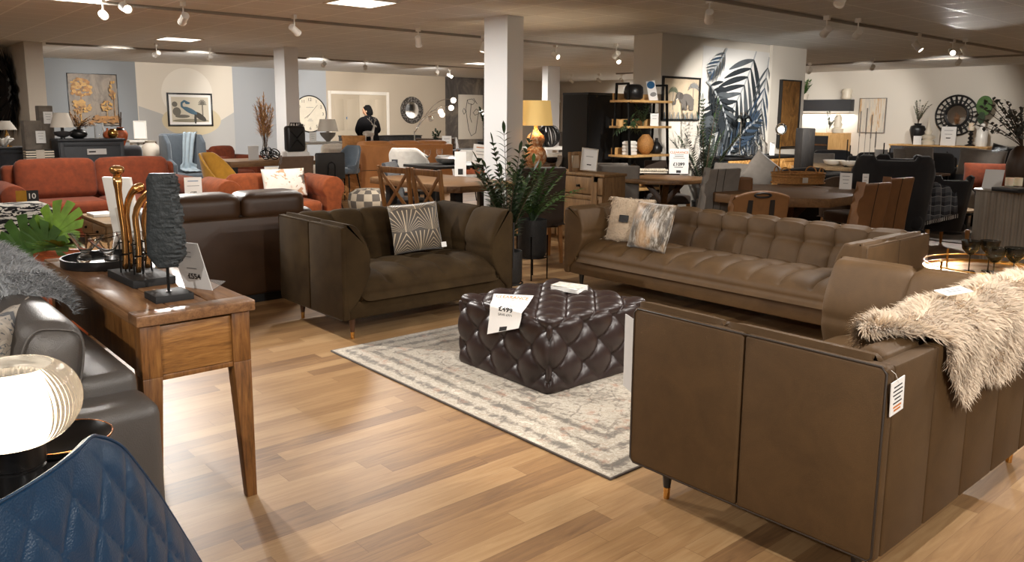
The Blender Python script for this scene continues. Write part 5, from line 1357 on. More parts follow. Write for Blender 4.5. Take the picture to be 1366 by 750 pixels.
for s_ in (-1, 1): b.bar((s_*-.11, -.083, .10), (s_*-.03, -.083, .21), .02, .008).bar((s_*.11, -.083, .32), (s_*.03, -.083, .21), .02, .008) if 0 else b.bar((s_*.11, -.084, .08), (0, -.084, .2), .022, .012).bar((s_*.11, -.084, .34), (0, -.084, .22), .022, .012)
b.build('pressed_cross', 'black_metal', jc)
b = B()
for x in (-.05, 0, .05): b.tube([(x-.03, 0, .41), (x-.02, 0, .465), (x+.06, 0, .465), (x+.07, 0, .41)], .009, 6)
b.build('handle', 'black_metal', jc); B().cyl((.12, 0, .4), .035, .05).build('cap', 'black_satin', jc)
rect_table('small dark riser under the fuel can', 5.76, 6.2, 12.16, 12.44, ZL+.108, 'white_paint', 'white_paint', .02, name='display_riser'); bpy.data.objects['display_riser'].location.z = 0
for nm in ('display_riser',):
    for ch in list(bpy.data.objects[nm].children): bpy.data.objects.remove(ch)
B().box(-.2, .2, -.12, .12, ZL, ZL+.105).build('riser_block', 'paper', bpy.data.objects['display_riser'])
card('open white brochure on the long table', 418, 214, ZL, .12, .3, lean=1.0, lines=1)
# patchwork pouf
t = NT('patchwork'); t.set(rough=.9)
g = t.n('TexCoord'); sp = t.n('SeparateXYZ'); t.l(g.outputs['Object'], sp.inputs[0])
ang = mth(t, 'MULTIPLY', mth(t, 'ARCTAN2', sp.outputs[1], sp.outputs[0]), 16/(2*PI)); hgt = mth(t, 'MULTIPLY', mth(t, 'SUBTRACT', sp.outputs[2], mth(t, 'LENGTH', 0, 0) if 0 else mth(t, 'SQRT', mth(t, 'ADD', mth(t, 'POWER', sp.outputs[0], 2), mth(t, 'POWER', sp.outputs[1], 2)))), 7)
ck = mth(t, 'MODULO', mth(t, 'ADD', mth(t, 'FLOOR', ang), mth(t, 'ADD', mth(t, 'FLOOR', hgt), 20)), 2); ck = mth(t, 'ABSOLUTE', ck)
mx = t.n('Mix', data_type='RGBA'); t.l(ck, mx.inputs[0]); mx.inputs[6].default_value = lin('#4c453e'); mx.inputs[7].default_value = lin('#968a78'); t.l(mx.outputs[2], t.b.inputs['Base Color']); M['patchwork'] = t.m
pf = thing('pouf', 'round patchwork pouf in brown and beige squares', 'pouf', (6.55, 10.95, 0)); B().lathe([(0, 0), (.26, 0), (.315, .05), (.335, .17), (.31, .29), (.2, .355), (0, .37)], n=48).build('cover', 'patchwork', pf, smooth=180)
o = thing('pouf', 'low orange pouf top showing behind the velvet loveseat', 'pouf', (5.1, 9.35, 0)); B().lathe([(0, 0), (.2, 0), (.24, .1), (.22, .2), (0, .24)], n=32).build('cover', 'orange_velvet', o, smooth=180)
# tan leather sofa, back to viewer
tn = thing('leather_sofa', 'tan leather sofa seen from behind in the middle distance', 'sofa', (8.45, 13.1, 0), PI)
rbox('back', -1.05, 1.05, .32, .45, .06, .97, 'tan_leather', tn, r=.05, seg=4); b = B(); b.box(-1.03, 1.03, .448, .455, .505, .515); b.build('seam', 'dark_piping', tn)
rbox('seat_cushion', -.9, .9, -.45, .3, .3, .46, 'tan_leather', tn, r=.06, puff=.02)
for sx in (-1, 1): rbox('arm', min(sx*.88, sx*1.12), max(sx*.88, sx*1.12), -.45, .36, .06, .74, 'tan_leather', tn, r=.08, seg=4)
for k in (-1, 0, 1): rbox('back_cushion', k*.64-.315, k*.64+.315, .12, .40, .72, 1.03, 'tan_leather', tn, r=.07, puff=.06)
B().box(-1, 1, -.4, .4, 0, .06).build('plinth', 'black_matt', tn)
# grey tub chair with white piping, dark armless chair
tub_chair('pale grey tub chair with white piping', 'light_grey_fabric', (*gx(548, 12.0), 0), R(125), H=1.02, arm=.72, seat=.50, W=.62, pipe='white_paint')
parsons('dark grey upholstered chair behind the left cross-back chair', 'charcoal_fabric', (*gx(549, 10.0), 0), R(40), H=.93, W=.50, legm='dark_wood')
# cross-back chairs
def xchair(label, loc, rz):
    t = thing('cross_back_chair', label, 'chair', loc, rz, 'wooden cross-back chairs'); W_ = .46; h = W_/2; Hh = 1.0
    # faces -y, back at +y
    top, bot = (.27, Hh), (.20, .46)
    def pt_(x, f): return (x, .20+.07*f, .46+(Hh-.46)*f)
    for sx in (-1, 1):
        B().bar(pt_(sx*h*.9, -.02), pt_(sx*h, 1.0), .04, .03).build('back_post', 'chair_wood', t, bevel=.003); B().bar((sx*h*.9, .20, .46), (sx*h*.95, .26, 0), .036).build('leg', 'chair_wood', t, bevel=.003); B().bar((sx*h*.9, -.2, .45), (sx*h*.9, -.2, 0), .036).build('leg', 'chair_wood', t, bevel=.003)
    b = B(); b.bar(pt_(-h, .93), pt_(h, .93), .022, .06).build('top_rail', 'chair_wood', t, bevel=.003)
    B().bar(pt_(-h, .12), pt_(h, .12), .022, .05).build('lower_rail', 'chair_wood', t, bevel=.003)
    b = B(); b.bar(pt_(-h*.88, .15), pt_(h*.88, .88), .016, .034); b.build('cross_bar', 'chair_wood', t, bevel=.002)
    b = B(); b.bar(pt_(h*.88, .15), pt_(-h*.88, .88), .016, .034); b.build('cross_bar', 'chair_wood', t, bevel=.002)
    rbox('seat', -h, h, -.23, .2, .43, .48, 'dark_brown_fabric', t, r=.015); return t
X1 = xchair('left wooden cross-back chair at the rustic table', (4.62, atX(566, 240, 4.75).y, 0), R(96))
X2 = copy_tree(X1, (4.66, atX(608, 240, 4.75).y, 0), R(90), 'right wooden cross-back chair at the rustic table')
rect_table('rustic wooden dining table on black legs behind the cross-back chairs', 4.95, 5.95, 6.62, 8.35, .775, 'table_wood', 'black_matt', .07, cut=.1, lw=.1, inset=.22)

# ================================================================ MIDDLE, AROUND THE BIG COLUMN
def pot(label, x, y, z0, r, h, legs, name='planter', rw=0):
    t = thing(name, label, 'planter', (x, y, 0), 0, 'black planters by the velvet loveseat')
    B().lathe([(0, z0), (r*.8, z0), (r, z0+h*.15), (r, z0+h), (r*.92, z0+h), (r*.9, z0+h-.05), (0, z0+h-.05)], n=36).build('pot', 'stone_pot', t, smooth=50)
    b = B(); b.tube([(r*1.04*math.cos(a), r*1.04*math.sin(a), z0+.01) for a in [2*PI*k/28 for k in range(28)]], .007, 6, closed=True)
    b.build('stand_ring', 'black_metal', t)
    for k in range(4): a = PI/4+PI/2*k; B().tube([(r*1.05*math.cos(a), r*1.05*math.sin(a), z0+(h*.6 if legs else 0)), (r*1.05*math.cos(a), r*1.05*math.sin(a), 0)], .007, 6).build('leg', 'black_metal', t)
    return t
plain('stone_pot', '#191817', .6, bump=.5, bscale=70)
P1 = pot('low black planter with a tall leafy plant right of the velvet loveseat', 4.42, 5.12, .07, .125, .29, 0)
P2 = pot('taller black planter on a stand behind the low one', 4.98, 5.42, .20, .135, .36, 1)
def bush(label, loc, H, n, seed, spread, leaf, per, mats=('leaf_dark', 'stem_brown'), droop=.3, arch=.25, name='potted_plant', start=.25, group=None):
    t = thing(name, label, 'plant', loc, 0, group); b = B(); sb = B(); plant_leaves(b, sb, (0, 0, 0), H, n, random.Random(seed), spread, leaf, per, droop, start, arch)
    b.build('foliage', mats[0], t, smooth=0)['kind'] = 'stuff'; sb.build('stem', mats[1], t)['kind'] = 'stuff'; return t
bush('tall dark green palm-like plant in the low black planter', (4.42, 5.12, .31), 1.12, 17, 3, .42, (.15, .034), 17, start=.22)
bush('glossy green plant in the taller black planter', (4.98, 5.42, .50), .72, 13, 8, .75, (.14, .034), 13, mats=('leaf_green', 'leaf_dark'))
parsons('dark brown upholstered chair with wooden legs right of the plant', 'dark_brown_fabric', (5.68, 6.15, 0), PI+R(-28), H=.99, W=.50)
SDB = cabinet('rustic pine sideboard with drawers under the yellow lamp', 6.69, 7.06, 6.10, 7.62, .86, 'pine_wood_upright', '-x', 2, 1)
for y_ in (-.2, .14): B().box(.58, .672, y_, y_+.06, .08, .83).build('corner_post', 'pine_wood_upright', SDB)
for z_ in (.08, .77): B().box(.62, .672, -.2, .2, z_, z_+.06).build('side_rail', 'pine_wood_upright', SDB)
gz = .861
p = at(712, 222, gz)
YL = lamp('lit yellow drum lamp on a mottled double gourd base', (6.93, min(7.5, atX(712, 222, 6.93).y), gz), [(0, 0), (.08, 0), (.09, .02), (.13, .07), (.145, .14), (.13, .21), (.085, .265), (.10, .30), (.12, .35), (.10, .405), (.05, .45), (.025, .48), (.025, .53), (0, .53)], 'marble_gourd', 'lit_shade', .215, .18, .31, .53, power=14, n=40)
def onS(px, X=6.85, z=gz): q = atX(px, 225, X); return (X, q.y, z)
vase('plate', 'stack of dark plates on the pine sideboard', 'plate', onS(738, 6.78), [(0, 0), (.08, 0), (.15, .02), (.15, .03), (.08, .015), (0, .012)], 'charcoal_fabric')
for k, (px, X) in enumerate([(767, 6.80), (774, 6.92)]):
    q = picture(['front wooden photo frame on the pine sideboard', 'second wooden photo frame behind the front one'][k], .17, .23, (X, atX(px, 222, X).y, gz+.115), R(-30), 'pine_wood_upright', .04, 'mirror', 'photo_frame', .02); q.rotation_euler = (R(-10), 0, R(-30))
so = sign('price_holder', 'tilted white price sheet in a frame on the pine sideboard', onS(785, 6.76), R(-38), .17, .24, 0, lines=[(None, .35, .006, 'faint_ink', .5), (None, .75, .012, 'ink', .3)], frame='beige_fabric', foot=False); so.rotation_euler = (R(-12), R(6), R(-38)); so.location.z = gz+.035
# cream modular sofa behind
gsofa('pale cream sofa seen from behind, beyond the pine sideboard', 1.9, .95, .86, 'beige_fabric', (10.1, 10.1, 0), PI+R(4), 2, .16, .62)
gsofa('second pale cream sofa end nearer the black cabinet', 1.0, .95, .90, 'beige_fabric', (11.35, 9.3, 0), PI+R(20), 1, .16, .62, cat='armchair', name='armchair')
parsons('taupe dining chair behind the lamp base', 'grey_fabric', (8.05, 8.35, 0), PI+R(10), H=.95)
vase('black_bowl', 'dark object behind the plates, low black bowl', 'bowl', (*at(735, 217, .8).xy, .8), PROF['bowl'], 'black_satin'); q = at(735, 217, .8); rect_table('small dark table holding the black bowl', q.x-.3, q.x+.3, q.y-.3, q.y+.3, .8, 'dark_wood')
# black round sculptures
q = at(728, 196, .9)
rect_table('far table holding the black disc ornaments', q.x-.6, q.x+.6, q.y-.35, q.y+.35, .9, 'white_paint', 'white_paint')
for k, (px, r_) in enumerate([(720, .17), (732, .22)]):
    w = at(px, 196, .9); t = thing('disc_ornament', ['smaller black openwork ball left of the larger one', 'larger black openwork ball beyond the pine sideboard'][k], 'ornament', (w.x, w.y, .9+r_)); b = B()
    for a in range(7):
        m_ = Matrix.Rotation(a*PI/7, 3, 'Z') @ Matrix.Rotation(PI/2-.2, 3, 'X'); b.tube([m_ @ Vector((r_*math.cos(q_), r_*math.sin(q_), 0)) for q_ in [2*PI*i/24 for i in range(24)]], .016, 6, closed=True)
    b.build('ring', 'black_satin', t)
# far wall things seen between the columns
t = thing('mirror', 'oval mirror with thin gold rim on the far white wall', 'mirror', (XR-.01, atX(778, 160, XR).y, atX(778, 160, XR).z), -PI/2)
b = B(); b.tube([(.38*math.cos(a), -.02, .62*math.sin(a)) for a in [2*PI*k/40 for k in range(40)]], .022, 8, closed=True); b.build('rim', 'brass', t); b = B(); b.add([(.38*math.cos(a), -.012, .62*math.sin(a)) for a in [2*PI*k/40 for k in range(40)]], [tuple(range(40))]); b.add([(.38*math.cos(a), 0, .62*math.sin(a)) for a in [2*PI*k/40 for k in range(40)]], [tuple(range(40))]); b.build('mirror_glass', 'mirror', t, smooth=0)
t = thing('wall_panel', 'small white thermostat panel on the far wall', 'control panel', (atY(762, 153, YB).x, YB, atY(762, 153, YB).z)); B().box(-.13, .13, -.04, 0, -.16, .16).build('case', 'white_paint', t, bevel=.01); B().box(-.07, .07, -.044, -.04, 0, .1).build('display', 'paint_blue_grey', t)
cabinet('low grey cabinet before the far doorway', atY(745, 190, 19.6).x, atY(757, 190, 19.6).x, 19.4, 19.8, 1.0, 'grey_fabric', '-y', 1, 0)

# ---- black shelving
bc = thing('wardrobe', 'tall black cabinet side behind the ladder shelf', 'cabinet', (8.5, 7.78, 0))
x0, x1 = atY(784, 150, 7.55).x-8.5, 9.28-8.5
B().box(x0, x1, -.22, .25, 0, 1.80).build('body', 'black_matt', bc, bevel=.004); B().box(x0-.005, x1, -.24, .25, 1.80, 1.83).build('top_board', 'black_satin', bc)
for k in (0, 1): B().box(x0+.02+k*(x1-x0)/2, x0-.02+(k+1)*(x1-x0)/2, -.235, -.22, .05, 1.78).build('door', 'black_matt', bc, bevel=.003)
sx0, sx1 = atY(818, 150, 7.25).x, atY(888, 150, 7.0).x; scx = (sx0+sx1)/2; sh = thing('ladder_shelf', 'ladder shelf with oak boards and black frame before the partition', 'shelf', (scx, 7.1, 0)); hw = (sx1-sx0)/2
zs = [zat(850, q_, scx, 7.0) for q_ in (206, 168, 134)]; zs = [zs[0]-.45]+zs
for sxn in (-1, 1):
    b = B(); x = sxn*hw
    b.bar((x, -.22, 0), (x, -.10, zs[-1]+.22), .028).bar((x, .16, 0), (x, .10, zs[-1]+.22), .028).bar((x, -.11, zs[-1]+.21), (x, .11, zs[-1]+.21), .028)
    b.build('side_frame', 'black_metal', sh, bevel=.003)
for z in zs:
    s_ = B().box(-hw-.03, hw+.03, -.19, .19, z-.03, z).build('shelf_board', 'oak_wood', sh, bevel=.003); B().box(-hw, hw, .15, .17, z, z+.09).build('back_board', 'oak_wood', s_)
def onsh(px, k, Y=7.05): return (atY(px, 160, Y).x, Y, zs[k])
vase('vase', 'round black ribbed vase on the top shelf', 'vase', onsh(844, 3), [(0, 0), (.09, 0), (.125, .03), (.13, .1), (.125, .17), (.09, .2), (.07, .205), (.06, .2), (.05, .15)], 'black_satin')
so = sign('leaflet', 'upright blue and white leaflet on the top shelf', onsh(871, 3), R(-10), .15, .27, 0, mat='paper', foot=True); so.rotation_euler = (R(-8), R(-8), R(-12))
paint(so, [(0, ell(-.005, .215, .068, .05, 20)), (1, ell(.01, .085, .055, .03, 14))], -.003, ['blue_ink', 'faint_ink'], 'printed_cover')
CARD = card('white card on the middle shelf', 873, 168, zs[2], .17, .11, lean=.1, lines=2); CARD.location = onsh(873, 2)
bush('trailing green plant on the middle shelf', onsh(842, 2, 7.0), .28, 10, 5, 1.0, (.09, .02), 8, mats=('leaf_dark', 'leaf_dark'), droop=.9, arch=1.6)
bush('spiky dark plant beside the trailing one on the middle shelf', onsh(858, 2, 7.1), .33, 9, 6, .4, (.13, .018), 6, mats=('leaf_dark', 'leaf_dark'))
for px in (828, 846): vase('candle_holder', 'small wooden pot at the left of the middle shelf' if px == 828 else 'small wooden pot under the hanging leaves, middle shelf', 'pot', onsh(px, 2, 7.0), [(0, 0), (.035, 0), (.035, .08), (.03, .08), (0, .06)], 'oak_wood')
t = thing('stacked_vase', 'white stacked ripple block vase on the lower shelf', 'vase', onsh(841, 1)); b = B()
for k in range(4): b.box(-.085, .085, -.06, .06, k*.045, k*.045+.036).box(-.07, .07, -.05, .05, k*.045+.03, k*.045+.05)
b.build('body', 'white_ceramic', t, bevel=.006)
vase('vase', 'tan striped oval vase on the lower shelf', 'vase', onsh(862, 1), [(0, 0), (.05, 0), (.10, .07), (.115, .14), (.10, .2), (.05, .26), (.045, .27), (.03, .26)], 'wicker')
B().box(-.02, .02, -.12, -.118, .17, .23).build('tag', 'paper', bpy.data.objects['vase.006'] if 'vase.006' in bpy.data.objects else None) if 0 else None
vase('vase', 'black narrow-necked vase on the lower shelf', 'vase', onsh(877, 1), PROF['bottle'], 'black_satin', sc=.75)

# ---- partition: mural and pictures
def mural():
    x0, x1 = atY(935, 130, PY).x, 12.12; z0, z1 = .0, 2.58; w = x1-x0
    t = thing('wall_mural', 'mural of blue-black tropical leaves on the partition', 'mural', (x0, PY-.001, 0))
    B().box(0, w, -.004, 0, z0, z1).build('mural_sheet', 'mural_white', t)
    pol = []; rnd = random.Random(21)
    def leaflet(p, a, L, wd, mi, bend=.15):
        pts = []; n = 9
        for sd in (1, -1):
            rng = range(n) if sd > 0 else range(n-1, -1, -1)
            for k in rng:
                f = k/(n-1); cx = L*f; cz = bend*L*f*f*(-1); ww = wd*math.sin(PI*min(1, f*.9+.06))**.8*.5*sd
                x, z = cx, cz+ww; pts.append((p[0]+x*math.cos(a)-z*math.sin(a), p[1]+x*math.sin(a)+z*math.cos(a)))
        pts = [(min(w, max(0, x)), min(z1, max(z0, z))) for x, z in pts]
        pol.append((mi, pts))
    def frond(p, a, L, n, ll, lw, mi, curve=.4, mid=3, both=True, ang=.75):
        pts = []; q = Vector(p); aa = a
        for k in range(n+1):
            pts.append((tuple(q), aa)); q = q+Vector((math.cos(aa), math.sin(aa)))*(L/n); aa -= curve/n
        for s_ in stroke([pp[0] for pp in pts], .035): pol.append((mid, [(min(w, max(0, x)), min(z1, max(z0, z))) for x, z in s_]))
        for k in range(1, n+1):
            f = k/n; l = ll*math.sin(PI*(.15+.8*f))**.6
            for sg in ((1, -1) if both else (1,)):
                leaflet(pts[k][0], pts[k][1]+sg*ang*(1.1-.4*f), l*rnd.uniform(.85, 1.1), lw*rnd.uniform(.8, 1.2), mi if rnd.random() < .7 else (mi+1) % 3, .12*sg)
    # big cut leaf hanging from the top right
    frond((w*.78, 2.58), -2.0, 1.9, 12, .95, .105, 0, curve=.55, ang=.9)
    frond((w*.98, 2.5), -1.75, 2.2, 13, .62, .05, 1, curve=.1, ang=.65)
    frond((w*.05, 2.05), -.55, 1.2, 11, .42, .07, 0, curve=.9, ang=.9)
    frond((w*.30, 2.57), -2.2, .55, 6, .3, .035, 1, curve=.4)
    frond((w*.15, .2), 1.2, 1.3, 10, .5, .035, 1, curve=.7); frond((w*.6, .1), 1.3, 1.2, 10, .5, .035, 2, curve=-.4); frond((w*.95, .2), 1.7, 1.2, 10, .45, .04, 0, curve=-.5)
    frond((w*.35, .9), .9, 1.0, 10, .45, .05, 2, curve=.6)
    paint(t, pol, -.005, ['mural_dark', 'mural_mid', 'mural_blue', 'mural_pale'], 'painted_leaves')
plain('mural_white', '#dcdad6', .8); plain('mural_dark', '#20272c', .8, var=.4, scale=4); plain('mural_mid', '#4f5559', .8, var=.3, scale=4); plain('mural_blue', '#34465a', .8, var=.35, scale=4); plain('mural_pale', '#a9adb0', .8)
mural()
q = [atY(*c_, PY) for c_ in ((883, 101), (933, 102), (882, 161))]; wd, hg = q[1].x-q[0].x, q[0].z-q[2].z
plain('print_cream', '#cbb89c', .7, var=.12, scale=6)
ep = picture('black-framed picture of an elephant among palms on the partition', wd, hg, (q[0].x+wd/2, PY, q[0].z-hg/2), 0, 'black_satin', .03, 'print_cream', 'framed_picture', .035)
pol = []; w_, h_ = wd/2, hg/2
for (cx, cz, s_) in ((-w_*.45, h_*.35, .6), (w_*.62, h_*.55, .7)):
    pol += [(1, k_) for k_ in stroke([(cx, -h_*.5), (cx, cz)], .012)]
    for k in range(9): a = -.3+k*.45; pol += [(1 if cx > 0 else 3, k_) for k_ in stroke([(cx, cz), (cx+w_*.3*s_*math.cos(a), cz+h_*.3*s_*math.sin(a)), (cx+w_*.42*s_*math.cos(a), cz+h_*.25*s_*math.sin(a)-.03)], .018)]
pol += [(0, ell(w_*.22, -h_*.03, w_*.36, h_*.27)), (0, ell(-w_*.16, h_*.14, w_*.17, h_*.17)), (2, ell(-w_*.06, h_*.12, w_*.11, h_*.16, 16, .2))]
for x in (-.02, .14, .38, .5): pol.append((0, [(w_*x, -h_*.52), (w_*(x+.12), -h_*.52), (w_*(x+.13), 0), (w_*(x-.02), 0)]))
pol += [(0, k_) for k_ in stroke([(-w_*.28, h_*.12), (-w_*.36, -h_*.05), (-w_*.38, -h_*.22), (-w_*.46, -h_*.25), (-w_*.5, -h_*.14)], .032)]
pol += [(4, k_) for k_ in stroke([(-w_*.24, h_*.02), (-w_*.34, -h_*.06)], .01)]
pol += [(0, k_) for k_ in stroke([(w_*.56, .0), (w_*.62, -h_*.25)], .01)]
for k in range(16): x = -w_*.9+w_*1.8*k/15; pol += [(1 if k % 3 else 5, k_) for k_ in stroke([(x, -h_*.92), (x+.01*(k % 3-1), -h_*(.62+.1*(k % 2)))], .02)]
plain('elephant_grey', '#6c6660', .7); plain('elephant_dark', '#57514c', .7); paint(ep, pol, -.024, ['elephant_grey', 'faint_ink', 'elephant_dark', 'leaf_sage', 'paper', 'bird_blue'], 'printed_elephant')
q = [atY(*c_, PY-.06) for c_ in ((1040, 106), (1066, 107), (1034, 197))]; wd, hg = q[1].x-q[0].x, q[0].z-q[2].z
t = NT('gold_relief'); t.set(rough=.45, metal=.3); n1 = t.noise(t.co((2, 2, 1.2)), 2.2, 7, .7, 1.5); t.l(t.ramp(n1, [(.3, '#4e3316'), (.5, '#8a6030'), (.7, '#b98a4c')]), t.b.inputs['Base Color']); t.bump(n1, .6, .02); M['gold_relief'] = t.m
picture('tall narrow gold relief panel right of the mural', wd, hg, (q[0].x+wd/2, PY-.06, q[0].z-hg/2), 0, 'black_satin', .02, 'gold_relief', 'wall_panel', .06)
# ---- before the mural
hx0, hx1 = atY(957, 208, 6.9).x, atY(1047, 208, 6.9).x
t = NT('herringbone_wood'); t.set(rough=.5)
g = t.n('TexCoord'); sp = t.n('SeparateXYZ'); t.l(g.outputs['Object'], sp.inputs[0])
tri = mth(t, 'ABSOLUTE', mth(t, 'SUBTRACT', mth(t, 'FRACT', mth(t, 'DIVIDE', sp.outputs[0], .22)), .5)); dd = mth(t, 'FLOOR', mth(t, 'MULTIPLY', mth(t, 'ADD', sp.outputs[2], mth(t, 'MULTIPLY', tri, .22)), 24))
wn = t.n('TexWhiteNoise', noise_dimensions='1D'); t.l(mth(t, 'ADD', dd, mth(t, 'FLOOR', mth(t, 'DIVIDE', sp.outputs[0], .11))), wn.inputs['W']); t.l(t.ramp(wn.outputs['Value'], [(0, '#8f6231'), (.5, '#b88748'), (1, '#cfa163')]), t.b.inputs['Base Color']); M['herringbone_wood'] = t.m
zt = zat(1000, 208, (hx0+hx1)/2, 6.7)
HB = cabinet('sideboard with herringbone wooden doors and black top before the mural', hx0, hx1, 6.7, 7.15, zt, 'black_matt', '-y', 4, 0, topm='black_matt', facem='herringbone_wood')
bush('tall feathery bamboo plant before the mural', (atY(945, 230, 6.95).x-.1, 6.95, .28), 1.55, 16, 11, .36, (.16, .022), 22, start=.3, mats=('leaf_dark', 'stem_brown'))
vase('planter', 'dark pot of the bamboo plant', 'planter', (atY(945, 230, 6.95).x-.1, 6.95, 0), [(0, 0), (.14, 0), (.17, .3), (.15, .3), (.13, .26), (0, .26)], 'stone_pot')
def onH(px, Y=6.85): return (atY(px, 200, Y).x, Y, zt)
for px, sc_, lb_ in ((1006, 1.0, 'large clear glass bottle on the herringbone sideboard'), (1013, 1.25, 'taller clear glass bottle behind the large one')):
    vase('glass_bottle', lb_, 'bottle', onH(px, 6.85 if px == 1006 else 6.98), [(0, 0), (.09, 0), (.095, .02), (.095, .14), (.035, .2), (.03, .25), (.036, .26), (.03, .26), (.025, .2), (.085, .135), (.085, .02), (0, .012)], 'clear_glass', sc=sc_)
vase('plate', 'black plate on the herringbone sideboard', 'plate', onH(980, 6.82), [(0, 0), (.12, 0), (.17, .02), (.12, .01), (0, .01)], 'black_satin')
CARD = card('narrow white card at the right of the herringbone sideboard', 1030, 208, zt, .2, .07, lean=.05, lines=2); CARD.location = onH(1030, 6.8)
fl = thing('floor_lamp', 'floor lamp with small glass shades before the mural', 'lamp', (atY(990, 160, 7.2).x, 7.22, 0)); zz = zat(990, 160, fl.location.x, 7.22)
B().lathe([(.13, 0), (.13, .02), (.012, .03), (.012, zz+.1), (0, zz+.1)], n=20).build('pole', 'chrome', fl); b = B()
for s_ in (-1, 1): b.tube([(0, 0, zz+.1), (s_*.06, -.03, zz+.12), (s_*.12, -.05, zz+.05)], .006, 6)
b.build('arm', 'chrome', fl)
for s_ in (-1, 1): B().lathe([(.02, .05), (.07, -.04), (.066, -.04), (.016, .05)], (s_*.12, -.05, zz+.02), 20).build('glass_shade', 'smoke_glass', fl); B().ball((s_*.12, -.05, zz-.005), .025, 12, 8).build('bulb', 'globe_emit', fl)
gl = thing('floor_lamp', 'clear globe lamp glowing in front of the gold panel', 'lamp', (atY(1042, 172, 6.9).x, 6.55, 0)); gl.location.x = atY(1042, 172, 6.55).x; zz = zat(1042, 172, gl.location.x, 6.55)
B().lathe([(.12, 0), (.12, .02), (.01, .03), (.01, zz-.1), (.03, zz-.09), (0, zz-.09)], n=20).build('pole', 'brass', gl); B().lathe([(r_, z_) for r_, z_ in [(.03, -.088), (.07, -.06), (.088, 0), (.07, .055), (.03, .083), (0, .088)]], (0, 0, zz), 28).build('glass_globe', 'clear_glass', gl, smooth=180); B().ball((0, 0, zz-.01), .035, 16, 10).build('bulb', 'bulb_emit', gl)
t = thing('wooden_pedestal', 'charred dark wooden column right of the gold panel', 'pedestal', (*atD(1073, 12.3).xy, 0), R(-30)); zz = zat(1076, 171, t.location.x, t.location.y); B().box(-.1, .1, -.1, .1, 0, zz).build('block', 'burnt_wood', t, bevel=.015); B().box(-.12, .12, -.12, .12, 0, .05).build('foot', 'burnt_wood', t)

# ---- octagonal table with £1099 sign, its chairs
tx, ty = at(883, 238, .76).xy
rect_table('octagonal grey-brown table holding the £1099 sign', tx-.56, tx+.56, ty-.52, ty+.45, .77, 'table_wood', 'dark_wood', .045, 'ped', cut=.3)
w = at(905, 232, .77)
so = sign('clearance_sign', 'clearance sign priced £1099 on the octagonal table', (w.x, w.y, .772), -math.atan2(w.x, w.y), .25, .33, 0, lines=[('CLEARANCE', .15, .042, 'orange_ink', .0008), (None, .24, .006, 'faint_ink', .5), (None, .31, .008, 'ink', .45), (None, .38, .008, 'faint_ink', .6), ('£1099', .62, .06, 'ink', .0018), (None, .74, .008, 'ink', .45)]); so.rotation_euler = (R(-8), 0, so.rotation_euler.z)
B().box(-.03, .03, -.003, -.0016, .01, .045).build('printed_badge', 'ink', so)
w = at(868, 231, .77); tr = thing('tray', 'white beaded tray on the octagonal table', 'tray', (w.x, w.y, .772), R(-40)); b = B(); b.box(-.21, .21, -.08, .08, 0, .02).box(-.17, .17, -.05, .05, .02, .035); b.build('tray_body', 'cream_ceramic', tr, bevel=.01); b = B()
for k in range(16):
    for s_ in (-1, 1): b.ball((-.2+.4*k/15, s_*.08, .042), .016, 8, 5)
b.build('bead', 'cream_ceramic', tr)['kind'] = 'stuff'
vase('vase', 'small dark vase at the left end of the octagonal table', 'vase', (*at(846, 229, .77).xy, .772), PROF['bottle'], 'black_satin', sc=.5)
parsons('taupe grey chair right of the pine sideboard', 'grey_fabric', (*gx(826, 10.0), 0), PI+R(-48), H=.93, W=.5)
parsons('grey chair with piped seams leaning before the octagonal table', 'grey_fabric', (*gx(938, 8.5), 0), PI+R(-8), H=1.0, W=.48, seam=(.5, .72), legm='dark_wood')
parsons('grey chair behind the sign of the octagonal table', 'dark_brown_fabric', (*gx(893, 11.0), 0), R(-30), H=.92, W=.48)
parsons('mid grey chair right of the octagonal table, half hidden', 'grey_fabric', (*gx(966, 10.6), 0), R(-80), H=.92, W=.5)
parsons('taupe chair top behind the price frames', 'grey_fabric', (*gx(808, 10.5), 0), PI+R(-40), H=.93, W=.5)

# ================================================================ RIGHT SIDE
# octagonal wooden table with wicker tray
tx, ty = at(1052, 252, .77).xy
T2 = rect_table('octagonal wooden dining table holding the wicker tray', 6.65, 8.35, 3.62, 5.0, .77, 'table_wood_y', 'dark_wood', .085, 'ped', cut=.42)
w = at(1064, 245, .77)
wt = thing('wicker_tray', 'oval wicker tray with looped handles on the octagonal table', 'tray', (w.x, w.y, .772), R(-38))
b = B(); rx, ry = .29, .19
def tw(off, fl=False):
    def f(u, v): a = 2*PI*u; k = 1+.04*v-off; q = .004*math.sin(u*2*PI*30)*math.sin(v*28); return ((rx+q)*k*math.cos(a), (ry+q)*k*math.sin(a), .005+.115*v)
    return f
b.grid(tw(0), 120, 14, closeu=True); b.grid(tw(.03), 60, 8, closeu=True, flip=True); b.add([(rx*math.cos(a), ry*math.sin(a), .008) for a in [2*PI*k/40 for k in range(40)]], [tuple(range(40))])
for z, r_ in ((.01, .008), (.12, .010), (.085, .006)): b.tube([((rx*1.03+.004)*math.cos(a), (ry*1.03+.004)*math.sin(a), z) for a in [2*PI*k/48 for k in range(48)]], r_, 6, closed=True)
b.build('basket', 'wicker', wt, smooth=60)
for k in range(4):
    a = PI/4+PI/2*k; c = Vector((rx*math.cos(a), ry*math.sin(a), .11)); tn_ = Vector((-math.sin(a), math.cos(a), 0)); B().tube([c+tn_*.065*math.cos(q_)+Vector((0, 0, .075*math.sin(q_))) for q_ in [PI*i/12 for i in range(13)]], .008, 7).build('handle', 'wicker', wt, smooth=180)
B().box(-.03, .03, -ry*1.06-.004, -ry*1.06, .02, .08).build('label', 'beige_fabric', wt)
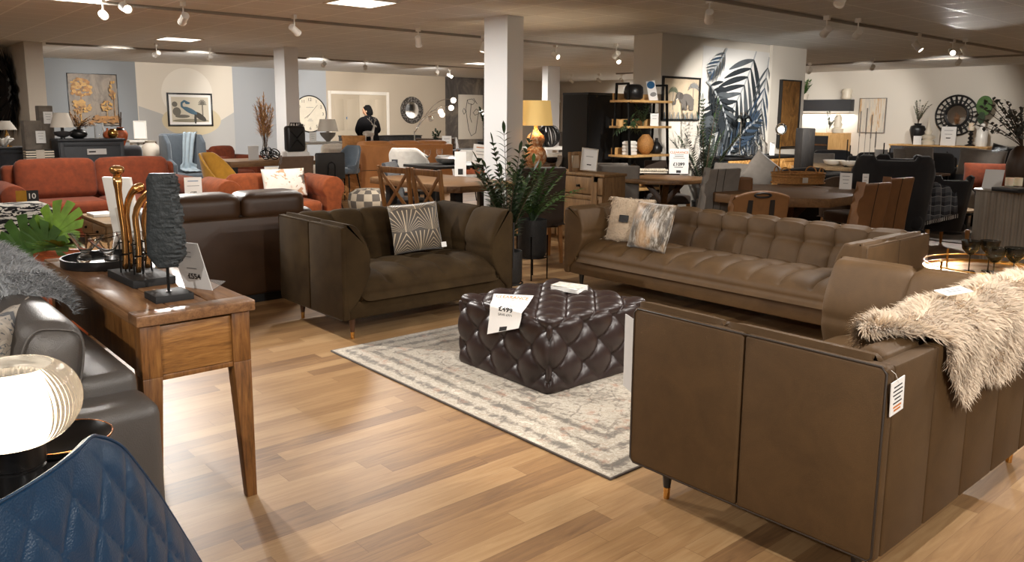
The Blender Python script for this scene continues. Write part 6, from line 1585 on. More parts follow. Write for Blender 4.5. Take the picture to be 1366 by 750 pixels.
# saddle leather chairs
c = parsons('tan leather chair seen from behind, with dark strips and a grip hole', 'saddle_leather', (*gx(997, 7.3), 0), PI+R(-30), H=.90, W=.52, hump=.05, legm='black_metal')
for s_ in (-1, 1): B().bar((s_*.11, .262, .44), (s_*.10, .302, .82), .045, .006).build('dark_strip', 'black_satin', c)
b = B(); b.tube([(.075*math.cos(a), .318, .862+.018*math.sin(a)) for a in [2*PI*k/20 for k in range(20)]], .008, 6, closed=True); b.build('grip_ring', 'black_satin', c)
parsons('light tan leather chair behind the strip-backed one', 'saddle_leather', (*gx(978, 8.9), 0), PI+R(-60), H=.90, W=.46, legm='leg_wood')
for k, (px, py, lb_) in enumerate([(1152, 244, 'left of the two tall tan leather chairs at the right end of the table'), (1186, 237, 'right of the two tall tan leather chairs, nearest the black armchair')]):
    w = at(px, py, .98); c = parsons(lb_, 'saddle_leather', (w.x, w.y, 0), R(-6)+PI, H=.98, W=.44, seam=(.5,), legm='black_metal', group='tall tan leather chairs')
    c.location = (w.x+.10, w.y+.22, 0)
parsons('brown round-backed chair behind the price cards', 'mid_brown_fabric', (*gx(1148, 9.75), 0), R(-20), H=.85, W=.6, hump=.08)
for k, (px, py) in enumerate([(1143, 246), (1162, 240)]):
    w = at(px, py, .77); q = card(['left white price card at the right end of the octagonal table', 'right narrow price card at the right end of the octagonal table'][k], px, py+[2, -1][k], .772, .17, [.12, .06][k], lean=.15); q.location = [(8.16, 4.02, .772), (8.22, 3.84, .772)][k]
# dark sofa with grey cushion behind the table
w = at(1078, 211, .88); 
gs2 = gsofa('black velvet armchair behind the octagonal table', 1.1, .9, .86, 'near_black_fabric', (9.35, 5.35, 0), R(-10)+PI/2*0+PI, 1, .16, .62, cat='armchair', name='armchair')
cu = thing('scatter_cushion', 'pointed grey cushion on the black armchair behind the table', 'cushion', (9.1, 5.6, .82), R(-40)); cu.rotation_euler = (R(-10), R(38), R(-42)); pillow('cushion_cover', .42, .42, .14, 'grey_fabric', cu, T())
# pale floor rug glimpsed
# big black wing armchair and black armchair with throw
def swoop(label, x, y, rz, H, W_, mat='near_black_fabric'):
    t = thing('wing_chair', label, 'armchair', (x, y, 0), rz)
    def f(off):
        def g(u, v):
            a = (-1+2*u)*PI*.72+PI/2; c_ = abs(2*u-1); top = H-(H-.62)*max(0, (c_-.42)/.58)**1.2+.05*math.sin(min(1, c_/.42)*PI)*0+(.05 if .25 < c_ < .5 else 0)
            z = .22+(top-.22)*v; r_ = (W_/2-off)*(.86+.16*v); return (r_*math.cos(a), r_*math.sin(a)*.95+.10*v*(1-c_)+.02, z)
        return g
    b = B(); nu, nv = 60, 16; b.grid(f(0), nu, nv); b.grid(f(.07), nu, nv, flip=True); vs = []
    for k in range(nu): p_, q_ = Vector(f(0)(k/(nu-1), 1)), Vector(f(.07)(k/(nu-1), 1)); vs += [tuple(p_), tuple((p_+q_)/2+Vector((0, 0, .025))), tuple(q_)]
    b.add(vs, [(3*k+j, 3*k+3+j, 3*k+4+j, 3*k+1+j) for k in range(nu-1) for j in (0, 1)])
    for uu in (0, 1): b.add([f(0)(uu, k/13) for k in range(14)]+[f(.07)(uu, k/13) for k in range(14)], [(k, k+1, 15+k, 14+k) for k in range(13)])
    b.build('shell', mat, t, smooth=80, weld=True); rbox('seat_cushion', -W_/2+.1, W_/2-.1, -W_/2-.02, W_/2-.1, .28, .46, mat, t, r=.07, puff=.05); rbox('base', -W_/2+.07, W_/2-.07, -W_/2+.05, W_/2-.12, .2, .3, mat, t, r=.03)
    for sx in (-1, 1):
        for y_ in (-.26, .28): B().lathe([(.014, 0), (.026, .24)], (sx*W_*.36, y_, 0), 12).build('leg', 'leg_wood', t)
    return t
swoop('large black winged armchair seen from behind, right of the tan chairs', *gx(1192, 10.1), PI+R(-62), 1.04, .86)
AC = swoop('black armchair with a checked throw over its arm', 9.85, 4.0-.62, R(-118), .84, .72) if False else swoop('black armchair with a checked throw over its arm', *gx(1256, 10.75), PI+R(-40), .80, .66)
t = NT('tartan'); t.set(rough=.95)
g = t.n('TexCoord'); sp = t.n('SeparateXYZ'); t.l(g.outputs['Object'], sp.inputs[0])
def band(o, w_, k): return mth(t, 'LESS_THAN', mth(t, 'FRACT', mth(t, 'ADD', mth(t, 'MULTIPLY', o, k), 10)), w_)
s_ = mth(t, 'ADD', mth(t, 'MULTIPLY', band(sp.outputs[0], .45, 9), .5), mth(t, 'MULTIPLY', band(mth(t, 'ADD', sp.outputs[2], sp.outputs[1]), .45, 9), .5)); l_ = mth(t, 'MAXIMUM', band(sp.outputs[0], .07, 9), band(mth(t, 'ADD', sp.outputs[2], sp.outputs[1]), .07, 9))
mx = t.n('Mix', data_type='RGBA'); t.l(l_, mx.inputs[0]); t.l(t.ramp(s_, [(.0, '#5f6063'), (.5, '#44454a'), (1, '#2a2b2f')]), mx.inputs[6]); mx.inputs[7].default_value = lin('#8f8e8c'); t.l(mx.outputs[2], t.b.inputs['Base Color']); M['tartan'] = t.m
th = thing('throw_blanket', 'grey checked throw with pale fringe on the black armchair', 'throw', (gx(1256, 10.75)[0]-.38, gx(1256, 10.75)[1]-.0, -.08), R(-42))
def thr2(u, v):
    pts = [(.10, .80), (.03, .845), (-.05, .85), (-.11, .78), (-.125, .62), (-.13, .42)]; k = v*(len(pts)-1); i = min(len(pts)-2, int(k)); f = k-i
    y = pts[i][0]+(pts[i+1][0]-pts[i][0])*f; z = pts[i][1]+(pts[i+1][1]-pts[i][1])*f; x = -.2+.42*u+.10*v; return (x, y-.03+.008*math.sin(u*22), z+.10*u*v)
B().grid(thr2, 30, 40).build('cloth', 'tartan', th, solid=.008, smooth=180)
b = B()
for k in range(22):
    p_ = Vector(thr2(k/21, 1)); b.tube([p_, p_+Vector((0, -.003, -.045))], .004, 5)
b.build('fringe', 'paper', th)['kind'] = 'stuff'
# side table and glass lamp behind
w = Vector((*gx(1268, 12.0), 0))
round_table_('small pale table under the pleated glass lamp', w.x+.05, w.y, .34, .34, 'light_table_wood', 'black_metal')
lp2 = thing('table_lamp', 'small pleated amber glass dome lamp right of the black armchair', 'lamp', (w.x, w.y-.02, .342)); b = B()
def dome(off):
    def f(u, v): a = 2*PI*u; r_ = (.165-.12*v**1.7)+.006*math.cos(a*28)*(1-v)-off; return (r_*math.cos(a), r_*math.sin(a), .04+.19*v**.8)
    return f
b.grid(dome(0), 168, 14, closeu=True); t = NT('amber_glass'); t.set(col=lin('#c9a98a'), rough=.15, trans=.5); M['amber_glass'] = t.m
b.build('glass_dome', 'amber_glass', lp2, smooth=180, solid=.004); B().cyl((0, 0, 0), .08, .05).build('lamp_base', 'brass', lp2)
w2 = Vector((*gx(1279, 12.5), 0)); vase('bowl', 'large glossy dark bronze dome behind the pleated lamp', 'bowl', (w2.x+.35, w2.y+.12, .26), [(.25, 0), (.27, .1), (.24, .24), (.14, .34), (0, .37)], 'ribbed_grey', n=40)
rect_table('low dark stand under the bronze dome', w2.x+.05, w2.x+.65, w2.y-.2, w2.y+.42, .26, 'black_matt', name='low_table')
for k, (px, py) in enumerate([(1279, 275), (1287, 296)]):
    q = card(['tilted white card beside the glass lamp', 'lower white card between armchair and ribbed cabinet'][k], px, py, [.342, .26][k], .14, .1, lean=.5); q.location = [(w.x+.22, w.y-.14, .345), (w2.x+.2, w2.y-.05, .265)][k]
# rug and pale patch behind
o = B().box(-1.1, 1.1, -.8, .8, 0, .012).build('rug', 'grey_carved', bevel=.003); o.location = (11.6, 3.6, .001); tag(o, 'grey speckled rug beyond the black armchair', 'rug')
# orange cushions/sofa
os_ = gsofa('brown sofa with rust and grey fur cushions before the right wall', 1.9, .9, .84, 'dark_leather', (13.75, 3.5, 0), R(-62), 2, .18, .62)
for k, (px, py, zc_, mt_, s_, dd, lb_) in enumerate([(1322, 236, .78, 'red_velvet', .5, 12.95, 'rust orange cushion with tassels before the right wall'), (1311, 217, .95, 'grey_fabric', .52, 13.35, 'grey fur cushion behind the rust one'), (1343, 211, 1.0, 'near_black_fabric', .44, 13.6, 'black square cushion right of the grey fur one')]):
    x_, y_ = gx(px, dd); cu = thing('scatter_cushion', lb_, 'cushion', (x_, y_, zat(px, py, x_, y_)), 0); cu.rotation_euler = (R(-15), R([0, 4, 14][k]), -math.atan2(x_, y_)); pillow('cushion_cover', s_*[1.25, 1.15, 1][k], s_*.78, .18, mt_, cu, T())
# ribbed cabinet
rc = thing('cabinet', 'grey fluted cabinet with rounded corner at the right edge', 'cabinet', (8.52, 2.05, 0), 0)
zt = .86
def rr(x0, x1, y0, y1, r_, off=0, flute=0, N=14):
    pts = []
    for cx, cy, a0 in ((x1-r_, y1-r_, 0), (x0+r_, y1-r_, PI/2), (x0+r_, y0+r_, PI), (x1-r_, y0+r_, 3*PI/2)):
        for k in range(N+1): a = a0+PI/2*k/N; pts.append((cx+(r_+off)*math.cos(a), cy+(r_+off)*math.sin(a)))
    out = []
    L = len(pts)
    for k in range(L):
        a, c = Vector(pts[k]), Vector(pts[(k+1) % L]); n = max(1, int((c-a).length/.005))
        for j in range(n): out.append(a.lerp(c, j/n))
    if flute:
        s_ = 0; res = []
        for k in range(len(out)):
            d = out[(k+1) % len(out)]-out[k-1]; nn = Vector((d.y, -d.x)).normalized(); res.append(tuple(out[k]+nn*flute*abs(math.sin(s_*PI/.028)))); s_ += (out[(k+1) % len(out)]-out[k]).length
        return res
    return [tuple(p_) for p_ in out]
B().prism(rr(-.25, .3, -.85, .78, .13, 0, .007), .05, zt-.02).build('fluted_body', 'ribbed_grey', rc, smooth=60); B().prism(rr(-.27, .32, -.87, .80, .14, 0, 0), zt-.02, zt).build('cabinet_top', 'ribbed_grey', rc, bevel=.003); B().prism(rr(-.22, .27, -.82, .75, .12), 0, .05).build('plinth', 'black_matt', rc)
w = at(1322, 252, zt)
so = sign('price_holder', 'clear slanted price holder on the fluted cabinet', (w.x, w.y, zt+.001), R(-75), .16, .22, 0, mat='paper_grey', foot=True); so.rotation_euler = (R(-38), 0, R(-80))
w = at(1350, 256, zt); o = B().box(-.1, .1, -.13, .13, 0, .035).build('book', 'black_satin', bevel=.003); o.location = (w.x, w.y, zt+.001); o.rotation_euler.z = R(-20); tag(o, 'black box book under the two glass candles on the fluted cabinet', 'book')
for k, px in enumerate((1346, 1358)): w = at(px, 248, zt+.036); vase('candle_jar', ['left candle jar on the black box', 'right candle jar on the black box, at the frame edge'][k], 'candle', (w.x, w.y, zt+.037), [(0, 0), (.035, 0), (.036, .075), (.033, .075), (.032, .06), (0, .058)], 'candle')
# eucalyptus in ribbed brown vase
w = at(1366, 256, zt); xv, yv = w.x+.02, w.y-.02
xv, yv = gx(1364, 10.2)
zv = zat(1364, 262, xv, yv); zv_ = zat(1364, 196, xv, yv)
t = vase('vase', 'ribbed dark brown vase of eucalyptus at the right edge', 'vase', (xv, yv, .7), [(0, 0), (.09, 0), (.13, .12), (.14, .28), (.11, .42), (.06, .48), (.05, .45)], 'dark_leather', n=48)
t.location.z = zv_-.47; rect_table('dark table carrying the eucalyptus vase', xv-.28, xv+.28, yv-.28, yv+.28, zv_-.472, 'dark_wood', 'dark_wood')
b = B(); sb = B(); rnd = random.Random(31)
for k in range(15):
    a = PI*.55+(k/14)*PI*.9+rnd.uniform(-.2, .2); sp_ = rnd.uniform(.2, .62); h_ = rnd.uniform(.35, .66)
    v_ = Vector((-math.cos(YAW)*sp_*math.cos(a-PI)-math.sin(a)*.18, math.sin(YAW)*sp_*math.cos(a-PI)+.15*math.sin(a*2), 0))
    path = [Vector((0, 0, .46))+v_*(f**1.1)+Vector((0, 0, h_*f-.12*f*f)) for f in [i/8 for i in range(9)]]; sb.tube(path, .004, 5)
    for j in range(24):
        f = .3+.7*j/23; i = min(7, int(f*8)); p_ = path[i].lerp(path[i+1], f*8-i); d = Vector((rnd.gauss(0, .6), rnd.gauss(0, .6), rnd.gauss(.2, .5))); leafb(b, p_, d, .052*rnd.uniform(.7, 1.2), .042, seg=2, droop=.1)
b.build('foliage', 'leaf_grey', t, smooth=0)['kind'] = 'stuff'; sb.build('stem', 'stem_brown', t)['kind'] = 'stuff'
b = B()
for k in range(14): a = 2.2+k*.12; leafb(b, (0, 0, .45), (-math.cos(YAW)*1*math.cos(a-PI), math.sin(YAW)*math.cos(a-PI), .1+.05*(k % 5)), .34, .02, seg=4, droop=.3)
b.build('spiky_leaf', 'leaf_dark', t)['kind'] = 'stuff'
# brass tray table with smoked coupes
TRZ = .05
rt = thing('tray_table', 'round brass tray table with smoked glasses behind the sheepskin', 'side table', (5.22, 1.62, 0))
B().lathe([(0, .605), (.38, .605), (.385, .61), (.385, .625), (.378, .625), (.376, .612), (0, .612)], n=56).build('tray_top', 'brass', rt, smooth=40)
b = B(); b.tube([(.38*math.cos(a), .38*math.sin(a), .655) for a in [2*PI*k/56 for k in range(56)]], .005, 6, closed=True); b.build('gallery_rail', 'brass', rt, smooth=180)
for k in range(4): a = PI/4+k*PI/2+.3; B().tube([(.38*math.cos(a), .38*math.sin(a), .69), (.38*math.cos(a), .38*math.sin(a), 0)], .007, 8).build('leg', 'brass', rt)
for k, px in enumerate((1304, 1316, 1330, 1342)):
    w = at(px, 366+(k % 2)*4, .612)
    gt = thing('coupe_glass', ['leftmost smoked coupe glass on the brass tray table', 'second smoked coupe glass from the left', 'third smoked coupe glass from the left', 'rightmost smoked coupe glass on the brass tray table'][k], 'glass', (w.x+(.06 if k % 2 == 0 else -.06), w.y+(.07 if k % 2 == 0 else -.05), .6125), 0, 'smoked coupe glasses')
    B().lathe([(0, 0), (.034, 0), (.034, .003), (.004, .006), (.0035, .095), (.022, .105), (.046, .135), (.054, .185), (.052, .185), (.044, .136), (.02, .108), (0, .103)], n=28).build('coupe', 'smoke_glass', gt, smooth=60)

# ---- long tables and sofas in the right background
rect_table('long dining table behind the black armchairs', 11.75, 12.75, 5.15, 7.1, .77, 'light_table_wood', 'black_metal', .05)
for k, (px, d_) in enumerate([(1113, 13.7), (1135, 13.5)]):
    x_, y_ = gx(px, d_); vase('bowl', ['left white bowl on the long far table', 'right white bowl on the long far table'][k], 'bowl', (x_, y_, .772), PROF['bowl'], 'white_ceramic', sc=1.1)
x_, y_ = gx(1176, 13.4); sign('price_holder', 'grey price holder on the long far table', (x_, y_, .772), R(-50), .18, .28, 0, mat='paper_grey')
for k, (px, h_) in enumerate([(1130, .42), (1134, .33), (1145, .85), (1153, .9), (1160, .8), (1167, .55), (1179, .38), (1187, .30)]):
    x_, y_ = gx(px, 13.4+.1*(k % 2)); t = thing('candlestick', 'slender candlestick, number of tall ones standing on the far table' if 0 else ['far-left short candlestick on the long table', 'second short candlestick from the left', 'first tall candlestick, left of the canvas', 'second tall candlestick, at the left canvas edge', 'third tall candlestick before the canvas', 'medium candlestick before the canvas', 'short candlestick right of the grey holder', 'far-right short candlestick on the long table'][k], 'candlestick', (x_, y_, .772), 0, 'slender candlesticks on the long far table')
    B().lathe([(.035, 0), (.03, .008), (.004, .012), (.004, h_*.55), (.009, h_*.56), (.009, h_), (0, h_)], n=10).build('stick', 'black_metal' if k in (0, 1, 6, 7) else 'grey_fabric', t)
gsofa('black sofa with pale cushions behind the long far table', 2.1, .9, .88, 'near_black_fabric', (*gx(1215, 15.9), 0), R(-45), 2, .2, .66)
swoop('black high-armed chair at the long far table', 10.95, 4.75, PI+R(-50), .98, .66)
parsons('black dining chair at the near side of the long far table', 'near_black_fabric', (12.2, 5.35, 0), PI+R(-80), H=.92)
for k, (px, py, lb_) in enumerate([(1098, 215, 'left grey cushion on the dark sofa beyond the table'), (1212, 210, 'left pale grey cushion on the black sofa'), (1226, 208, 'right pale grey cushion on the black sofa')]):
    x_, y_ = gx(px, [16.9, 15.4, 15.4][k]); cu = thing('scatter_cushion', lb_, 'cushion', (x_, y_, zat(px, py, x_, y_)), 0, 'grey cushions far right'); cu.rotation_euler = (R(-25), 0, -math.atan2(x_, y_)+.2); pillow('cushion_cover', .48, .34, .15, 'grey_fabric', cu, T())
gsofa('dark sofa behind the charred column, far right of the partition', 1.9, .95, .84, 'charcoal_fabric', (*gx(1092, 17.4), 0), R(-40), 2, .2, .62)
# nest of tables
w = at(1225, 222, .62)
for k in range(2): rect_table(['taller of the two nested wooden side tables before the oak sideboard', 'lower of the two nested wooden side tables'][k], 13.75-.3*k, 14.3-.25*k, 5.25-.1*k, 5.8-.1*k, .62-.13*k, 'dark_wood', 'black_metal', .035, name='nest_table', lw=.04, inset=.04)
# ---- right wall furniture and art
def xw(px, X=XR): return atX(px, 150, X).y
y0, y1 = xw(1326, 19.4), xw(1195, 19.4)
zt2 = zat(1260, 194, 19.3, (y0+y1)/2)
OSB = cabinet('long oak and slate sideboard on the right wall', 19.2, 19.75, y0, y1, zt2, 'oak_wood', '-x', 4, 1, facem='oak_wood', topm='oak_wood')
B().box(-(y1-y0)/2+.04, (y1-y0)/2-.32, -.30, -.285, zt2-.42, zt2-.04).build('slate_front', 'slate_panel', OSB)
def onW(px, X=19.45, z=None): return (X, xw(px, X), zt2 if z is None else z)
v = vase('vase', 'black shoulder vase with dried branches on the oak sideboard', 'vase', onW(1226), PROF['shoulder'], 'black_satin', sc=1.25)
b = B(); sb = B(); plant_leaves(b, sb, (0, 0, .45), .62, 9, random.Random(15), .55, (.07, .035), 9, .2, .3); b.build('foliage', 'leaf_sage', v)['kind'] = 'stuff'; sb.build('stem', 'stem_brown', v)['kind'] = 'stuff'
vase('finial', 'white turned finial ornament right of the black vase', 'ornament', onW(1241), [(0, 0), (.14, 0), (.15, .08), (.1, .11), (.15, .16), (.15, .2), (.06, .24), (.09, .3), (.05, .36), (.02, .5), (0, .68)], 'cream_ceramic')
sign('price_holder', 'white price sheet in a holder on the oak sideboard', onW(1268, 19.35), -PI/2, .32, .42, 0, lines=[(None, .2, .01, 'faint_ink', .6), (None, .4, .01, 'faint_ink', .5), (None, .6, .02, 'ink', .3)])
sign('price_holder', 'small white card in front of the black shoulder vase', onW(1227, 19.25), -PI/2, .18, .2, 0)
t = vase('candle_holder', 'black knobbly candle holder with cream candle on the oak sideboard', 'candle holder', onW(1298), [(0, 0), (.1, 0), (.1, .02), (.03, .05), (.06, .09), (.02, .13), (.06, .17), (.02, .22), (.055, .26), (.03, .3), (.075, .34), (0, .34)], 'black_satin'); B().cyl((0, 0, .34), .06, .17).build('candle', 'candle', t)
t = vase('bottle_vase', 'tall white bottle vase holding a green cactus paddle', 'vase', onW(1313), [(0, 0), (.11, 0), (.12, .1), (.11, .35), (.05, .42), (.045, .5), (.035, .5), (.03, .42)], 'white_ceramic')
b = B(); b.add([(0, .16*math.cos(a), .88+.22*math.sin(a)) for a in [2*PI*k/24 for k in range(24)]], [tuple(range(24))]); b.build('cactus_paddle', 'leaf_green', t, solid=.04); b = B(); b.add([(-.05, .07*math.cos(a)+.02, .62+.13*math.sin(a)) for a in [2*PI*k/20 for k in range(20)]], [tuple(range(20))]); b.build('cactus_stem', 'leaf_dark', t, solid=.05)
# round slatted mirror
c = atX(1277, 154, XR); rm = thing('round_mirror', 'round mirror in a black slatted frame on the right wall', 'mirror', (XR-.01, c.y, c.z), -PI/2)
ro = (atX(1277, 127, XR).z-c.z)*.98
b = B(); b.X = Matrix.Rotation(PI/2, 4, 'X')
for r_, w_ in ((ro, .022), (ro*.76, .012), (ro*.55, .03)): b.tube([(r_*math.cos(a), r_*math.sin(a), .04) for a in [2*PI*k/48 for k in range(48)]], w_, 8, closed=True)
b.build('ring', 'black_satin', rm, smooth=180)
for k in range(44):
    a = 2*PI*k/44; q_ = B(); q_.bar((ro*.54*math.cos(a), -.035-.01*(k % 2), ro*.54*math.sin(a)), (ro*math.cos(a+.06*(1 if k % 2 else -1)), -.035-.01*(k % 2), ro*math.sin(a+.06*(1 if k % 2 else -1))), .035, .012); q_.build('slat', 'black_satin', rm)
b = B(); b.add([(ro*.53*math.cos(a), -.02, ro*.53*math.sin(a)) for a in [2*PI*k/48 for k in range(48)]], [tuple(range(48))]); b.add([(ro*.55*math.cos(a), 0, ro*.55*math.sin(a)) for a in [2*PI*k/48 for k in range(48)]], [tuple(range(48))]); b.build('mirror_glass', 'mirror', rm, smooth=0)
# abstract canvas
q = [atX(*c_, XR) for c_ in ((1148, 131), (1184, 131), (1145, 177))]; wd, hg = abs(q[0].y-q[1].y), q[0].z-q[2].z
t = NT('streaked_canvas'); t.set(rough=.7); n1 = t.noise(t.co((7, 7, .9)), 1.2, 6, .65, .3); t.l(t.ramp(n1, [(.3, '#8f9aa6'), (.42, '#c9c2b6'), (.52, '#d9cfbe'), (.6, '#c79f6c'), (.68, '#d8d4cc')]), t.b.inputs['Base Color']); M['streaked_canvas'] = t.m
picture('abstract canvas of vertical beige and blue streaks on the right wall', wd, hg, (XR, (q[0].y+q[1].y)/2, q[0].z-hg/2), -PI/2, 'grey_fabric', .015, 'streaked_canvas', 'canvas_painting', .05)
# floating shelf, cabinet, plants at the left end of the right wall
sy0, sy1 = xw(1139), xw(1070); zs_ = zat(1110, 151, XR, (sy0+sy1)/2)
fs_ = thing('wall_shelf', 'dark floating wall shelf with pale underside on the right wall', 'shelf', (XR, (sy0+sy1)/2, zs_), -PI/2); L_ = (sy1-sy0)/2
B().box(-L_, L_, -.22, 0, 0, .05).build('shelf_board', 'white_paint', fs_); B().box(-L_, L_, -.2, 0, .05, .34).build('slate_box', 'slate_panel', fs_, bevel=.004)
l = bpy.data.lights.new('shelf_glow', 'AREA'); l.shape = 'RECTANGLE'; l.size = L_*2; l.size_y = .08; l.energy = 14; o = bpy.data.objects.new('shelf_glow', l); COL.objects.link(o); o.parent = fs_; o.location = (0, -.1, -.02)
vase('vase', 'cream pleated vase on the floating shelf end', 'vase', (XR-.12, xw(1131), zs_+.345), [(0, 0), (.1, 0), (.13, .06), (.1, .12), (.13, .2), (.1, .26), (.08, .22)], 'cream_ceramic')
pp_ = vase('planter', 'small leafy plant in a grey pot on the floating shelf', 'plant', (XR-.12, xw(1075), zs_+.345), [(0, 0), (.08, 0), (.1, .15), (.08, .15), (.07, .1)], 'wall_tan'); b = B(); sb = B(); plant_leaves(b, sb, (0, 0, .12), .42, 11, random.Random(4), .6, (.12, .05), 6, .2, .2); b.build('foliage', 'leaf_green', pp_)['kind'] = 'stuff'; sb.build('stem', 'leaf_dark', pp_)['kind'] = 'stuff'
y0, y1 = xw(1127, 19.3), xw(1068, 19.3); zo = zat(1105, 177, 19.3, (y0+y1)/2)
oc = thing('highboard', 'oak highboard with an open dark niche under the floating shelf', 'cabinet', (19.5, (y0+y1)/2, 0), -PI/2); L_ = (y1-y0)/2
B().box(-L_, L_, -.2, .22, .1, zo).build('body', 'oak_wood', oc, bevel=.005); B().box(-L_+.1, L_*.35, -.215, -.2, zo-.55, zo-.08).build('niche', 'black_matt', oc); B().box(-L_+.12, L_*.33, -.235, -.215, zo-.33, zo-.29).build('niche_shelf', 'dark_wood', oc); B().box(-L_+.05, L_-.05, -.18, .2, 0, .1).build('plinth', 'black_matt', oc)
B().box(L_*.42, L_-.03, -.212, -.2, .15, zo-.05).build('door', 'oak_wood', oc, bevel=.003)
gp = vase('glass_vase', 'clear glass with green sprigs on the oak highboard', 'vase', (19.4, xw(1108, 19.4), zo), PROF['cylv'], 'clear_glass', sc=1.0); b = B(); sb = B(); plant_leaves(b, sb, (0, 0, .1), .45, 9, random.Random(6), .7, (.08, .035), 7, .2, .3); b.build('foliage', 'leaf_sage', gp)['kind'] = 'stuff'; sb.build('stem', 'leaf_dark', gp)['kind'] = 'stuff'
vase('finial', 'cream turned vase at the right of the oak highboard', 'ornament', (19.4, xw(1119, 19.4), zo), [(0, 0), (.13, 0), (.14, .1), (.09, .13), (.11, .22), (.08, .26), (.1, .36), (.06, .45), (.04, .45)], 'cream_ceramic')

# ================================================================ BACK, BEHIND THE COLUMNS
# wall clock
c = atY(413, 152, YB); t = thing('wall_clock', 'large round white wall clock behind the left column', 'clock', (c.x, YB-.005, c.z)); rc_ = .5
plain('clock_face', '#d8cfbc', .6, var=.08, scale=4)
b = B(); b.X = Matrix.Rotation(PI/2, 4, 'X'); b.lathe([(0, 0), (rc_-.02, 0), (rc_-.02, .02), (0, .02)], n=56); b.build('dial', 'clock_face', t)
b = B(); b.X = Matrix.Rotation(PI/2, 4, 'X'); b.tube([((rc_-.012)*math.cos(a), (rc_-.012)*math.sin(a), .02) for a in [2*PI*k/56 for k in range(56)]], .016, 8, closed=True); b.build('rim', 'black_satin', t, smooth=180)
for k in range(1, 13):
    a = PI/2-2*PI*k/12; text_mesh('numeral', str(k), .12, 'ink', t, T(rc_*.78*math.cos(a), -.022, rc_*.78*math.sin(a)-.042, 0, PI/2))
B().bar((0, -.03, 0), (-.17, -.03, -.12), .016, .004).build('hour_hand', 'ink', t); B().bar((-.1, -.034, -.11), (.22, -.034, .24), .012, .004).build('minute_hand', 'ink', t)
for w_, z_ in ((.22, .17), (.1, -.15), (.16, -.19)): B().box(-w_/2, w_/2, -.023, -.021, z_, z_+.012).build('print_line', 'faint_ink', t)
# white lamp before the clock
def at_d(px, d, py=None): x_, y_ = gx(px, d); return x_, y_
x_, y_ = gx(438, 17.5); zb = zat(438, 189, x_, y_)
rect_table('far pale console under the white shaded lamp', x_-.7, x_+.5, y_-.2, y_+.25, zb, 'light_grey_fabric', 'white_paint', name='console_table')
lamp('white shaded lamp with grey bowl base below the clock', (x_, y_, zb), [(0, 0), (.04, 0), (.05, .02), (.15, .13), (.17, .19), (.12, .19), (.03, .2), (.03, .24), (0, .24)], 'grey_fabric', 'white_shade', .22, .16, .25, .22)
card('white card left of the white lamp', 424, 187, 1.0, .2, .14, lean=.1)
CARD = [o for o in bpy.data.objects if o.get('label') == 'white card left of the white lamp'][0]; CARD.location = (x_-.35, y_, zb)
# cream sofa with cushions and fur, on which the deer stands before
cs = gsofa('cream sofa back with cushions far behind the bar chair', 1.6, .85, .90, 'cream_fabric', (*gx(446, 16.9), 0), PI+R(24), 2, .18, .62)
x_, y_ = gx(452, 14.7); gf = thing('pouffe', 'tan fur beanbag left of the tan sofa', 'pouf', (x_, y_, 0)); o = rbox('cover', -.34, .34, -.3, .3, 0, .74, 'fur_tan', gf, r=.25, puff=.05)
fur('fleece', 'fur_tan', gf, mesh_samples(o, 3500, 2, Vector((.3, -.3, -1))), .06, .012, 3, .5)['kind'] = 'stuff'
x_, y_ = gx(472, 15.6); cu = thing('scatter_cushion', 'fluffy tan cushion above the tan sofa', 'cushion', (x_, y_, zat(478, 190, x_, y_)), R(-20)); o = pillow('cushion_cover', .45, .26, .2, 'fur_tan', cu, T()); fur('fleece', 'fur_tan', cu, mesh_samples(o, 2500, 2), .06, .01, 3, .4)['kind'] = 'stuff'
cu.location.z = max(.6, cu.location.z)
x_, y_ = gx(492, 16.4); zb = zat(492, 192, x_, y_); rect_table('narrow table behind the tan sofa carrying the deer', x_-.45, x_+1.2, y_-.15, y_+.2, zb, 'light_grey_fabric', 'black_metal', name='console_table')
# white deer
dr = thing('deer_ornament', 'white standing deer ornament with antlers before the person', 'ornament', (x_, y_, zb+.002), R(10)); b = B()
b.lathe([(.0, -.12), (.05, -.11), (.06, -.03), (.055, .05), (.06, .10), (.02, .13), (0, .135)], (0, 0, 0), 12); b.v = [(v_[2], v_[1], .20+v_[0]*1.0) for v_ in b.v]
b.tube([(.10, 0, .21), (.13, 0, .28), (.15, 0, .35)], [.035, .024, .02], 8).tube([(.14, 0, .36), (.17, 0, .36), (.215, 0, .335)], [.024, .022, .011], 8)
for x1_ in (-.09, .09):
    for s_ in (-1, 1): b.tube([(x1_, s_*.025, .19), (x1_+.01*s_, s_*.028, .1), (x1_, s_*.028, 0)], [.018, .011, .009], 6)
b.tube([(-.12, 0, .22), (-.15, 0, .20)], [.012, .006], 6)
for s_ in (-1, 1): b.tube([(.14, s_*.02, .375), (.12, s_*.045, .395)], [.01, .003], 5)
b.build('body', 'white_ceramic', dr, smooth=180); b = B()
for s_ in (-1, 1):
    b.tube([(.145, s_*.012, .375), (.12, s_*.05, .43), (.10, s_*.085, .47), (.12, s_*.10, .53)], .007, 6).tube([(.12, s_*.05, .43), (.15, s_*.07, .48)], .006, 6).tube([(.10, s_*.085, .47), (.06, s_*.10, .51)], .006, 6)
b.build('antler', 'white_ceramic', dr, smooth=180)
